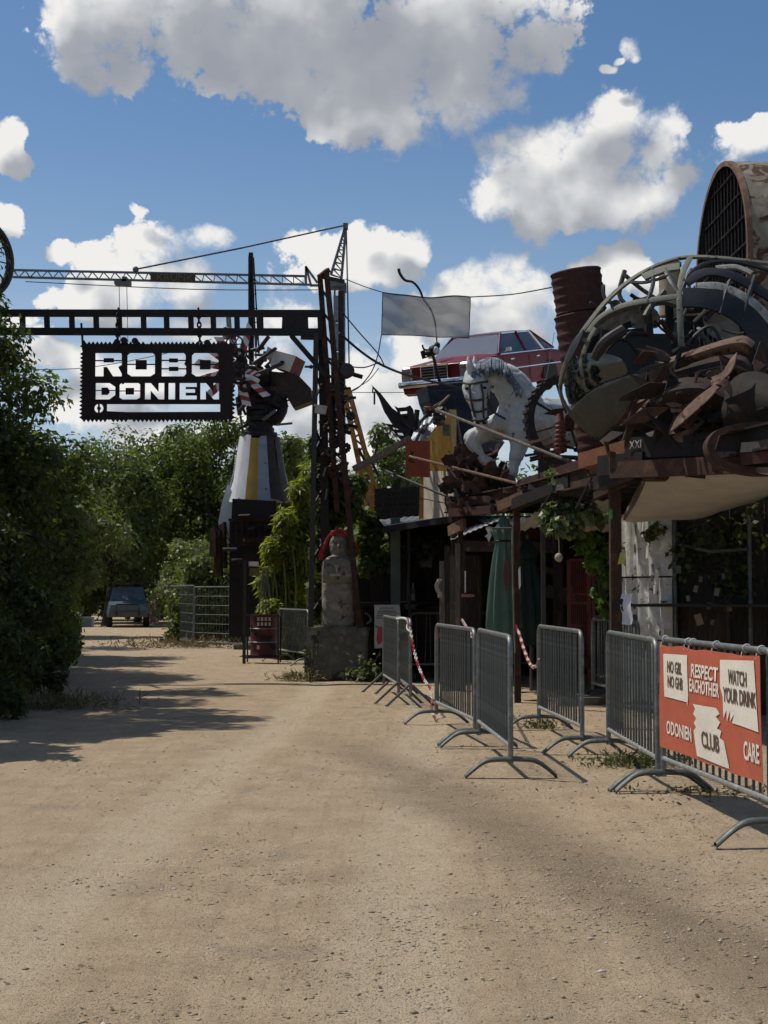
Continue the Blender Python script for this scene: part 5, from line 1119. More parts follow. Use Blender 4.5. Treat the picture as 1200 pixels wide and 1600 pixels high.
    b = MB(); A, B_, C_, D_ = P(560, 938, 26.5), P(612, 934, 25.8), P(612, 920, 27.4), P(575, 931, 27.6); b.slab([A, B_, C_, D_], (0, 0, .03)); tag(b.build('lean_to_roof', mat('pale_boards', (.44, .41, .36), (.32, .30, .26), stretch=(3, .5, 3), patch=((.25, .2, .15), .3, 4)), None), 'small pale sloping roof beside the stone figure', 'roof')
    # crates / slatted loft behind the yellow hut
    t4 = thing('slatted_loft', 'dark slatted timber loft behind the yellow hut', 'loft', (.35, 27, 0))
    for y in range(764, 812, 9): b = MB(); b.beam(P(585, y + 4, 27), P(662, y, 27), .03, .10); b.build('slat', WOODD, t4)
    for x in (600, 628, 655): b = MB(); b.beam(P(x, 762, 27.1), P(x, 1000, 27.1), .08); b.build('upright', WOODD, t4)
    b = MB(); b.slab([P(588, 770, 27.2), P(662, 764, 27.2), P(662, 830, 27.2), P(588, 830, 27.2)], (0, .04, 0)); b.build('back_board', WD2, t4)
    # rough door panel of boards
    t5 = thing('board_screen', 'tall screen of rough grey boards left of the green parasol', 'screen', (P(704, 925, 21.2).x, 21.2, 0))
    z1 = P(700, 866, 21.2).z; zz = [z1 - .1, z1 + .12, z1 - .02, z1 + .16, z1 + .05]
    for i in range(5):
        x = 687 + i * 8; q = P(x + 4, 925, 21.2); b = MB(); b.box((q.x, 21.2 + rnd.uniform(-.01, .02), zz[i] / 2), (.072, .03, zz[i]), Matrix.Rotation(rnd.uniform(-.01, .01), 3, 'Y')); b.build('board', [WOODG, WOODD, mat('grey_brown_wood', (.12, .095, .075), (.07, .055, .045), (.17, .14, .11), stretch=(6, 6, .8), patch=((.3, .28, .25), .2, 8))][i % 3], t5)
    for z in (.5, 1.6): b = MB(); b.beam(P(685, 925, 21.24) * 1 - Vector((0, 0, 1.45 - z)), P(726, 925, 21.24) - Vector((0, 0, 1.45 - z)), .03, .08); b.build('batten', WOODD, t5)
    b = MB(); rr = [(0, 0)]
    b.sheet([[P(684 - 5 * math.sin(i * .5) * (i < 6) + j * 2.2, 905 + i * 3.6, 21.08 - .02 * math.sin(i + j)) for j in range(4)] for i in range(9)], .01); tag(b.build('hanging_net', mat('net_pale', (.36, .33, .28), (.26, .24, .2)), None, True), 'pale crumpled net hanging on the edge of the board screen', 'net')
    pslab('red_shelf', [(722, 928), (741, 929), (741, 933), (722, 933)], 21.0, .15, mat('shelf_pink', (.38, .16, .13), (.28, .12, .1)), 'small pinkish red shelf on the post right of the board screen', 'shelf')
    pslab('white_strip', [(726, 892), (728, 892), (728, 926), (726, 926)], 21.1, .02, mat('white_rag', (.75, .74, .7)), 'narrow white strip above the red shelf', 'strip')
    # white corrugated container wall
    t6 = thing('corrugated_wall', 'white grey corrugated steel wall with torn posters by the deck post', 'wall', (P(1005, 925, 17.4).x, 17.4, 0))
    CW = mat('container_white', (.62, .62, .58), (.42, .42, .40), (.70, .70, .66), scale=6, rough=.55, bump=.2, patch=((.08, .075, .07), .30, 8))
    for j in range(3):
        zz = ((.05, .86), (.88, 1.62), (1.64, 2.36))[j]; xa, xb = P(972, 925, 17.4).x, P(1040, 925, 17.4).x
        corrugated(t6, (xa, 17.95 - .025 * j, zz[0]), (xb, 17.05 - .025 * j, zz[0]), (xb, 17.05 - .025 * j, zz[1]), (xa, 17.95 - .025 * j, zz[1]), 5, .03, CW, 'sheet')
    for k in range(20):
        px = rnd.uniform(974, 1037); y = rnd.uniform(822, 995); q = P(px, y, 17.86 - (px - 972) * .01324); b = MB(); b.box(q, (rnd.uniform(.03, .09), .004, rnd.uniform(.04, .16)), Matrix.Rotation(-1.18, 3, 'Z') @ Matrix.Rotation(rnd.uniform(-.2, .2), 3, 'Y')); b.build('torn_poster', rnd.choice([mat('scrap_paper', (.6, .6, .57), (.45, .44, .42)), mat('dark_paper', (.05, .05, .055), (.1, .09, .09)), mat('blue_paper', (.25, .28, .33), (.15, .16, .2))]), t6)
    # dark timber wall on the right
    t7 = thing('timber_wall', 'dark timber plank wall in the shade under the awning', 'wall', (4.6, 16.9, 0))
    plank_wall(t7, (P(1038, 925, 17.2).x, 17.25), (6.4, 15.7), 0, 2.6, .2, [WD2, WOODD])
    b = MB(); b.beam((P(1038, 925, 17.3).x, 17.36, 1.3), (6.45, 15.8, 1.3), 2.6, .03); b.build('lining', DARK, t7)  # same added backing, keeps light out of the plank gaps
    for px, d in ((1055, 17.0), (1172, 16.4)): q = P(px, 925, d); b = MB(); b.tube([(q.x, d, 0), (q.x, d, 2.3)], .025, 7); b.build('pipe', GALVD, t7, True)
    b = MB(); b.tube([P(1060, 850, 16.9), P(1110, 862, 16.6), P(1168, 858, 16.3)], .02, 6); b.build('pipe', GALVD, t7, True)
    for px, y, s, c in ((1092, 968, .10, 0), (1087, 920, .06, 0), (1108, 947, .06, 1), (1113, 972, .05, 1), (1120, 925, .07, 0), (1095, 905, .05, 1), (1075, 935, .05, 0), (1060, 890, .07, 1), (1130, 900, .05, 1), (1140, 950, .06, 0)):
        b = MB(); b.box(P(px, y, 16.55 + .0), (s * .8, .008, s * 1.3), Matrix.Rotation(rnd.uniform(-.4, .4), 3, 'Y')); b.build('pinned_scrap', mat('pinned_tan', (.26, .22, .16), (.2, .16, .12)) if c == 0 else GALVD, t7)
    # red cage gate
    t8 = thing('cage_gate', 'narrow red rusted cage gate left of the hanging vine', 'gate', (P(910, 925, 20).x, 20, 0)); RG = mat('gate_red', (.16, .045, .035), (.10, .035, .03), rough=.7, patch=((.06, .035, .025), .3, 5))
    for px in (889, 920, 927): q = P(px, 925, 20); b = MB(); b.beam((q.x, 20, .15), (q.x, 20, P(0, 875, 20).z), .05); b.build('post', RG, t8)
    for y in (875, 928, 942, 978, 1030): b = MB(); b.beam(P(889, y, 20), P(927, y, 20), .035); b.build('rail', RG, t8)
    for k in range(9): b = MB(); b.beam(P(892 + k * 3, 876, 20), P(892 + k * 3, 1028, 20), .012); b.build('bar', RG, t8)
    b = MB(); b.box(P(908, 1035, 19.9), (.36, .2, .16)); b.build('plinth', RUST, t8)
sheds()
def poster():
    d = 23.5; t = thing('poster_board', 'pale poster board with printed lines and a red shape leaning on the bar', 'poster', P(606, 1012, d))
    b = MB(); b.slab([P(x, y, d) for x, y in ((585, 945), (624, 945), (632, 1012), (585, 1013))], (0, .02, 0)); b.build('board', mat('poster_paper', (.36, .37, .36), (.28, .29, .28), scale=2), t)
    for y, x0, x1 in ((950, 593, 615), (955, 590, 618), (958, 589, 621), (962, 589, 622), (966, 589, 622)):
        b = MB(); b.beam(P(x0, y, d - .006), P(x1, y, d - .006), .006, S(1.4, d)); b.build('text_line', mat('poster_ink', (.14, .15, .15)), t)
    b = MB(); b.slab([P(x, y, d - .006) for x, y in ((590, 982), (596, 979), (604, 983), (603, 992), (597, 1003), (591, 1008), (588, 1000))], (0, .004, 0)); b.build('red_print', mat('poster_red', (.40, .05, .06), (.3, .04, .05)), t)
    b = MB(); b.tube(smoothpts([P(586, 978, d - .01), P(594, 981, d - .01), P(602, 977, d - .01)], 3), .012, 5); b.build('print_stalk', mat('poster_ink', (.1, .1, .1)), t)
poster()

# ---------------------------------------------------------------- parasols
def parasol(px, d, ytop, ybot, half, mt, label, lean=0.0, red=False):
    q = P(px, 925, d); x = q.x; zt = P(0, ytop, d).z; zb = P(0, ybot, d).z; H = zt - zb
    t = thing('closed_parasol', label, 'parasol', (x + lean * .0, d, 0)); s = half * d / FPX
    prof = [(0, .62), (.12, 1.0), (.3, .93), (.5, .80), (.68, .62), (.78, .46), (.84, .58), (.88, .70), (.92, .40), (.97, .25), (1, .12)]
    b = MB(); n = 48; rows = []
    for f, w in prof:
        row = []
        for j in range(n):
            a = 2 * math.pi * j / n; fold = 1 + .22 * math.sin(a * 8 + f * 1.2) * (1 - .3 * f); rr = s * w * fold
            row.append((x + lean * (1 - f) + rr * math.cos(a), d + rr * math.sin(a) * .8, zb + H * f + .02 * math.sin(a * 3) * (f == 0)))
        rows.append(row + [row[0]])
    b.sheet(rows, .006); b.build('canopy', mt, t, True, 70)
    b = MB(); b.tube([(x + lean, d, 0), (x + lean * .9, d, zb + .1), (x, d, zt + .06)], .022, 8); b.build('pole', WOODG, t, True)
    b = MB(); b.lathe([(s * .52, -.015), (s * .6, 0), (s * .52, .015)], 20, None, (x, d, zb + H * .8), sy=.85, cap=False); b.build('tie_strap', DARK, t)
    if red:
        b = MB(); zz = [P(0, y, d).z for y in (866, 885, 905, 925)]; ws = (.004, .03, .04, .006)
        b.sheet([[(x + .02 - w, d - s * .82 - .01 - .02 * (1 - i / 3), z), (x + .02 + w, d - s * .82 - .012 - .02 * (1 - i / 3), z)] for i, (z, w) in enumerate(zip(zz, ws))], .004); b.build('red_print', mat('parasol_red', (.16, .05, .05), (.11, .04, .04)), t)
parasol(787, 19.6, 806, 1003, 24, mat('parasol_green', (.085, .15, .12), (.065, .12, .098), scale=3, rough=.85, bump=.1), 'closed green parasol standing by the thin deck post', red=True)
parasol(824, 21.0, 842, 1010, 24, mat('parasol_dark', (.022, .042, .042), (.016, .03, .03), scale=3, rough=.85, bump=.1), 'second darker closed parasol behind the rusty deck post', lean=.05)
pslab('white_strip', [(810, 890), (813, 885), (814, 915), (811, 921)], 18.9, .01, mat('white_rag', (.7, .7, .7)), 'white strip on the rusty post between the two parasols', 'strip')
ptube('lashing_pole', [(801, 822, 18.95), (801, 870, 18.9), (803, 960, 18.85), (805, 1020, 18.8)], .014, WOODG, 'pale thin pole lashed along the rusty deck post', 'pole', sm=3)
ptube('collar_bar', [(770, 826, 19.4), (802, 825, 19.0)], .014, DARKB, 'dark bar tying the green parasol to the deck post', 'bar')

# ---------------------------------------------------------------- yellow hut, orange box, blue pillar, black wings
def hut():
    t = thing('yellow_hut', 'narrow hut of yellow corrugated sheet with pale lower face and crumpled tin top', 'hut', (P(682, 925, 23.6).x, 23.6, 2.5))
    YC = mat('hut_yellow', (.42, .27, .06), (.33, .2, .05), (.48, .33, .1), scale=3, rough=.7, patch=((.2, .11, .05), .25, 5), stretch=(1, 1, .4))
    corrugated(t, P(658, 745, 24.3), P(706, 745, 23.3), P(703, 640, 23.3), P(664, 672, 24.3), 9, .018, YC, 'wall_sheet')
    corrugated(t, P(655, 815, 24.35), P(662, 815, 24.2), P(664, 735, 24.2), P(657, 735, 24.35), 2, .018, YC, 'wall_sheet')
    corrugated(t, P(706, 745, 23.3), P(712, 745, 25.2), P(712, 640, 25.2), P(703, 640, 23.3), 8, .018, YC, 'wall_sheet')
    b = MB(); b.sheet([[P(662 + 46 * j / 8 - (2 if j == 8 and i < 2 else 0), 813 - i * 11, 24.15 - .115 * j - .02 * math.sin(j + i * .7)) for j in range(9)] for i in range(8)], .02); b.build('pale_panel', mat('pale_sheet', (.60, .54, .43), (.46, .40, .31), scale=5, rough=.7, patch=((.20, .14, .10), .34, 4), stretch=(1, 1, .5)), t, True)
    b = MB(); b.box(P(684, 735, 25.2), (.45, 1.2, 2.0)); b.build('core', WOODD, t)
    TN = mat('tin_crumpled', (.30, .33, .37), (.2, .225, .26), rough=.45, metal=.5, patch=((.12, .08, .06), .25, 5))
    for rows in ([[(640, 690), (655, 690), (669, 686)], [(648, 672), (660, 672), (669, 668)], [(657, 655), (665, 655), (668, 652)]], [[(667, 685), (680, 668), (697, 652)], [(668, 665), (680, 655), (696, 645)], [(670, 650), (682, 642), (694, 636)]]):
        b = MB(); b.sheet([[P(x, y, 23.0 + .12 * i + rnd.uniform(-.06, .06)) for x, y in r] for i, r in enumerate(rows)], .012); b.build('roof_scrap', TN, t)
    for a, c, dd in (((650, 690), (662, 664), 22.9), ((660, 676), (668, 662), 22.9), ((662, 645), (690, 628), 22.9), ((686, 634), (702, 618), 22.8), ((672, 640), (684, 648), 22.8), ((656, 660), (676, 636), 22.8)):
        b = MB(); b.beam(P(*a, dd), P(*c, dd + .1), .05, .03); b.build('roof_strut', rnd.choice([RUST2, GALVD, RUST]), t)
    for k in range(8):
        b = MB(); b.box(P(rnd.uniform(662, 700), rnd.uniform(630, 662), 22.9), (rnd.uniform(.06, .2), .05, rnd.uniform(.05, .14)), frame(Vector((rnd.uniform(-1, 1), -1, rnd.uniform(-1, 1))))); b.build('scrap_piece', rnd.choice([RUST, GALVD, DARKB, RUST2]), t)
    b = MB(); b.box(P(697, 672, 23.2), (.11, .03, .18)); b.build('grey_plate', GALVD, t)
    t2 = thing('orange_box', 'rust orange steel box fixed to the left of the yellow hut', 'box', P(653, 745, 22.8))
    corrugated(t2, P(634, 744, 22.6), P(671, 746, 22.9), P(671, 689, 22.9), P(633, 688, 22.6), 12, .008, mat('box_orange', (.30, .075, .035), (.22, .055, .03), scale=3, rough=.75, bump=.2), 'front_sheet')
    b = MB(); b.box(P(653, 717, 23.05), (.38, .35, .55)); b.build('case', mat('box_orange', (.3, .07, .03)), t2)
    b = MB(); b.beam(P(640, 720, 22.5), P(645, 706, 22.5), .05); b.beam(P(638, 718, 22.5), P(647, 722, 22.5), .04); b.build('clasp', RUST, t2)
    BLU = mat('navy_steel', (.02, .032, .065), (.014, .022, .042), (.03, .045, .08), scale=3, rough=.55, bump=.1, patch=((.06, .05, .05), .2, 4))
    t3 = thing('blue_pillar', 'dark navy steel pillar under the red car', 'pillar', P(712, 740, 28.5))
    b = MB(); zt = P(0, 606, 28.5).z; zb = P(0, 745, 28.5).z; x = P(735, 925, 28.5).x; b.lathe([(.40, zb - 1.6), (.42, zb), (.66, zb + .7), (.86, zb + 1.15), (1.0, zb + 1.5), (1.06, zt)], 10, None, (x, 28.9, 0)); b.build('column', BLU, t3)
    b = MB(); b.tube([P(712, 645, 27.9), P(720, 690, 28.1), P(722, 720, 28.2)], .03, 6); b.build('seam_chain', GALVD, t3)
    t4 = thing('black_wing_sculpture', 'black cut steel wing shapes with a raised horn left of the red car', 'sculpture', P(630, 695, 23.2))
    horn = [(580, 601), (594, 614), (612, 637), (630, 650), (646, 648), (655, 655), (650, 676), (640, 690), (628, 676), (612, 662), (600, 643), (592, 622)]
    b = MB(); b.slab([P(x, y, 23.2) for x, y in horn], (.01, .05, 0)); b.build('horn_plate', DARK, t4)
    k = 23.0 / FPX
    o1 = [(616, 634), (622, 637), (634, 636), (641, 633), (646, 640), (650, 665), (640, 672), (630, 660), (622, 645)]
    hol = [[(625, 643), (636, 642), (636, 646), (626, 647)], [(629, 650), (637, 650), (637, 655), (630, 655)]]
    o2 = [(603, 662), (625, 665), (640, 672), (640, 690), (634, 700), (628, 690), (616, 676)]
    hol2 = [[(613, 668), (624, 670), (625, 672), (615, 671)], [(620, 676), (629, 677), (631, 681), (623, 680)]]
    for o, hl in ((o1, hol), (o2, hol2)):
        me = curve_plate([[((p[0] - 630) * k, (660 - p[1]) * k) for p in q] for q in [o] + hl], .015); me.materials.append(DARK); me.transform(Matrix.Translation(P(630, 660, 23.0) - ORG[t4]) @ Matrix.Rotation(math.pi / 2, 4, 'X')); link_mesh('slotted_plate', me, t4)
    b = MB(); b.tube([P(583, 605, 23.2), P(582, 614, 23.2)], .012, 5); b.tube([P(585, 612, 23.2), P(585, 632, 23.2)], .016, 5); b.build('dangling_chain', DARK, t4)
    b = MB(); b.beam(P(640, 685, 23.3), P(660, 720, 23.4), .08); b.beam(P(652, 640, 23.1), P(645, 700, 23.2), .06); b.build('stem', DARK, t4)
hut()

# ---------------------------------------------------------------- hanging mesh banner and overhead cables
def mesh_banner():
    d = 24.4; m = bpy.data.materials.new('banner_mesh'); m.use_nodes = True; t = NT(m.node_tree)
    n = t.noise(t.n('ShaderNodeTexCoord').outputs['Object'], 2.5, 5)
    df = t.n('ShaderNodeBsdfDiffuse', {0: t.ramp(n, (.3, (.20, .21, .22)), (.7, (.28, .285, .29)))}); tl = t.n('ShaderNodeBsdfTranslucent', {0: (.24, .245, .25, 1)})
    tr = t.n('ShaderNodeBsdfTransparent'); a = t.n('ShaderNodeMixShader', {0: .5, 1: df.outputs[0], 2: tl.outputs[0]})
    mx = t.n('ShaderNodeMixShader', {0: .86, 1: tr.outputs[0], 2: a.outputs[0]}); o = t.n('ShaderNodeOutputMaterial'); m.node_tree.links.new(mx.outputs[0], o.inputs[0])
    b = MB(); A, B_, C_, D_ = P(598, 457, d), P(735, 464, d), P(733, 528, d), P(596, 523, d); rows = []
    for i in range(11):
        r = []
        for j in range(21):
            q = A.lerp(B_, j / 20).lerp(D_.lerp(C_, j / 20), i / 10); u, v = j / 20, i / 10
            q.y += .05 * math.sin(6 * u + 2 * v) + .03 * math.sin(14 * (u - v)); q.z -= .035 * math.sin(math.pi * u) * (1 - v) - .01 * math.sin(u * 9); r.append(q)
        rows.append(r)
    b.sheet(rows); o = b.build('mesh_banner', m, None, True); tag(o, 'blank grey mesh banner strung on wires above the red car', 'banner')
    b = MB(); b.tube(rows[0], .012, 5); b.tube([r[0] for r in rows], .008, 5); b.tube([r[-1] for r in rows], .008, 5); b.tube(rows[-1], .008, 5); b.build('hem', DARKB, o)
mesh_banner()
ptube('cable', [(736, 464, 24.4), (800, 460, 23.5), (862, 449, 22)], .010, WIRE, 'thin cable from the mesh banner to the rusty drum stack', 'cable')
ptube('cable', [(540, 436, 24.2), (570, 448, 24.3), (598, 457, 24.4)], .008, WIRE, 'thin cable from the tower top to the mesh banner', 'cable')
ptube('cable', [(596, 523, 24.4), (590, 556, 24.2), (580, 582, 24.0), (562, 604, 24.0), (548, 612, 24.0)], .010, WIRE, 'cable hanging from the lower banner corner back to the tower', 'cable')
ptube('cable', [(530, 520, 24.0), (565, 550, 24.4), (600, 572, 24.8), (650, 590, 26), (745, 612, 27.5)], .022, WIRE, 'thick black cable sagging from the tower past the car bumper', 'cable')
ptube('cable', [(535, 488, 24.0), (560, 518, 24.2), (590, 552, 24.6), (600, 570, 24.8)], .011, WIRE, 'cable running from the tower down to the thick cable', 'cable')
ptube('cable', [(548, 573, 24.0), (570, 574, 24.2), (593, 566, 24.6)], .011, WIRE, 'short slack cable between the horn and the thick cable', 'cable')
ptube('cable', [(550, 613, 24), (640, 613, 25), (780, 605, 26)], .006, WIRE, 'hair thin level wire in front of the car', 'cable', sm=2)
ptube('cable', [(830, 650, 20), (850, 610, 24), (866, 520, 27)], .006, WIRE, 'thin wire rising across the car door', 'cable', sm=2)
ptube('cable', [(-30, 575, 30), (120, 576, 30), (260, 552, 30), (330, 530, 31)], .008, WIRE, 'thin wire crossing behind the saw edged sign', 'cable')
ptube('cable', [(40, 440, 60), (300, 452, 60), (500, 453, 60)], .02, WIRE, 'thin wire hanging just under the crane jib', 'cable')
ptube('cable', [(550, 610, 24), (575, 595, 24.2), (592, 575, 24.6)], .007, WIRE, 'thin wire under the thick cable beside the tower', 'cable')

# ---------------------------------------------------------------- rod creature behind the banner
def creature():
    d = 27.2; t = thing('rod_creature', 'small scrap goat head with a long curled rod rising behind the banner', 'sculpture', P(684, 560, d))
    b = MB(); pts = smoothpts([P(x, y, d) for x, y in ((623, 420), (625, 428), (633, 438), (645, 441), (655, 452), (662, 468), (672, 482), (679, 500), (682, 525), (683, 545))], 4); b.tube(pts, [.030 - .018 * i / (len(pts) - 1) for i in range(len(pts))], 7); b.build('rod', DARK, t, True)
    b = MB(); b.slab([P(x, y, d) for x, y in ((657, 549), (664, 546), (665, 557), (672, 556), (660, 560))], (0, .1, 0)); b.build('ear', RUST, t)
    b = MB(); b.ball(P(678, 547, d), (.11, .12, .10)); b.ball(P(683, 540, d), (.06, .06, .07)); b.ball(P(671, 552, d), (.1, .09, .06)); b.build('head', DARK, t, True)
    b = MB(); b.tube(smoothpts([P(660, 539, d), P(662, 545, d), P(668, 547, d), P(675, 543, d)], 3), .02, 6); b.build('horn', DARK, t, True)
    b = MB(); b.ball(P(681, 547, d - .1), (.055, .03, .07)); b.build('face_patch', WHITEP, t, True)
    b = MB(); b.beam(P(676, 553, d), P(688, 600, d + 1.5), .05); b.build('stem', DARK, t)
creature()
# ---------------------------------------------------------------- red saloon car on the roof
def red_car():
    CP = bpy.data.materials.new('car_red'); CP.use_nodes = True; nt = NT(CP.node_tree); co = nt.n('ShaderNodeTexCoord').outputs['Object']
    c = nt.ramp(nt.noise(co, 2.0, 5), (.3, (.17, .008, .014)), (.7, (.12, .007, .011))); c = nt.mix(nt.step(nt.noise(co, 9, 6, .65), .62, .72, 0, .4), c, (.13, .05, .045))
    bs = nt.n('ShaderNodeBsdfPrincipled', {'Base Color': c, 'Roughness': nt.m('MULTIPLY_ADD', nt.noise(co, 6, 4), .2, .3), 'Coat Weight': .06, 'Coat Roughness': .12, 'Specular IOR Level': .18}); o = nt.n('ShaderNodeOutputMaterial'); CP.node_tree.links.new(bs.outputs[0], o.inputs[0])
    t = thing('red_car', 'faded red vintage saloon car mounted high on the navy pillar', 'car', (0, 0, 0), local=True)
    def hp(w, z0, zm, zt, ztop):      # half section, bottom centre to top centre
        return [(0, z0), (w * .86, z0), (w * .96, z0 + .12), (w, zm), (w * .985, zt - .05), (w * .92, zt), (w * .6, ztop - .008), (0, ztop)]
    secs = [(2.30, hp(.80, .36, .56, .80, .83)), (2.26, hp(.86, .30, .58, .84, .865)), (1.7, hp(.88, .24, .60, .885, .925)), (.95, hp(.885, .22, .60, .92, .98)), (.0, hp(.885, .22, .60, .92, .95)), (-1.4, hp(.885, .22, .60, .91, .95)), (-2.0, hp(.875, .26, .60, .88, .92)), (-2.34, hp(.83, .34, .58, .82, .85))]
    b = MB(); rows = []
    for x, h in secs: rows.append([(x, -y, z) for y, z in h] + [(x, y, z) for y, z in h[::-1][1:]])
    rows = [smoothpts(r, 3) for r in rows]; rows = [list(r) for r in zip(*[smoothpts(c_, 4) for c_ in zip(*rows)])]
    b.sheet(rows); b.add(rows[0], [tuple(range(len(rows[0])))]); b.add(rows[-1], [tuple(range(len(rows[-1])))[::-1]])
    body = b.build('body', CP, t, True, 50); m = body.modifiers.new('s', 'SUBSURF'); 
    body.modifiers.remove(m)
    # roof
    b = MB(); rr = []
    for x, hw, z in ((.42, .585, 1.36), (.25, .60, 1.385), (-.3, .61, 1.41), (-.8, .60, 1.395), (-1.0, .58, 1.36)): rr.append([(x, hw * s, z - (.035 if abs(s) == 1 else 0) + .015 * (1 - s * s)) for s in (-1, -.9, -.5, 0, .5, .9, 1)])
    b.sheet(rr, .03); b.build('roof', CP, t, True, 50)
    def pil(name, a, c, w, mt, s): b = MB(); b.beam((a[0], a[1] * s, a[2]), (c[0], c[1] * s, c[2]), w, .04); b.build(name, mt, t)
    GL_ = glassmat('car_glass_clear', (.9, .94, .94), .10, (.5, .52, .52))
    for s in (-1, 1):
        pil('pillar', (.95, .80, .93), (.40, .59, 1.385), .055, CP, s); pil('pillar', (-.28, .83, .91), (-.30, .60, 1.39), .05, CP, s); pil('pillar', (-1.72, .78, .94), (-.97, .58, 1.38), .09, CP, s); pil('pillar', (-1.18, .83, .91), (-.93, .60, 1.38), .03, CHROME, s)
        pil('chrome_trim', (.98, .80, .94), (.42, .60, 1.395), .02, CHROME, s); pil('gutter_trim', (.42, .605, 1.38), (-1.0, .60, 1.375), .02, CHROME, s)
        b = MB(); b.beam((.95, .845 * s, .925), (-1.6, .84 * s, .925), .018, .02); b.build('waist_trim', CHROME, t)
        b = MB(); b.beam((1.95, .893 * s, .60), (-2.0, .893 * s, .60), .012, .022); b.build('side_trim', CHROME, t)
        for x0, x1, xt0, xt1 in ((.88, -.25, .38, -.28), (-.31, -1.15, -.32, -.92), (-1.2, -1.62, -.95, -.99)):
            b = MB(); b.slab([(x0, .825 * s, .925), (x1, .825 * s, .925), (xt1, .60 * s, 1.37), (xt0, .60 * s, 1.37)], (0, -.006 * s, 0)); b.build('side_window', GL_, t)
        for x in (.62, -.62): b = MB(); b.beam((x, .90 * s, .80), (x - .16, .90 * s, .80), .02, .025); b.build('door_handle', CHROME, t)
        for x in (.93, -.29, -1.2): b = MB(); b.beam((x, .887 * s, .30), (x, .887 * s, .88), .008, .008); b.build('door_gap', DARK, t)
        for x in (1.47, -1.28):
            b = MB(); M = frame(Vector((0, 1, 0))); b.lathe([(.17, -.09), (.30, -.095), (.325, -.06), (.325, .06), (.30, .095), (.17, .09)], 26, M, (x, .74 * s, .32)); wl = b.build('wheel', mat('tyre', (.02, .02, .02), rough=.9), t, True)
            b = MB(); b.lathe([(0, .07 * s), (.1, .095 * s), (.17, .07 * s), (.19, .06 * s)], 20, M, (x, .74 * s, .32)); b.build('hub_cap', CHROME, wl, True)
            b = MB(); pts = [(x + .37 * math.cos(a), .885 * s, .34 + .36 * math.sin(a)) for a in np.linspace(-.2, math.pi + .2, 14)]; b.slab(pts, (0, .006 * s, 0)); b.build('wheel_arch', DARK, t)
        # upright headlamp unit
        b = MB(); b.box((2.27, .70 * s, .665), (.14, .235, .37)); hl = b.build('headlight', CHROME, t); hl.modifiers.new('b', 'BEVEL').width = .04
        b = MB(); b.box((2.345, .70 * s, .665), (.03, .19, .32)); g = b.build('lens', mat('headlamp_glass', (.30, .29, .25), (.17, .165, .14), (.4, .39, .34), scale=8, rough=.12, bump=.05), hl); g.modifiers.new('b', 'BEVEL').width = .014
        b = MB(); b.box((2.365, .70 * s, .74), (.012, .15, .008)); b.build('lens_rib', DARKB, hl)
        b = MB(); b.beam((.82, .93 * s, .99), (.82, .84 * s, .94), .02); b.box((.8, .97 * s, 1.02), (.05, .11, .08)); b.build('wing_mirror', CHROME, t)
    b = MB(); b.slab([(1.02, -.79, .965), (1.02, .79, .965), (.43, .585, 1.365), (.43, -.585, 1.365)], (-.006, 0, -.004)); b.build('windscreen', glassmat('screen_glass', (.9, .94, .94), .12, (.5, .52, .52), .3), t)
    b = MB(); b.slab([(-1.75, -.76, .945), (-1.75, .76, .945), (-1.0, .57, 1.37), (-1.0, -.57, 1.37)], (.006, 0, -.004)); b.build('rear_window', GL_, t)
    b = MB(); b.tube([(1.03, -.79, .945), (1.05, 0, .96), (1.03, .79, .945)], .018, 6); b.tube([(.43, -.585, 1.385), (.44, 0, 1.40), (.43, .585, 1.385)], .014, 6); b.build('screen_trim', CHROME, t)
    # grille
    b = MB(); b.slab([(2.33, -.30, .50), (2.33, .30, .50), (2.31, .30, .83), (2.31, -.30, .83)], (.03, 0, 0)); gr = b.build('grille', DARK, t)
    b = MB(); fr = [(2.37, -.32, .49), (2.37, .32, .49), (2.35, .32, .84), (2.36, .0, .875), (2.35, -.32, .84)]; b.tube(fr, .022, 7, closed=True); b.beam((2.35, -.3, .85), (2.35, .3, .85), .05, .045); b.build('surround', CHROME, gr, True)
    for k in range(5): b = MB(); b.box((2.375, 0, .545 + k * .06), (.02, .60, .010)); b.build('bar', mat('dull_chrome', (.42, .43, .44), (.3, .3, .31), rough=.4, metal=.2), gr)
    b = MB(); b.box((2.375, 0, .67), (.02, .012, .33)); b.build('bar', MATS['dull_chrome'], gr)
    b = MB(); b.tube([(2.30, .038 * math.cos(a), .945 + .038 * math.sin(a)) for a in np.linspace(0, 2 * math.pi, 16)[:-1]], .005, 5, closed=True)
    for a in (90, 210, 330): b.tube([(2.30, 0, .945), (2.30, .038 * math.cos(R(a)), .945 + .038 * math.sin(R(a)))], .006, 5)
    b.tube([(2.30, 0, .87), (2.30, 0, .91)], .007, 5); b.build('bonnet_emblem', CHROME, t, True)
    b = MB(); b.beam((2.2, 0, .90), (1.05, 0, .965), .05, .012); b.build('bonnet_ridge', CP, t)
    bw = [(1.95, -.93, .49), (2.25, -.90, .49), (2.41, -.78, .49), (2.46, 0, .49), (2.41, .78, .49), (2.25, .90, .49), (1.95, .93, .49)]; b = MB(); sp = smoothpts(bw, 5)
    b.sheet([[(p.x - .01, p.y, p.z - .055), (p.x + .025, p.y, p.z - .03), (p.x + .03, p.y, p.z + .02), (p.x, p.y, p.z + .05)] for p in sp], .02); b.build('bumper', CHROME, t, True, 60)
    b = MB(); b.tube([(p.x + .035, p.y, p.z - .01) for p in sp], .016, 6); b.build('bumper_rubber', mat('rubber', (.03, .03, .03)), t, True)
    b = MB(); b.sheet([[(2.18, y, .24), (2.33, y, .30), (2.36, y, .43)] for y in np.linspace(-.8, .8, 7)], .01); b.build('valance', CP, t, True)
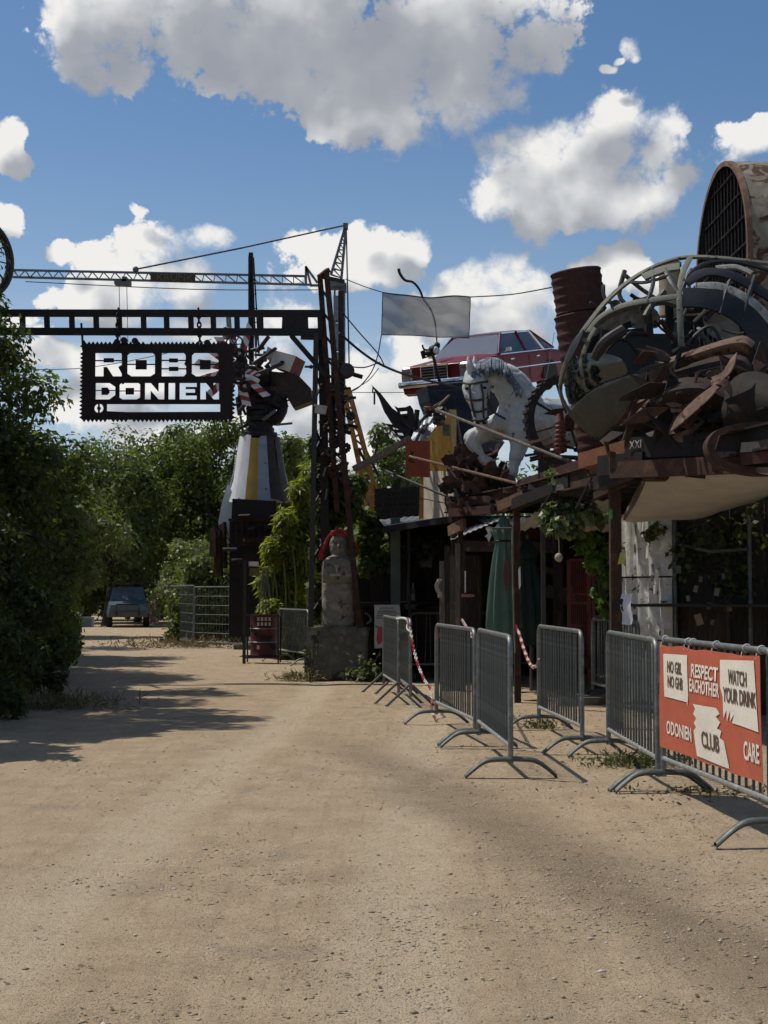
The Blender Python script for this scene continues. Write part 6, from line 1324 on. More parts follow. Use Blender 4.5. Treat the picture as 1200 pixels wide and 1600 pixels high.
    b = MB(); b.tube([(.48, .38 + .19 * math.cos(a), .99 + .17 * math.sin(a)) for a in np.linspace(0, 2 * math.pi, 22)[:-1]], .012, 6, closed=True); b.tube([(.48, .38, .99), (.62, .38, .88)], .015, 5); b.build('steering_wheel', DARK, t, True)
    SE = mat('car_seat', (.04, .028, .022), (.03, .02, .018))
    for x, y in ((-.05, .38), (-.05, -.38), (-.95, 0)):
        b = MB(); b.box((x - .12, y, .92), (.14, .52 if y else 1.2, .55), Matrix.Rotation(-.15, 3, 'Y')); o = b.build('seat', SE, t); o.modifiers.new('b', 'BEVEL').width = .05
    rot = Matrix.Rotation(R(-123), 4, 'Z') @ Matrix.Rotation(R(11), 4, 'Y')
    anchor = P(738, 592, 29.4); t.matrix_basis = Matrix.Translation(anchor - (rot @ Vector((2.36, .885, .49)))) @ rot
red_car()
def car_rest():
    b = MB(); q = P(735, 640, 30.5)
    for dx in (-.9, .9): b.beam(q + Vector((dx, 0, .1)), q + Vector((dx + .6, 1.6, .1)), .18)
    o = b.build('car_cradle', DARK); tag(o, 'dark steel cradle beams carrying the red car on the pillar', 'cradle')
    b = MB(); b.beam(P(850, 640, 32), P(850, 800, 32), .25); b.beam(P(850, 640, 31.5), P(800, 640, 31.5), .2); b.build('rear_leg', DARK, o)
car_rest()

# ---------------------------------------------------------------- white horse
def horse():
    d = 20.4; k = d / FPX
    HM = mat('horse_white', (.50, .53, .53), (.40, .43, .44), (.58, .60, .59), scale=3, rough=.6, bump=.3, bscale=22, patch=((.16, .17, .17), .22, 5))
    q0 = P(815, 746, d); t = thing('horse_statue', 'life size white horse statue with arched neck and one raised foreleg', 'statue', q0)
    b = MB()
    def limb(pts, sub=5, sy=1.0):
        ps = smoothpts([P(x, y, d + dd) for x, y, dd, r in pts], sub); n = len(pts); rs = []
        for i in range(n - 1):
            for j in range(sub): f = j / sub; rs.append((pts[i][3] * (1 - f) + pts[i + 1][3] * f) * k)
        rs.append(pts[-1][3] * k); b.tube(ps, rs, 16); b.ball(ps[0], rs[0], 14, 10); b.ball(ps[-1], rs[-1], 14, 10)
    limb([(803, 652, 0, 30), (818, 655, 0, 40), (850, 660, .3, 41), (895, 660, .6, 40), (935, 655, .9, 46), (955, 668, 1.1, 40)])
    limb([(818, 642, 0, 36), (807, 616, -.03, 31), (792, 597, -.07, 28), (772, 587, -.12, 24), (752, 588, -.17, 19)])
    limb([(744, 589, -.22, 19), (743, 604, -.30, 21), (745, 621, -.36, 17.5), (748, 638, -.40, 12.5), (751, 653, -.42, 11), (752, 662, -.41, 11.5)]); limb([(752, 606, -.26, 15), (754, 620, -.3, 11)])
    for dz, ex in ((-.36, -4), (-.14, 6)): limb([(740 + ex, 578, dz, 6.5), (737 + ex, 567, dz - .02, 5), (735 + ex, 557, dz - .02, 1.8)], 3)
    limb([(814, 668, -.12, 26), (812, 692, -.16, 16), (808, 708, -.17, 12), (806, 714, -.17, 12.5), (804, 727, -.17, 8), (801, 737, -.17, 9.5), (797, 744, -.17, 8)])
    limb([(800, 662, .2, 28), (772, 668, .12, 20), (748, 680, .05, 14.5), (738, 684, .02, 14), (741, 696, .02, 11), (750, 712, .04, 8), (756, 718, .04, 9.5), (764, 722, .04, 8)])
    limb([(800, 652, -.05, 22), (775, 662, -.1, 14), (752, 672, -.05, 9)])
    limb([(945, 680, .85, 30), (938, 705, .8, 16), (950, 722, .85, 11), (948, 740, .85, 9)]); limb([(958, 680, 1.3, 30), (955, 705, 1.3, 16), (967, 722, 1.35, 11), (964, 740, 1.35, 9)])
    limb([(975, 655, 1.2, 12), (992, 680, 1.3, 14), (995, 715, 1.3, 8)])
    body = b.build('body', HM, t, True, 180); m = body.modifiers.new('r', 'REMESH'); m.mode = 'VOXEL'; m.voxel_size = .016; m.use_smooth_shade = True
    s = body.modifiers.new('s', 'SMOOTH'); s.factor = .5; s.iterations = 5; apply_mods(body)
    from mathutils import noise as nz
    nl = [v.normal.copy() for v in body.data.vertices]; cl = [v.co.copy() for v in body.data.vertices]
    for v, nv, c0 in zip(body.data.vertices, nl, cl):
        q = c0 * 5; v.co = c0 + nv * (.010 * nz.noise(q) + .006 * nz.noise(q * 2.7) - .012 * max(0, 1 - abs(nz.noise(q * .9 + Vector((3, 1, 2)))) * 9))
    HF = mat('hoof', (.10, .09, .08), (.06, .055, .05))
    for x, y, dd in ((796, 747, -.18), (767, 727, .04)): b = MB(); b.lathe([(10.5 * k, -.05), (9.5 * k, .0), (7.5 * k, .05)], 14, None, P(x, y, d + dd)); b.build('hoof', HF, t, True)
    MN = mat('mane', (.30, .33, .34), (.05, .07, .10), (.36, .39, .40), scale=9, rough=.7, bump=.4, bscale=30)
    cr = [(742, 575), (752, 567), (764, 563), (777, 564), (788, 570), (797, 579), (805, 592), (812, 604)]
    for i in range(30):
        f = i / 29 * (len(cr) - 1.001); a = int(f); f -= a; x = cr[a][0] * (1 - f) + cr[a + 1][0] * f; y = cr[a][1] * (1 - f) + cr[a + 1][1] * f
        L = rnd.uniform(13, 26); q = [P(x, y - 2, d - .1), P(x - 1 + rnd.uniform(-3, 3), y + L * .5, d - .40 + rnd.uniform(-.04, .03)), P(x + 3 + rnd.uniform(-5, 4), y + L, d - .40 + rnd.uniform(-.05, .04))]
        b = MB(); b.tube(smoothpts(q, 4), [.035, .038, .04, .038, .034, .028, .022, .015, .006], 6); b.build('mane_lock', MN, t, True)
    ST = mat('bridle_leather', (.06, .055, .05), (.04, .035, .03))
    for pts in (((723, 598, -.40), (733, 600, -.50), (746, 598, -.50), (762, 596, -.42)), ((727, 622, -.42), (736, 625, -.53), (748, 625, -.53), (761, 621, -.42)), ((733, 600, -.50), (735, 620, -.535), (739, 640, -.53), (742, 652, -.54)), ((752, 600, -.50), (755, 620, -.50), (755, 640, -.50), (756, 654, -.50)), ((736, 640, -.50), (742, 643, -.535), (750, 643, -.535), (760, 639, -.46)), ((738, 655, -.50), (746, 658, -.55), (756, 657, -.54), (763, 652, -.46)), ((760, 612, -.4), (768, 640, -.35), (790, 655, -.38))):
        b = MB(); b.tube(smoothpts([P(x, y, d + q) for x, y, q in pts], 4), .017, 6); b.build('bridle_strap', ST, t, True)
    for x, y, dd in ((730, 607, -.465), (757, 606, -.45), (746, 661, -.525), (757, 661, -.515)): b = MB(); b.ball(P(x, y, d + dd), (.032, .025, .022)); b.build('eye', DARK, t, True)
horse()
# ---------------------------------------------------------------- iron wheel
def cart_wheel():
    d = 18.7; k = d / FPX; c = P(889, 660, d); t = thing('iron_wheel', 'cleated iron tractor wheel leaning between the horse and the cockpit wreck', 'wheel', P(885, 736, d)); M = frame(Vector((.35, -1, .08))); Rw = 74 * k
    b = MB(); n = 48; ring = [c + M @ Vector((math.cos(a * 2 * math.pi / n) * Rw, math.sin(a * 2 * math.pi / n) * Rw, 0)) for a in range(n)]
    rows = []
    for w, r in ((-.06, Rw), (.06, Rw), (.06, Rw - .09), (-.06, Rw - .09), (-.06, Rw)): rows.append([c + M @ Vector((math.cos(a * 2 * math.pi / n) * r, math.sin(a * 2 * math.pi / n) * r, w)) for a in range(n + 1)])
    b.sheet(rows); b.build('rim', DARKB, t, True, 40)
    for i in range(36):
        a = i * math.pi / 18; b = MB(); b.box(c + M @ Vector((math.cos(a) * (Rw + .008), math.sin(a) * (Rw + .008), 0)), (.03, .045, .13), M @ Matrix.Rotation(a, 3, 'Z')); b.build('cleat', DARKB, t)
    for i in range(8):
        a = i * math.pi / 4 + .3; b = MB(); b.beam(c, c + M @ Vector((math.cos(a) * (Rw - .05), math.sin(a) * (Rw - .05), 0)), .05, .02); b.build('spoke', RUST, t)
    b = MB(); b.lathe([(0, -.1), (.1, -.1), (.12, 0), (.1, .1), (0, .1)], 16, M, c); b.build('hub', RUST, t, True)
cart_wheel()
# ---------------------------------------------------------------- rusty drum stack
def drum_stack():
    d = 17.2; k = d / FPX; t = thing('drum_stack', 'leaning stack of rust red ribbed drums behind the cockpit wreck', 'drum stack', P(925, 720, d)); top = P(899, 424, d); bot = P(941, 708, d + .1); ax = (top - bot); L = ax.length; M = frame(ax, Vector((0, 1, 0)))
    for i, (f0, f1, r) in enumerate(((.0, .385, .300), (.39, .765, .305), (.77, 1.0, .300))):
        h = L * (f1 - f0); prof = [(0, 0), (r, 0), (r * 1.03, .015), (r, .03)]; nr = max(2, int(h / .125))
        for q in range(nr): z = .04 + (h - .08) * (q + .5) / nr; w = (h - .08) / nr; prof += [(r, z - w * .42), (r * 1.015, z - w * .25), (r * 1.035, z - w * .05), (r * 1.01, z + w * .1), (r * .985, z + w * .25)]
        prof += [(r, h - .03), (r * 1.035, h - .015), (r, h), (r * .95, h - .01), (r * .94, h - .06)]
        off = M @ Vector(((.02, -.025, .0)[i], 0, 0))
        b = MB(); b.lathe(prof, 40, M, bot + ax * f0 + off, cap=False); b.add([bot + ax * f0 + off + M @ Vector((r * .94 * math.cos(a), r * .94 * math.sin(a), h - .06)) for a in np.linspace(0, 2 * math.pi, 25)[:-1]], [tuple(range(24))]); b.build('drum', RUSTRED, t, True, 50)
drum_stack()
def ribbed_post():
    d = 17.6; x = P(877, 925, d).x; zb = P(0, 708, d).z; b = MB(); prof = [(.05, 0)]
    for i in range(7): z = .03 + i * .055; prof += [(.05, z), (.085 - i * .004, z + .012), (.085 - i * .004, z + .028), (.05, z + .045)]
    prof += [(.045, .48), (.02, .55)]; b.lathe(prof, 18, None, (x, d, zb)); tag(b.build('ribbed_insulator', mat('insulator_red', (.17, .06, .045), (.12, .045, .035), rough=.6), None, True), 'small rust red ribbed post between the iron wheel and the cockpit', 'insulator')
    pslab('rusty_leaf', [(850, 646), (866, 639), (884, 637), (880, 643), (866, 648)], 17.4, .06, RUST, 'flat rusty plate sticking out beside the cockpit nose', 'plate')
ribbed_post()
# ---------------------------------------------------------------- cockpit wreck
def cockpit():
    d0 = 15.8; C0 = P(1082, 556, d0); k = d0 / FPX; A_, B_, Cd = 216 * k, 158 * k, 1.15; th = R(14)
    RM = Matrix.Rotation(-th, 3, 'Y')
    t = thing('cockpit_wreck', 'stripped helicopter cockpit shell with olive grey frames and empty window openings', 'wreck', P(1050, 715, d0))
    def E(px, py, side=-1, grow=1.0):
        o = EYE - C0; dr = ray(px, py); Mi = RM.transposed(); sc_ = Vector((1 / (A_ * grow), 1 / (Cd * grow), 1 / (B_ * grow)))
        oo = Mi @ o; dd = Mi @ dr; oo = Vector([a * b for a, b in zip(oo, sc_)]); dd = Vector([a * b for a, b in zip(dd, sc_)])
        a = dd.dot(dd); bq = oo.dot(dd); cq = oo.dot(oo) - 1; disc = bq * bq - a * cq
        if disc <= 0:
            s = -bq / a; v = (oo + dd * s).normalized(); return C0 + RM @ Vector((v.x * A_ * grow, v.y * Cd * grow, v.z * B_ * grow))
        s = (-bq + side * math.sqrt(disc)) / a; return EYE + dr * s
    def nrm(p): v = RM.transposed() @ (p - C0); return (RM @ Vector((v.x / A_ ** 2, v.y / Cd ** 2, v.z / B_ ** 2))).normalized()
    def strip(name, pts, w, mt, side=-1, th_=.03, grow=1.0):
        ps = smoothpts([E(x, y, side, grow) for x, y in pts], 6); rows = []
        for i, p in enumerate(ps):
            tg = (ps[min(i + 1, len(ps) - 1)] - ps[max(i - 1, 0)]).normalized(); n = nrm(p); s = n.cross(tg).normalized(); rows.append([p - s * w / 2, p + n * .012, p + s * w / 2])
        b = MB(); b.sheet(rows, -th_); return b.build(name, mt, t, True, 50)
    def patch(name, poly, mt, side=-1, th_=.012, n=12, grow=1.0):
        """panel on the shell: fan of rings from the outline to its middle"""
        cx = sum(p[0] for p in poly) / len(poly); cy = sum(p[1] for p in poly) / len(poly); ol = [Vector((x, y, 0)) for x, y in poly]; ol = smoothpts(ol, 3, True); rings = []
        for i in range(7): f = 1 - i / 6 * .999; rings.append([E(cx + (p.x - cx) * f, cy + (p.y - cy) * f, side, grow) for p in ol + [ol[0]]])
        b = MB(); b.sheet(rings, th_); return b.build(name, mt, t, True, 50)
    OL = mat('hull_olive', (.085, .088, .068), (.06, .063, .05), (.105, .105, .08), scale=3, rough=.6, patch=((.05, .04, .03), .2, 5)); DG = mat('hull_dark', (.03, .035, .04), (.02, .023, .027), scale=3, rough=.5); FR = mat('frame_paint', (.15, .155, .125), (.085, .09, .075), scale=7, rough=.65, patch=((.06, .05, .04), .3, 8)); LG = mat('shell_light', (.33, .335, .31), (.2, .205, .19), (.42, .42, .39), scale=5, rough=.5, metal=.2, patch=((.12, .115, .1), .3, 5))
    # far side of the shell
    patch('far_shell', [(925, 498), (960, 486), (1012, 478), (1030, 492), (1026, 512), (985, 512), (950, 516), (925, 525)], LG, 1)
    patch('far_shell', [(905, 560), (930, 522), (985, 514), (1012, 520), (1012, 600), (980, 640), (930, 650), (905, 610)], DG, 1)
    patch('far_shell', [(1050, 500), (1110, 470), (1190, 480), (1240, 540), (1240, 640), (1150, 690), (1060, 660), (1048, 580)], DG, 1)
    patch('far_shell', [(1098, 492), (1125, 484), (1150, 500), (1155, 525), (1130, 530), (1108, 522)], LG, 1, grow=.97)
    patch('far_shell', [(960, 640), (1010, 600), (1060, 600), (1060, 690), (980, 700)], DG, 1)
    strip('far_rib', [(915, 520), (960, 488), (1020, 474), (1070, 472), (1120, 480)], .07, FR, 1); strip('far_rib', [(1010, 475), (1016, 530), (1018, 600), (1012, 660)], .09, OL, 1); strip('far_rib', [(1022, 508), (1050, 500), (1090, 505), (1118, 530)], .05, DG, 1)
    strip('far_rib', [(1045, 470), (1046, 520), (1042, 590)], .10, DG, 1); strip('far_rib', [(935, 560), (950, 525), (985, 505)], .09, DG, 1); strip('far_rib', [(975, 428), (1000, 450), (1030, 470)], .05, FR, 1)
    # near side panels
    patch('chin_panel', [(880, 656), (900, 634), (935, 607), (990, 588), (994, 606), (984, 632), (960, 662), (936, 684), (910, 690), (890, 676)], OL)
    patch('chin_panel', [(997, 592), (1008, 581), (1040, 583), (1062, 592), (1040, 618), (1008, 632), (990, 626)], mat('hull_olive_dark', (.07, .075, .06), (.05, .053, .044), scale=3, rough=.6))
    b = MB(); b.slab([E(1018, 595, -1, 1.02), E(1031, 594, -1, 1.02), E(1031, 603, -1, 1.02), E(1018, 604, -1, 1.02)], (0, .01, 0)); b.build('data_plate', GALV, t)
    GW = glassmat('cockpit_glass', (.35, .42, .42), .25, (.09, .105, .10))
    patch('side_glass', [(884, 602), (889, 576), (901, 556), (906, 578), (912, 606), (916, 616), (895, 632), (887, 622)], GW); patch('side_glass', [(911, 556), (930, 552), (962, 556), (975, 566), (979, 584), (945, 596), (920, 608), (914, 590)], GW)
    patch('dark_glass', [(882, 566), (892, 540), (906, 520), (913, 516), (904, 540), (890, 566)], DG)
    # frames
    strip('rim_frame', [(912, 692), (885, 668), (875, 642), (874, 610), (880, 575), (895, 540), (917, 507), (948, 468), (985, 436), (1022, 415), (1062, 402), (1100, 400), (1150, 404), (1215, 412)], .075, FR)
    strip('nose_frame', [(918, 612), (910, 590), (908, 565), (917, 535), (930, 512)], .06, FR); strip('roof_rail', [(917, 520), (935, 497), (965, 480), (1005, 470), (1064, 462)], .07, FR)
    strip('door_pillar', [(1078, 402), (1066, 430), (1062, 470), (1064, 530), (1066, 590), (1068, 640), (1066, 690)], .065, FR); strip('sill', [(878, 660), (900, 634), (935, 608), (970, 594), (1000, 586)], .05, FR)
    strip('chin_seam', [(1000, 582), (990, 630), (965, 662), (938, 684), (915, 700)], .07, RUST)
    strip('hood_rail', [(995, 592), (1010, 578), (1040, 574), (1070, 588)], .08, DG)
    strip('roof_brace', [(1040, 420), (1050, 440), (1066, 462)], .06, DG); strip('roof_brace', [(1020, 420), (1020, 445), (1012, 470)], .05, DG); strip('roof_brace', [(985, 440), (1010, 440), (1045, 430)], .04, DG); strip('roof_skin', [(1005, 432), (1035, 420), (1062, 415)], .16, FR)
    strip('door_arch', [(1066, 462), (1075, 430), (1105, 410), (1150, 408), (1215, 425)], .05, DG)
    strip('roof_band', [(1066, 464), (1105, 466), (1145, 480), (1175, 505), (1195, 540), (1205, 590)], .24, mat('roof_navy', (.016, .02, .027), (.011, .014, .019), rough=.45)); strip('roof_band', [(1070, 440), (1105, 424), (1150, 432), (1215, 470)], .13, MATS['roof_navy'])
    strip('roof_pane', [(1090, 447), (1130, 448), (1180, 475), (1215, 515)], .10, LG); strip('roof_pane', [(1120, 418), (1150, 416), (1175, 426)], .08, LG)
    for x in (1060, 1125, 1160): strip('roof_brace', [(x + 20, 420 + (x - 1060) * .1), (x + 8, 446 + (x - 1060) * .2), (x, 470 + (x - 1060) * .3)], .045, DG)
    strip('arch_rail', [(1066, 560), (1080, 530), (1110, 510), (1130, 540)], .035, DG)
    # inside: seat back, instrument box, hoses
    b = MB(); b.box(C0 + Vector((-.55, .35, -.05)), (.75, .12, .7)); b.build('bulkhead', DG, t)
    for x0, x1, y0, y1 in ((940, 985, 515, 590), (1010, 1020, 505, 600)): b = MB(); b.slab([P(x0, y0, 16.2), P(x1, y0, 16.2), P(x1, y1, 16.2), P(x0, y1, 16.2)], (0, .15, 0)); b.build('instrument_box', DARK, t)
    for pts in (((935, 580), (950, 545), (975, 530), (1000, 560), (1010, 590)), ((925, 560), (935, 590), (950, 610)), ((1005, 560), (1018, 580), (1010, 600)), ((985, 460), (1000, 468), (1020, 462)), ((940, 605), (930, 575), (950, 555))):
        b = MB(); b.tube(smoothpts([P(x, y, 15.5) for x, y in pts], 4), .022, 6); b.build('hose', DARK, t, True)
    b = MB(); b.tube(smoothpts([P(930, 560, 15.1), P(945, 535, 15.0), P(975, 515, 15.0)], 4), .06, 8); b.build('window_arch', DARKB, t, True)
    for i in range(7): b = MB(); x = 1078 + i * 7; b.tube([P(x, 445 + i * 2, 16.8), P(x + 10, 560, 16.8)], .012, 5); b.build('cable_bundle', GALVD, t)
    for i in range(44):
        q = P(rnd.uniform(925, 1180), rnd.uniform(470, 640), 15.4 + rnd.uniform(0, 1.3)); a = rnd.uniform(0, 3.14); L = rnd.uniform(.12, .45); q2 = q + Vector((math.cos(a) * L, rnd.uniform(-.2, .2), math.sin(a) * L)); b = MB(); b.tube(smoothpts([q, q.lerp(q2, .5) + Vector((rnd.uniform(-.08, .08), 0, rnd.uniform(-.08, .08))), q2], 3), rnd.uniform(.008, .035), 6); b.build('pipe_run', rnd.choice([DARK, DARKB, OL, RUST, GALVD]), t, True)
    for x, y, r in ((962, 477, 8), (918, 528, 9)): b = MB(); b.lathe([(r * k * .3, -.01), (r * k, -.02), (r * k, .02), (r * k * .3, .01)], 16, frame(Vector((-.3, -1, .3))), E(x, y)); b.build('vent_ring', DARK, t, True)
cockpit()
# ---------------------------------------------------------------- scrap heap in front of the cockpit
def scrap_heap():
    t = thing('scrap_heap', 'welded heap of curled rusty plates and leaves below the cockpit wreck', 'sculpture', P(1100, 712, 13.8))
    TAN = mat('rust_tan', (.175, .118, .088), (.11, .07, .052), (.22, .155, .12), scale=5, rough=.9, bump=.35, patch=((.07, .035, .022), .4, 5)); RD = mat('rust_dark', (.038, .022, .016), (.02, .014, .012), (.058, .032, .022), scale=4, rough=.85, bump=.25)
    def sheetp(name, rows, mt, th=.012):
        """rows of (px, py, d) smoothed into a curved plate"""
        rr = [smoothpts([P(*p) for p in r], 4) for r in rows]; cols = list(zip(*rr)); cs = [smoothpts(list(c), 4) if len(c) > 2 else list(c) for c in cols]; b = MB(); b.sheet([list(x) for x in zip(*cs)], th); return b.build(name, mt, t, True, 50)
    sheetp('girder_arm', [[(1030, 566, 14.0), (1075, 551, 13.7), (1120, 536, 13.4), (1160, 526, 13.2), (1178, 536, 13.2)], [(1031, 572, 13.85), (1075, 558, 13.55), (1120, 543, 13.25), (1158, 536, 13.05), (1174, 545, 13.05)], [(1034, 579, 13.95), (1078, 567, 13.65), (1122, 553, 13.35), (1156, 547, 13.15), (1170, 555, 13.15)]], TAN)
    sheetp('curled_plate', [[(1020, 582, 14.2), (1060, 572, 14.0), (1120, 558, 13.6), (1165, 560, 13.3), (1180, 600, 13.2)], [(1040, 596, 13.9), (1075, 588, 13.6), (1120, 576, 13.3), (1150, 580, 13.1), (1160, 610, 13.1)]], RD)
    sheetp('hood_plate', [[(988, 652, 13.9), (1005, 618, 13.8), (1045, 596, 13.5), (1095, 592, 13.3), (1135, 605, 13.2)], [(985, 668, 13.6), (1010, 632, 13.4), (1050, 612, 13.1), (1095, 608, 12.9), (1130, 622, 12.9)], [(1000, 672, 13.8), (1020, 650, 13.5), (1060, 632, 13.2), (1095, 630, 13.1), (1120, 640, 13.2)]], RD)
    sheetp('leaf_blade', [[(1047, 679, 12.9), (1060, 652, 12.7), (1090, 622, 12.6), (1118, 602, 12.6), (1140, 590, 12.7)], [(1048, 676, 12.8), (1068, 660, 12.6), (1098, 634, 12.5), (1122, 610, 12.5), (1140, 590, 12.7)]], TAN)
    sheetp('leaf_blade', [[(1044, 680, 13.0), (1050, 660, 12.9), (1080, 625, 12.8), (1130, 588, 12.8)], [(1045, 678, 13.0), (1056, 662, 12.9), (1086, 630, 12.8), (1130, 590, 12.8)]], RD)
    sheetp('leaf_blade', [[(1112, 590, 12.9), (1130, 582, 12.7), (1143, 562, 12.6), (1152, 552, 12.6)], [(1118, 598, 12.8), (1136, 590, 12.6), (1148, 572, 12.5), (1152, 552, 12.6)]], TAN)
    sheetp('leaf_blade', [[(1112, 595, 12.8), (1128, 592, 12.6), (1140, 600, 12.6), (1143, 622, 12.6)], [(1114, 603, 12.7), (1124, 602, 12.5), (1134, 610, 12.5), (1143, 622, 12.6)]], TAN)
    sheetp('torn_plate', [[(981, 657, 13.7), (990, 640, 13.6), (1003, 625, 13.5), (1014, 614, 13.5)], [(982, 655, 13.6), (997, 648, 13.4), (1010, 636, 13.3), (1013, 626, 13.4)]], TAN)
    sheetp('big_plate', [[(1128, 622, 13.0), (1150, 590, 12.9), (1180, 582, 12.7), (1215, 592, 12.5)], [(1130, 650, 12.8), (1155, 630, 12.6), (1185, 625, 12.4), (1215, 630, 12.2)], [(1135, 692, 13.0), (1155, 688, 12.8), (1185, 686, 12.6), (1215, 684, 12.4)]], mat('plate_black_brown', (.024, .017, .014), (.016, .012, .011), (.034, .022, .017), scale=3, rough=.85, bump=.2))
    sheetp('back_plate', [[(965, 700, 14.6), (1000, 660, 14.4), (1060, 640, 14.2), (1150, 640, 13.8)], [(965, 712, 14.4), (1005, 700, 14.2), (1060, 700, 14.0), (1150, 700, 13.6)]], DARK)
    sheetp('edge_plate', [[(938, 690, 14.9), (960, 672, 14.7), (985, 652, 14.4), (1004, 622, 14.0)], [(944, 696, 14.7), (968, 682, 14.5), (992, 664, 14.2), (1008, 640, 13.8)]], RD)
    for pts in (((1040, 630), (1052, 628), (1066, 632), (1064, 636), (1048, 636)), ((1048, 638), (1070, 639), (1068, 643), (1050, 644)), ((1024, 627), (1034, 620), (1036, 624), (1028, 630))): pslab('torn_strip', pts, 13.0, .02, TAN, par=t)
    pslab('prop_leg', ((944, 690), (950, 690), (958, 725), (955, 728)), 14.2, .05, RUST, par=t); pslab('hanging_tab', ((952, 705), (962, 706), (960, 735), (957, 740), (953, 735)), 14.0, .03, RUST, par=t)
    b = MB(); b.beam(P(973, 688, 14.0), P(980, 668, 13.9), .015); b.build('wire', GALVD, t)
    for kx in range(30):
        a0 = P(rnd.uniform(1040, 1190), rnd.uniform(575, 690), rnd.uniform(13.0, 14.0)); b = MB(); q1 = a0 + Vector((rnd.uniform(-.35, .35), rnd.uniform(-.2, .2), rnd.uniform(-.05, .3))); b.tube(smoothpts([a0, a0.lerp(q1, .5) + Vector((rnd.uniform(-.12, .12), 0, rnd.uniform(-.1, .12))), q1], 4), rnd.uniform(.008, .03), 6); b.build('bent_bar', rnd.choice([RD, RUST, RUST, DARK]), t, True)
    for kx in range(80):
        x = rnd.uniform(985, 1200); y = rnd.uniform(555, 700 if x > 1045 else 672); d = rnd.uniform(12.7, 14.2); b = MB(); a = rnd.uniform(0, 3.14); L = rnd.uniform(.08, .3); w = rnd.uniform(.03, .12); q = P(x, y, d + .4)
        u = Vector((math.cos(a), rnd.uniform(-.4, .4), math.sin(a))) * L; v = Vector((-math.sin(a), rnd.uniform(-.5, .5), math.cos(a))) * w
        b.sheet([[q - u - v * .3, q - v, q + u * .9 - v * .2], [q - u * .9 + v * .3, q + v + Vector((0, -.05, 0)), q + u]], .01); b.build('scrap_leaf', rnd.choice([RD, RD, RUST, RUST, TAN, DARK]), t)
    # oval frame of bent steel section
    o = thing('oval_frame', 'rusty oval ring of bent channel steel on the deck edge at the right', 'frame', P(1160, 738, 12.2)); b = MB(); d = 12.3
    ol = [(1108, 700), (1114, 684), (1130, 673), (1160, 668), (1200, 667), (1250, 670), (1275, 700), (1250, 730), (1200, 738), (1150, 733), (1118, 720)]
    ps = smoothpts([P(x, y, d) for x, y in ol], 5, True); cc = sum(ps, Vector()) / len(ps); rows = []
    for p in ps + [ps[0]]: u = (p - cc); u.y = 0; u.normalize(); rows.append([p + u * .035 + Vector((0, -.09, 0)), p + u * .035 + Vector((0, .09, 0)), p - u * .035 + Vector((0, .09, 0)), p - u * .035 + Vector((0, -.09, 0)), p + u * .035 + Vector((0, -.09, 0))])
    b.sheet(rows); b.build('ring', RUST, o, True, 40); b = MB(); b.beam(P(1112, 702, d), P(1272, 700, d), .03, .04); b.build('cross_bar', DARK, o); b = MB(); b.beam(P(1117, 702, d - .1), P(1124, 680, d - .1), .012); b.build('bright_edge', RUST2, o)
scrap_heap()
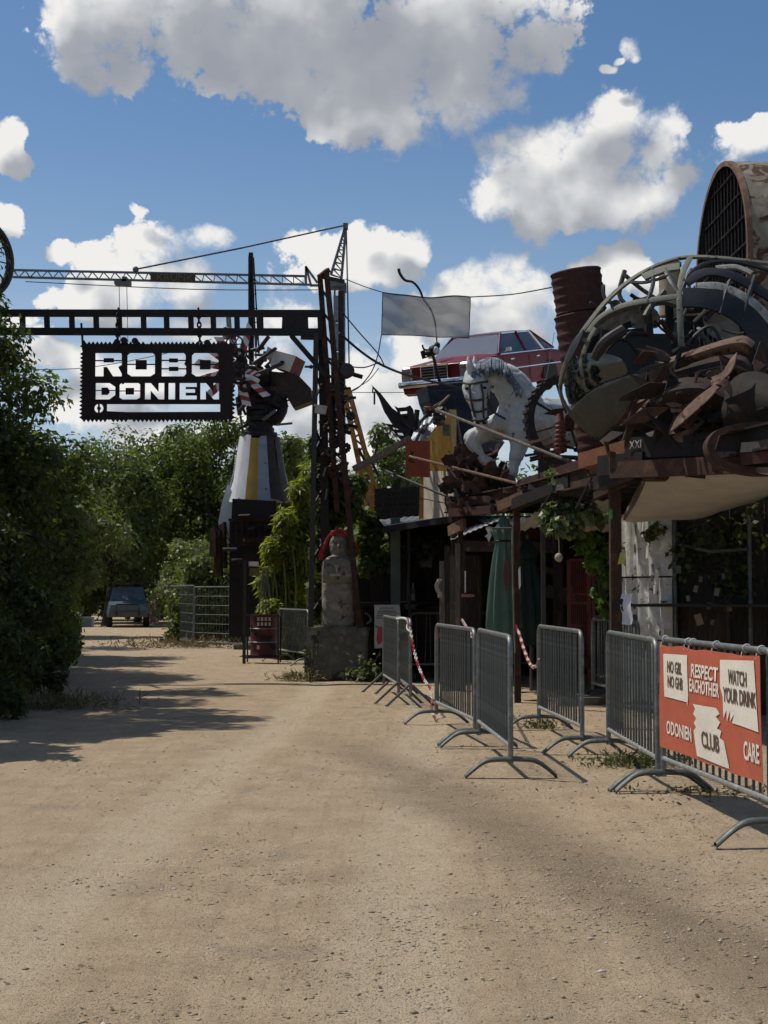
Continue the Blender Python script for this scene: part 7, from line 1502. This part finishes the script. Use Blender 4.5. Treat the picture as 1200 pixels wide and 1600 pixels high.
# ---------------------------------------------------------------- arched tank with grille
def tank():
    d = 17.8; k = d / FPX; Rr = 168 * k; c = P(1126, 424, d); a13 = R(.5); ax = Vector((math.cos(a13), math.sin(a13), 0)); sd = Vector((-math.sin(a13), math.cos(a13), 0)); up = Vector((0, 0, 1)); Lt = 3.2
    t = thing('arched_tank', 'flaking grey green steel tank lying on its side with a barred open end', 'tank', c - up * Rr)
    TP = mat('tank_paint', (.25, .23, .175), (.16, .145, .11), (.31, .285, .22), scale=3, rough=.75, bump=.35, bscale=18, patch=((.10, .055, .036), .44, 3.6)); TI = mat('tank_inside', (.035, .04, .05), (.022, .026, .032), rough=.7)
    n = 64
    def ring(r, s): return [c + ax * s + (sd * math.cos(q * 2 * math.pi / n) + up * math.sin(q * 2 * math.pi / n)) * r for q in range(n + 1)]
    b = MB(); b.sheet([ring(Rr + .006 * math.sin(s * 5), s) for s in np.linspace(0, Lt, 10)]); b.build('shell', TP, t, True, 60)
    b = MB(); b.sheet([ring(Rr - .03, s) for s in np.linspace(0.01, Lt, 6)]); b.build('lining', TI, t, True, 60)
    b = MB(); b.sheet([ring(Rr - .05, -.01), ring(Rr + .012, -.012), ring(Rr + .014, .05), ring(Rr, .055)]); b.build('rim', RUST2, t, True, 50)
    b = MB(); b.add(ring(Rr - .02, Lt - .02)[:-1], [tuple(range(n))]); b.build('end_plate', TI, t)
    b = MB(); b.beam(c + ax * .25 + up * (Rr + .02), c + ax * Lt + up * (Rr + .02), .06, .04); b.build('top_bar', DARK, t)
    for i in range(-7, 8):
        x = i * Rr / 8; h = math.sqrt(max(.01, Rr * Rr * .96 - x * x)); b = MB(); p = c + ax * .06 + sd * x; b.tube([p - up * h, p + up * h], .011, 5); b.build('grille_bar', DARKB, t)
    for i in range(-3, 4):
        z = i * Rr / 4 + .1; h = math.sqrt(max(.01, Rr * Rr * .96 - z * z)); b = MB(); p = c + ax * .045 + up * z; b.tube([p - sd * h, p + sd * h], .015, 5); b.build('grille_bar', DARKB, t)
    b = MB(); p = c + ax * 1.4; b.slab([p + sd * .55 + up * .75, p + sd * 1.0 + up * .6, p + sd * .5 - up * .6, p + sd * .2 - up * .5], (.05, .02, 0)); b.build('inner_plate', TP, t)
    b = MB(); p = c + ax * .5; b.slab([p - sd * .9 - up * .85, p + sd * .9 - up * .85, p + sd * .9 - up * .3 , p - sd * .9 - up * .25], (.04, 0, 0)); b.build('inner_plate', WOODG, t)
    for s in (.5, 2.6):
        for q in (-.6, .6): b = MB(); p = c + ax * s + sd * q; b.beam((p.x, p.y, ZD + .2), (p.x, p.y, c.z - Rr * .75), .1); b.build('leg', DARK, t)
    for q in (.3, -.2): b = MB(); b.lathe([(.03, -.02), (.07, -.02), (.07, .02), (.03, .02)], 14, frame(ax.cross(up)), c + ax * .95 - sd * (Rr * .93) + up * (Rr * .30 + q * .4)); b.build('flange', RUST, t, True)
    b = MB(); q = P(1046, 424, 17.2); b.lathe([(.13, -.6), (.13, .0), (.145, .01), (.145, .05), (.12, .07), (0, .075)], 18, None, q + Vector((0, 0, .05))); tag(b.build('vent_cap', mat('cap_yellow', (.36, .31, .19), (.26, .22, .14), rough=.7), None, True), 'small yellowish capped pipe behind the cockpit roof', 'pipe')
tank()
# ---------------------------------------------------------------- rusty leaf thicket under the horse
def leaf_thicket():
    t = thing('steel_leaf_thicket', 'thicket of rusty cut steel leaves below the horse', 'sculpture', P(745, 795, 20.7)); me = None; k = 20.7 / FPX
    RL = mat('leaf_rust', (.12, .065, .048), (.07, .04, .032), (.17, .10, .075), scale=6, rough=.85, bump=.2); ms = []
    for v in range(3):
        b = MB(); n = 9; rows = []
        for i in range(n): f = i / (n - 1); w = (.055 + .015 * v) * math.sin(math.pi * f) ** .7 * (1 + .2 * math.sin(f * 19)); rows.append([(-w, .03 * f * f, f * .2), (0, .012, f * .2), (w, .03 * f * f, f * .2)])
        b.sheet(rows, .006); o = b.build('steel_leaf', [RL, RUST, RUST2][v], t); 
        for vv in o.data.vertices: vv.co += ORG[t]
        ms.append(o.data); bpy.data.objects.remove(o)
    blobs = [(716, 720, 9, 14), (740, 735, 20, 14), (768, 742, 20, 14), (722, 768, 12, 16), (750, 768, 22, 12), (784, 757, 14, 14), (718, 795, 10, 10), (712, 750, 5, 20), (735, 715, 12, 6)]
    for i in range(150):
        x, y, rx, ry = blobs[i % len(blobs)]; px = x + rnd.gauss(0, rx * .55); py = y + rnd.gauss(0, ry * .55); o = link_mesh('steel_leaf', ms[i % 3 if i % 11 == 0 else i % 2], t, P(px, py, 20.7 + rnd.uniform(-.5, .5)) - ORG[t], (rnd.uniform(-1, 1), rnd.uniform(-1.5, 1.5), rnd.uniform(0, 6.28)), (rnd.uniform(.7, 1.3),) * 3)
    for i in range(18): b = MB(); a = P(rnd.uniform(700, 790), 800, 20.7 + rnd.uniform(-.4, .4)); c = P(rnd.uniform(700, 790), rnd.uniform(712, 760), 20.7 + rnd.uniform(-.4, .4)); b.tube(smoothpts([a, a.lerp(c, .5) + Vector((rnd.uniform(-.1, .1), 0, 0)), c], 3), .014, 5); b.build('stem', RUST, t)
    for x, y, r in ((752, 752, 12), (780, 742, 9)): b = MB(); b.ball(P(x, y, 20.4), (r * k, r * k, r * k * 1.3), 16, 10); b.build('rusty_pod', RUST, t, True)
    b = MB(); b.tube(smoothpts([P(762, 712, 20.1), P(776, 705, 20.1), P(787, 690, 20.1)], 4), .02, 6); b.tube([P(764, 686, 20.1), P(785, 693, 20.1)], .012, 5); b.tube([P(764, 700, 20.1), P(774, 708, 20.1)], .012, 5); b.build('bent_rod', RUST2, t, True)
    for i in range(10): b = MB(); z = P(775, 752 + i * 3, 20.2); b.lathe([(.02, 0), (.05, .01), (.02, .02)], 12, None, z); b.build('spring_coil', RUST, t, True)
leaf_thicket()
def heap_left():
    """low clutter on the deck between the horse's hind legs and the wheel"""
    t = thing('deck_scrap', 'rusty bars and plates piled on the deck under the iron wheel', 'scrap pile', P(870, 745, 18.3))
    for i in range(34):
        x = rnd.uniform(815, 940); y = rnd.uniform(690, 740); q = P(x, y, 18.4 + rnd.uniform(-.4, 1.0)); a = rnd.uniform(-.7, .7); L = rnd.uniform(.15, .5); b = MB(); b.beam(q, q + Vector((math.cos(a) * L, rnd.uniform(-.2, .2), math.sin(a) * L * .6)), rnd.uniform(.03, .1), .03); b.build('bar', rnd.choice([RUST, RUSTRED, DARK, RUST2]), t)
heap_left()
# ---------------------------------------------------------------- crowd barriers
BH = 1.1
def barrier_proto(L, tent=False, bars=17):
    t = thing('crowd_barrier', '', 'barrier', (0, 0, 0), 'crowd barriers along the drive', local=True); r = .021; cr = .11
    pts = [(0, 0, .12), (0, 0, BH - cr)] + [(cr - cr * math.cos(a), 0, BH - cr + cr * math.sin(a)) for a in np.linspace(.3, math.pi / 2, 5)] + [(L - cr + cr * math.sin(a), 0, BH - cr + cr * math.cos(a)) for a in np.linspace(0, math.pi / 2 - .3, 5)] + [(L, 0, BH - cr), (L, 0, .12)]
    b = MB(); b.tube(pts, r, 10); b.build('frame', GALV, t, True)
    b = MB(); b.tube([(0, 0, .25), (L, 0, .25)], .019, 10); b.build('lower_rail', mat('galvanised_bright', (.40, .41, .39), (.28, .29, .28), (.5, .5, .48), scale=9, rough=.45, metal=.5, bump=.12, patch=((.2, .17, .14), .25, 7)), t, True)
    b = MB(); b.tube([(0, 0, .25), (0, 0, BH - .02)], .0095, 7, cap=False); o = b.build('bar', GALVD, t, True); me = o.data; bpy.data.objects.remove(o)
    for i in range(1, bars + 1): x = L * i / (bars + 1); link_mesh('bar', me, t, (x + rnd.gauss(0, .005), 0, 0), (0, rnd.gauss(0, .007) if rnd.random() > .12 else rnd.choice([-.035, .04]), 0))
    for x in (0.0, L):
        b = MB()
        if tent: b.tube([(x, -.30, .012), (x, -.02, .27)], .017, 8); b.tube([(x, .30, .012), (x, .02, .27)], .017, 8); b.box((x, -.30, .012), (.05, .05, .012)); b.box((x, .3, .012), (.05, .05, .012))
        else:
            sp = smoothpts([(x, -.36, .015), (x, -.29, .075), (x, -.20, .135), (x, -.10, .15), (x, .10, .15), (x, .20, .135), (x, .29, .075), (x, .36, .015)], 3); rows = [[(p.x + .030 * math.cos(a), p.y, p.z + .021 * math.sin(a)) for a in np.linspace(0, 2 * math.pi, 11)] for p in sp]; b.sheet(rows)
        b.build('foot', GALVD, t, True, 40)
    for x in (-.035, L + .035):
        b = MB(); b.tube(smoothpts([(x * .6 if x < 0 else L + .02, 0, .78), (x - .02 if x < 0 else x + .02, 0, .80), (x - .02 if x < 0 else x + .02, 0, .72)], 3), .008, 6); b.build('coupling_hook', GALVD, t, True)
    return t
protoA = barrier_proto(2.2); protoB = barrier_proto(2.2, True)
def put_barrier(proto, a, c, label, first=[set()], tilt=0.0):
    a = Vector((a[0], a[1], 0)); c = Vector((c[0], c[1], 0)); m = (a + c) / 2; u = (c - a).normalized(); s = m - u * 1.1; rz = math.atan2(u.y, u.x); s.z = float(ground_z(m.x, m.y)) - .004
    if proto.name not in first[0]: first[0].add(proto.name); proto.location = s; proto.rotation_euler = (tilt, 0, rz); proto['label'] = label; return proto
    return dup(proto, s, (tilt, 0, rz), label)
bE = put_barrier(protoA, (2.01, 10.36), (2.215, 8.27), 'barrier carrying the orange banner, nearest the viewer at the right edge')
put_barrier(protoA, (1.97, 12.72), (1.985, 10.52), 'bare barrier directly behind the orange banner barrier, by the dry weeds')
put_barrier(protoA, (1.63, 15.2), (1.78, 13.05), 'free standing barrier in front of the rusty deck post')
put_barrier(protoA, (.885, 13.53), (.99, 11.33), 'barrier with sunlit white top rail, second from the left in the near row')
put_barrier(protoA, (.58, 15.9), (.86, 13.78), 'barrier with several bent bars joined to the white topped one')
put_barrier(protoB, (.0, 21.0), (.19, 18.85), 'left of two small tent footed barriers seen end on')
put_barrier(protoB, (.185, 20.6), (.335, 18.5), 'right of two tent footed barriers, with the red white chain tied on')
put_barrier(protoA, (.42, 24.0), (2.55, 24.6), 'barrier set across the way in front of the dark bar')
put_barrier(protoA, (-2.2, 30.4), (-1.5, 28.4), 'barrier at the bamboo clump beside the scrap tower')
put_barrier(protoA, (2.78, 19.2), (3.0, 17.1), 'barrier half hidden between the red cage gate and the paper sign post')
put_barrier(protoA, (3.0, 20.8), (5.1, 20.2), 'greenish shaded barrier behind the post with the paper')

# orange banner
def care_banner():
    t = thing('orange_banner', 'orange vinyl banner with white patches and party safety words tied to the nearest barrier', 'banner', (0, 0, 0), local=True)
    a = Vector((2.01, 10.36, 0)); c = Vector((2.215, 8.27, 0)); m = (a + c) / 2; u = (c - a).normalized(); s = m - u * 1.1
    t.location = (s.x, s.y, float(ground_z(m.x, m.y))); t.rotation_euler = (0, 0, math.atan2(u.y, u.x))
    W, Z0, Z1 = 2.02, .335, 1.065; X0 = .06; Y = -.040
    OR = mat('banner_orange', (.48, .12, .07), (.40, .10, .06), scale=4, rough=.5, bump=.15, bscale=6); WH = mat('banner_white', (.74, .70, .60), (.66, .62, .53), scale=3, rough=.55); BK = mat('banner_brown', (.14, .085, .06), (.11, .065, .05), rough=.55)
    def yy(x, z, o=0): return Y - .004 * math.sin(x * 5 + z * 3) - .0015 * math.sin(x * 13 - z * 9) - .012 * math.sin(math.pi * (z - Z0) / (Z1 - Z0)) * math.sin(math.pi * (x - X0) / W) - o
    def edge(x): return .004 * math.sin(x * 9) + .008 * abs(math.sin(x * 6.2))
    b = MB(); b.sheet([[(X0 + W * j / 48, yy(X0 + W * j / 48, Z0 + (Z1 - Z0) * i / 18), Z0 + (Z1 - Z0) * i / 18 - (edge(j / 48 * W) if i == 18 else 0) + (edge(j / 48 * W + 1) * .6 if i == 0 else 0)) for j in range(49)] for i in range(19)], .002); b.build('vinyl_sheet', OR, t, True)
    def bend(me, o, name, mt, dx=0, dz=0):
        import bmesh
        bm = bmesh.new(); bm.from_mesh(me); bmesh.ops.triangulate(bm, faces=bm.faces); 
        for v in bm.verts: x, z = v.co.x + dx, v.co.y + dz; v.co = Vector((x, yy(x, z, o), z))
        bm.to_mesh(me); bm.free(); me.materials.clear(); me.materials.append(mt); return link_mesh(name, me, t)
    def patch(poly):
        # build as a fine grid clipped to the polygon outline so it follows the ripples
        import bmesh
        bm = bmesh.new(); vs = [bm.verts.new((p[0], p[1], 0)) for p in poly]; bm.faces.new(vs); xs = [p[0] for p in poly]; zs = [p[1] for p in poly]
        for axis, lo, hi in ((0, min(xs), max(xs)), (1, min(zs), max(zs))):
            q = lo + .06
            while q < hi: co = [0, 0, 0]; co[axis] = q; no = [0, 0, 0]; no[axis] = 1; bmesh.ops.bisect_plane(bm, geom=bm.verts[:] + bm.edges[:] + bm.faces[:], plane_co=co, plane_no=no); q += .06
        me = bpy.data.meshes.new('patch'); bm.to_mesh(me); bm.free(); bend(me, .005, 'white_patch', WH)
    H = Z1 - Z0; f = lambda x, z: (X0 + W * x, Z0 + H * z)
    patch([f(.05, .91), f(.335, .93), f(.35, .56), f(.335, .46), f(.33, .50), f(.07, .50)])
    patch([f(.66, .93), f(.955, .96), f(.985, .40), f(.77, .42), f(.79, .50), f(.755, .43), f(.755, .52), f(.73, .42), f(.725, .52), f(.70, .44), f(.69, .62), f(.665, .70)])
    patch([f(.40, .50), f(.635, .515), f(.665, .47), f(.63, .44), f(.67, .40), f(.64, .34), f(.68, .33), f(.665, .27), f(.70, .25), f(.735, .03), f(.42, .04), f(.40, .26), f(.43, .30), f(.405, .33), f(.435, .38), f(.40, .41), f(.425, .46)])
    for body, x0, x1, z, hh, mt in (('NO GBL', .105, .275, .795, .115, BK), ('NO GHB', .11, .29, .655, .115, BK), ('RESPECT', .385, .645, .80, .125, WH), ('EACHOTHER', .365, .66, .665, .12, WH), ('WATCH', .735, .895, .80, .125, BK), ('YOUR DRINK', .695, .972, .645, .13, BK), ('ODONIEN', .09, .37, .215, .13, WH), ('CLUB', .485, .66, .21, .15, BK), ('CARE', .86, .985, .225, .155, WH)):
        me = text_mesh(body, .15, 1.0, .0, bold=.004); q = np.array([v.co[:2] for v in me.vertices]); lo, hi = q.min(0), q.max(0)
        sx = (x1 - x0) * W / (hi[0] - lo[0]); sz = hh * H / (hi[1] - lo[1]); mid = (lo + hi) / 2
        me.transform(Matrix.Diagonal((sx, sz, 1, 1)) @ Matrix.Translation((-mid[0], -mid[1], 0))); p = f((x0 + x1) / 2, z); bend(me, .0085 if mt is BK else .006, 'lettering', mt, p[0], p[1])
    ZT = mat('cable_tie', (.75, .74, .70), (.6, .6, .56))
    for x in (.08, .62, .72, 1.2, 1.75, 2.0): b = MB(); b.tube([(x + .004 * math.cos(q), .0235 * math.cos(q), BH + .0235 * math.sin(q)) for q in np.linspace(0, 2 * math.pi, 12)[:-1]], .004, 5, closed=True); b.tube([(x, -.03, BH - .02), (x + .005, yy(x, Z1), Z1 - .02)], .003, 5); b.build('cable_tie', ZT, t, True)
    for x, z in ((.03, .62), (2.16, .70)): b = MB(); b.tube([(x - .03, 0, z), (x + .05, yy(.1, z), z)], .003, 5); b.build('cable_tie', ZT, t, True)
care_banner()

# ---------------------------------------------------------------- red and white plastic chains
CR = mat('chain_red', (.35, .03, .03), (.26, .025, .025), rough=.5); CW_ = mat('chain_white', (.66, .64, .6), (.55, .53, .5), rough=.5)
def plastic_chain(pts, label):
    ps = smoothpts([Vector(p) for p in pts], 8); base = Vector(ps[-1]); t = thing('plastic_chain', label, 'chain', base); L = .05; b = MB(); b.tube([Vector((math.cos(q * math.pi / 5) * .016, 0, math.sin(q * math.pi / 5) * L * .62)) for q in range(10)], .0055, 5, closed=True); o = b.build('link', CW_, t, True); me = o.data
    for v in me.vertices: v.co += ORG[t]
    bpy.data.objects.remove(o); mr = me.copy(); mr.materials.clear(); mr.materials.append(CR); acc = 0; i = 0; seg = 0
    for a, c in zip(ps[:-1], ps[1:]):
        n = (c - a).length
        while seg < n:
            p = a.lerp(c, seg / n); M = frame(c - a) @ Matrix.Rotation(math.pi / 2 * (i % 2), 3, 'Z'); ob = link_mesh('link', me if (i // 5) % 2 else mr, t); ob.matrix_local = Matrix.Translation(p - ORG[t]) @ M.to_4x4(); seg += L * .85; i += 1
        seg -= n
gz = lambda x, y: float(ground_z(x, y)) + .015
plastic_chain([P(636, 968, 18.6), P(641, 985, 18.4), P(650, 1028, 18.0), P(662, 1060, 17.4), P(674, 1080, 16.9), (.55, 16.6, .1), (.57, 16.2, gz(.57, 16.2) + .03)], 'red and white plastic chain drooping from the tent footed barrier to the ground')
plastic_chain([P(806, 978, 18.9), P(812, 992, 18.5), P(820, 1018, 17.5), P(830, 1040, 16.4), P(838, 1040, 15.6), P(843, 1030, 15.2)], 'plastic chain slung from the rusty deck post to the free standing barrier')
plastic_chain([P(722, 968, 21.0), P(732, 985, 17), P(739, 996, 13.8)], 'short red plastic chain from the board screen to the near barriers')
b = MB(); b.tube(smoothpts([P(620, 967, 18.9), P(632, 966, 18.6), P(637, 972, 18.55), P(636, 982, 18.5), (.33, 18.45, .95)], 4), .014, 6); tag(b.build('white_tape', mat('white_rag', (.72, .72, .7)), None, True), 'white tape knotted on the tent footed barrier top', 'tape')
b = MB(); b.box(P(686, 993, 15.7), (.03, .03, .06)); tag(b.build('red_tag', CR), 'small red tag on the left end of the bent bar barrier', 'tag')
# ---------------------------------------------------------------- weeds and litter near the barriers
weeds('dry_grass_tuft', 'half dry weeds growing under the bare barrier', 2.12, 12.1, .22, .12, 900, .055, leafmat('leaf_weed', (.07, .085, .03), (.11, .12, .045), (.16, .13, .06), trans=.2), 21, cat='grass', aspect=.3)
weeds('dry_grass_tuft', 'small green tuft at the far foot of the free standing barrier', 1.68, 15.4, .12, .12, 260, .06, MATS['leaf_weed'], 22, cat='grass', aspect=.3)
o = weeds('leaf_litter', 'brown leaf litter along the foot of the orange banner barrier', 2.45, 10.3, .35, .05, 500, .04, DRYG, 23, cat=None, aspect=.5); o['kind'] = 'stuff'
b = MB(); b.beam((2.2, 18.2, .07), (3.3, 18.5, .07), .1, .1); tag(b.build('kerb_log', CONC), 'low concrete bar on the ground behind the free standing barrier', 'bar')
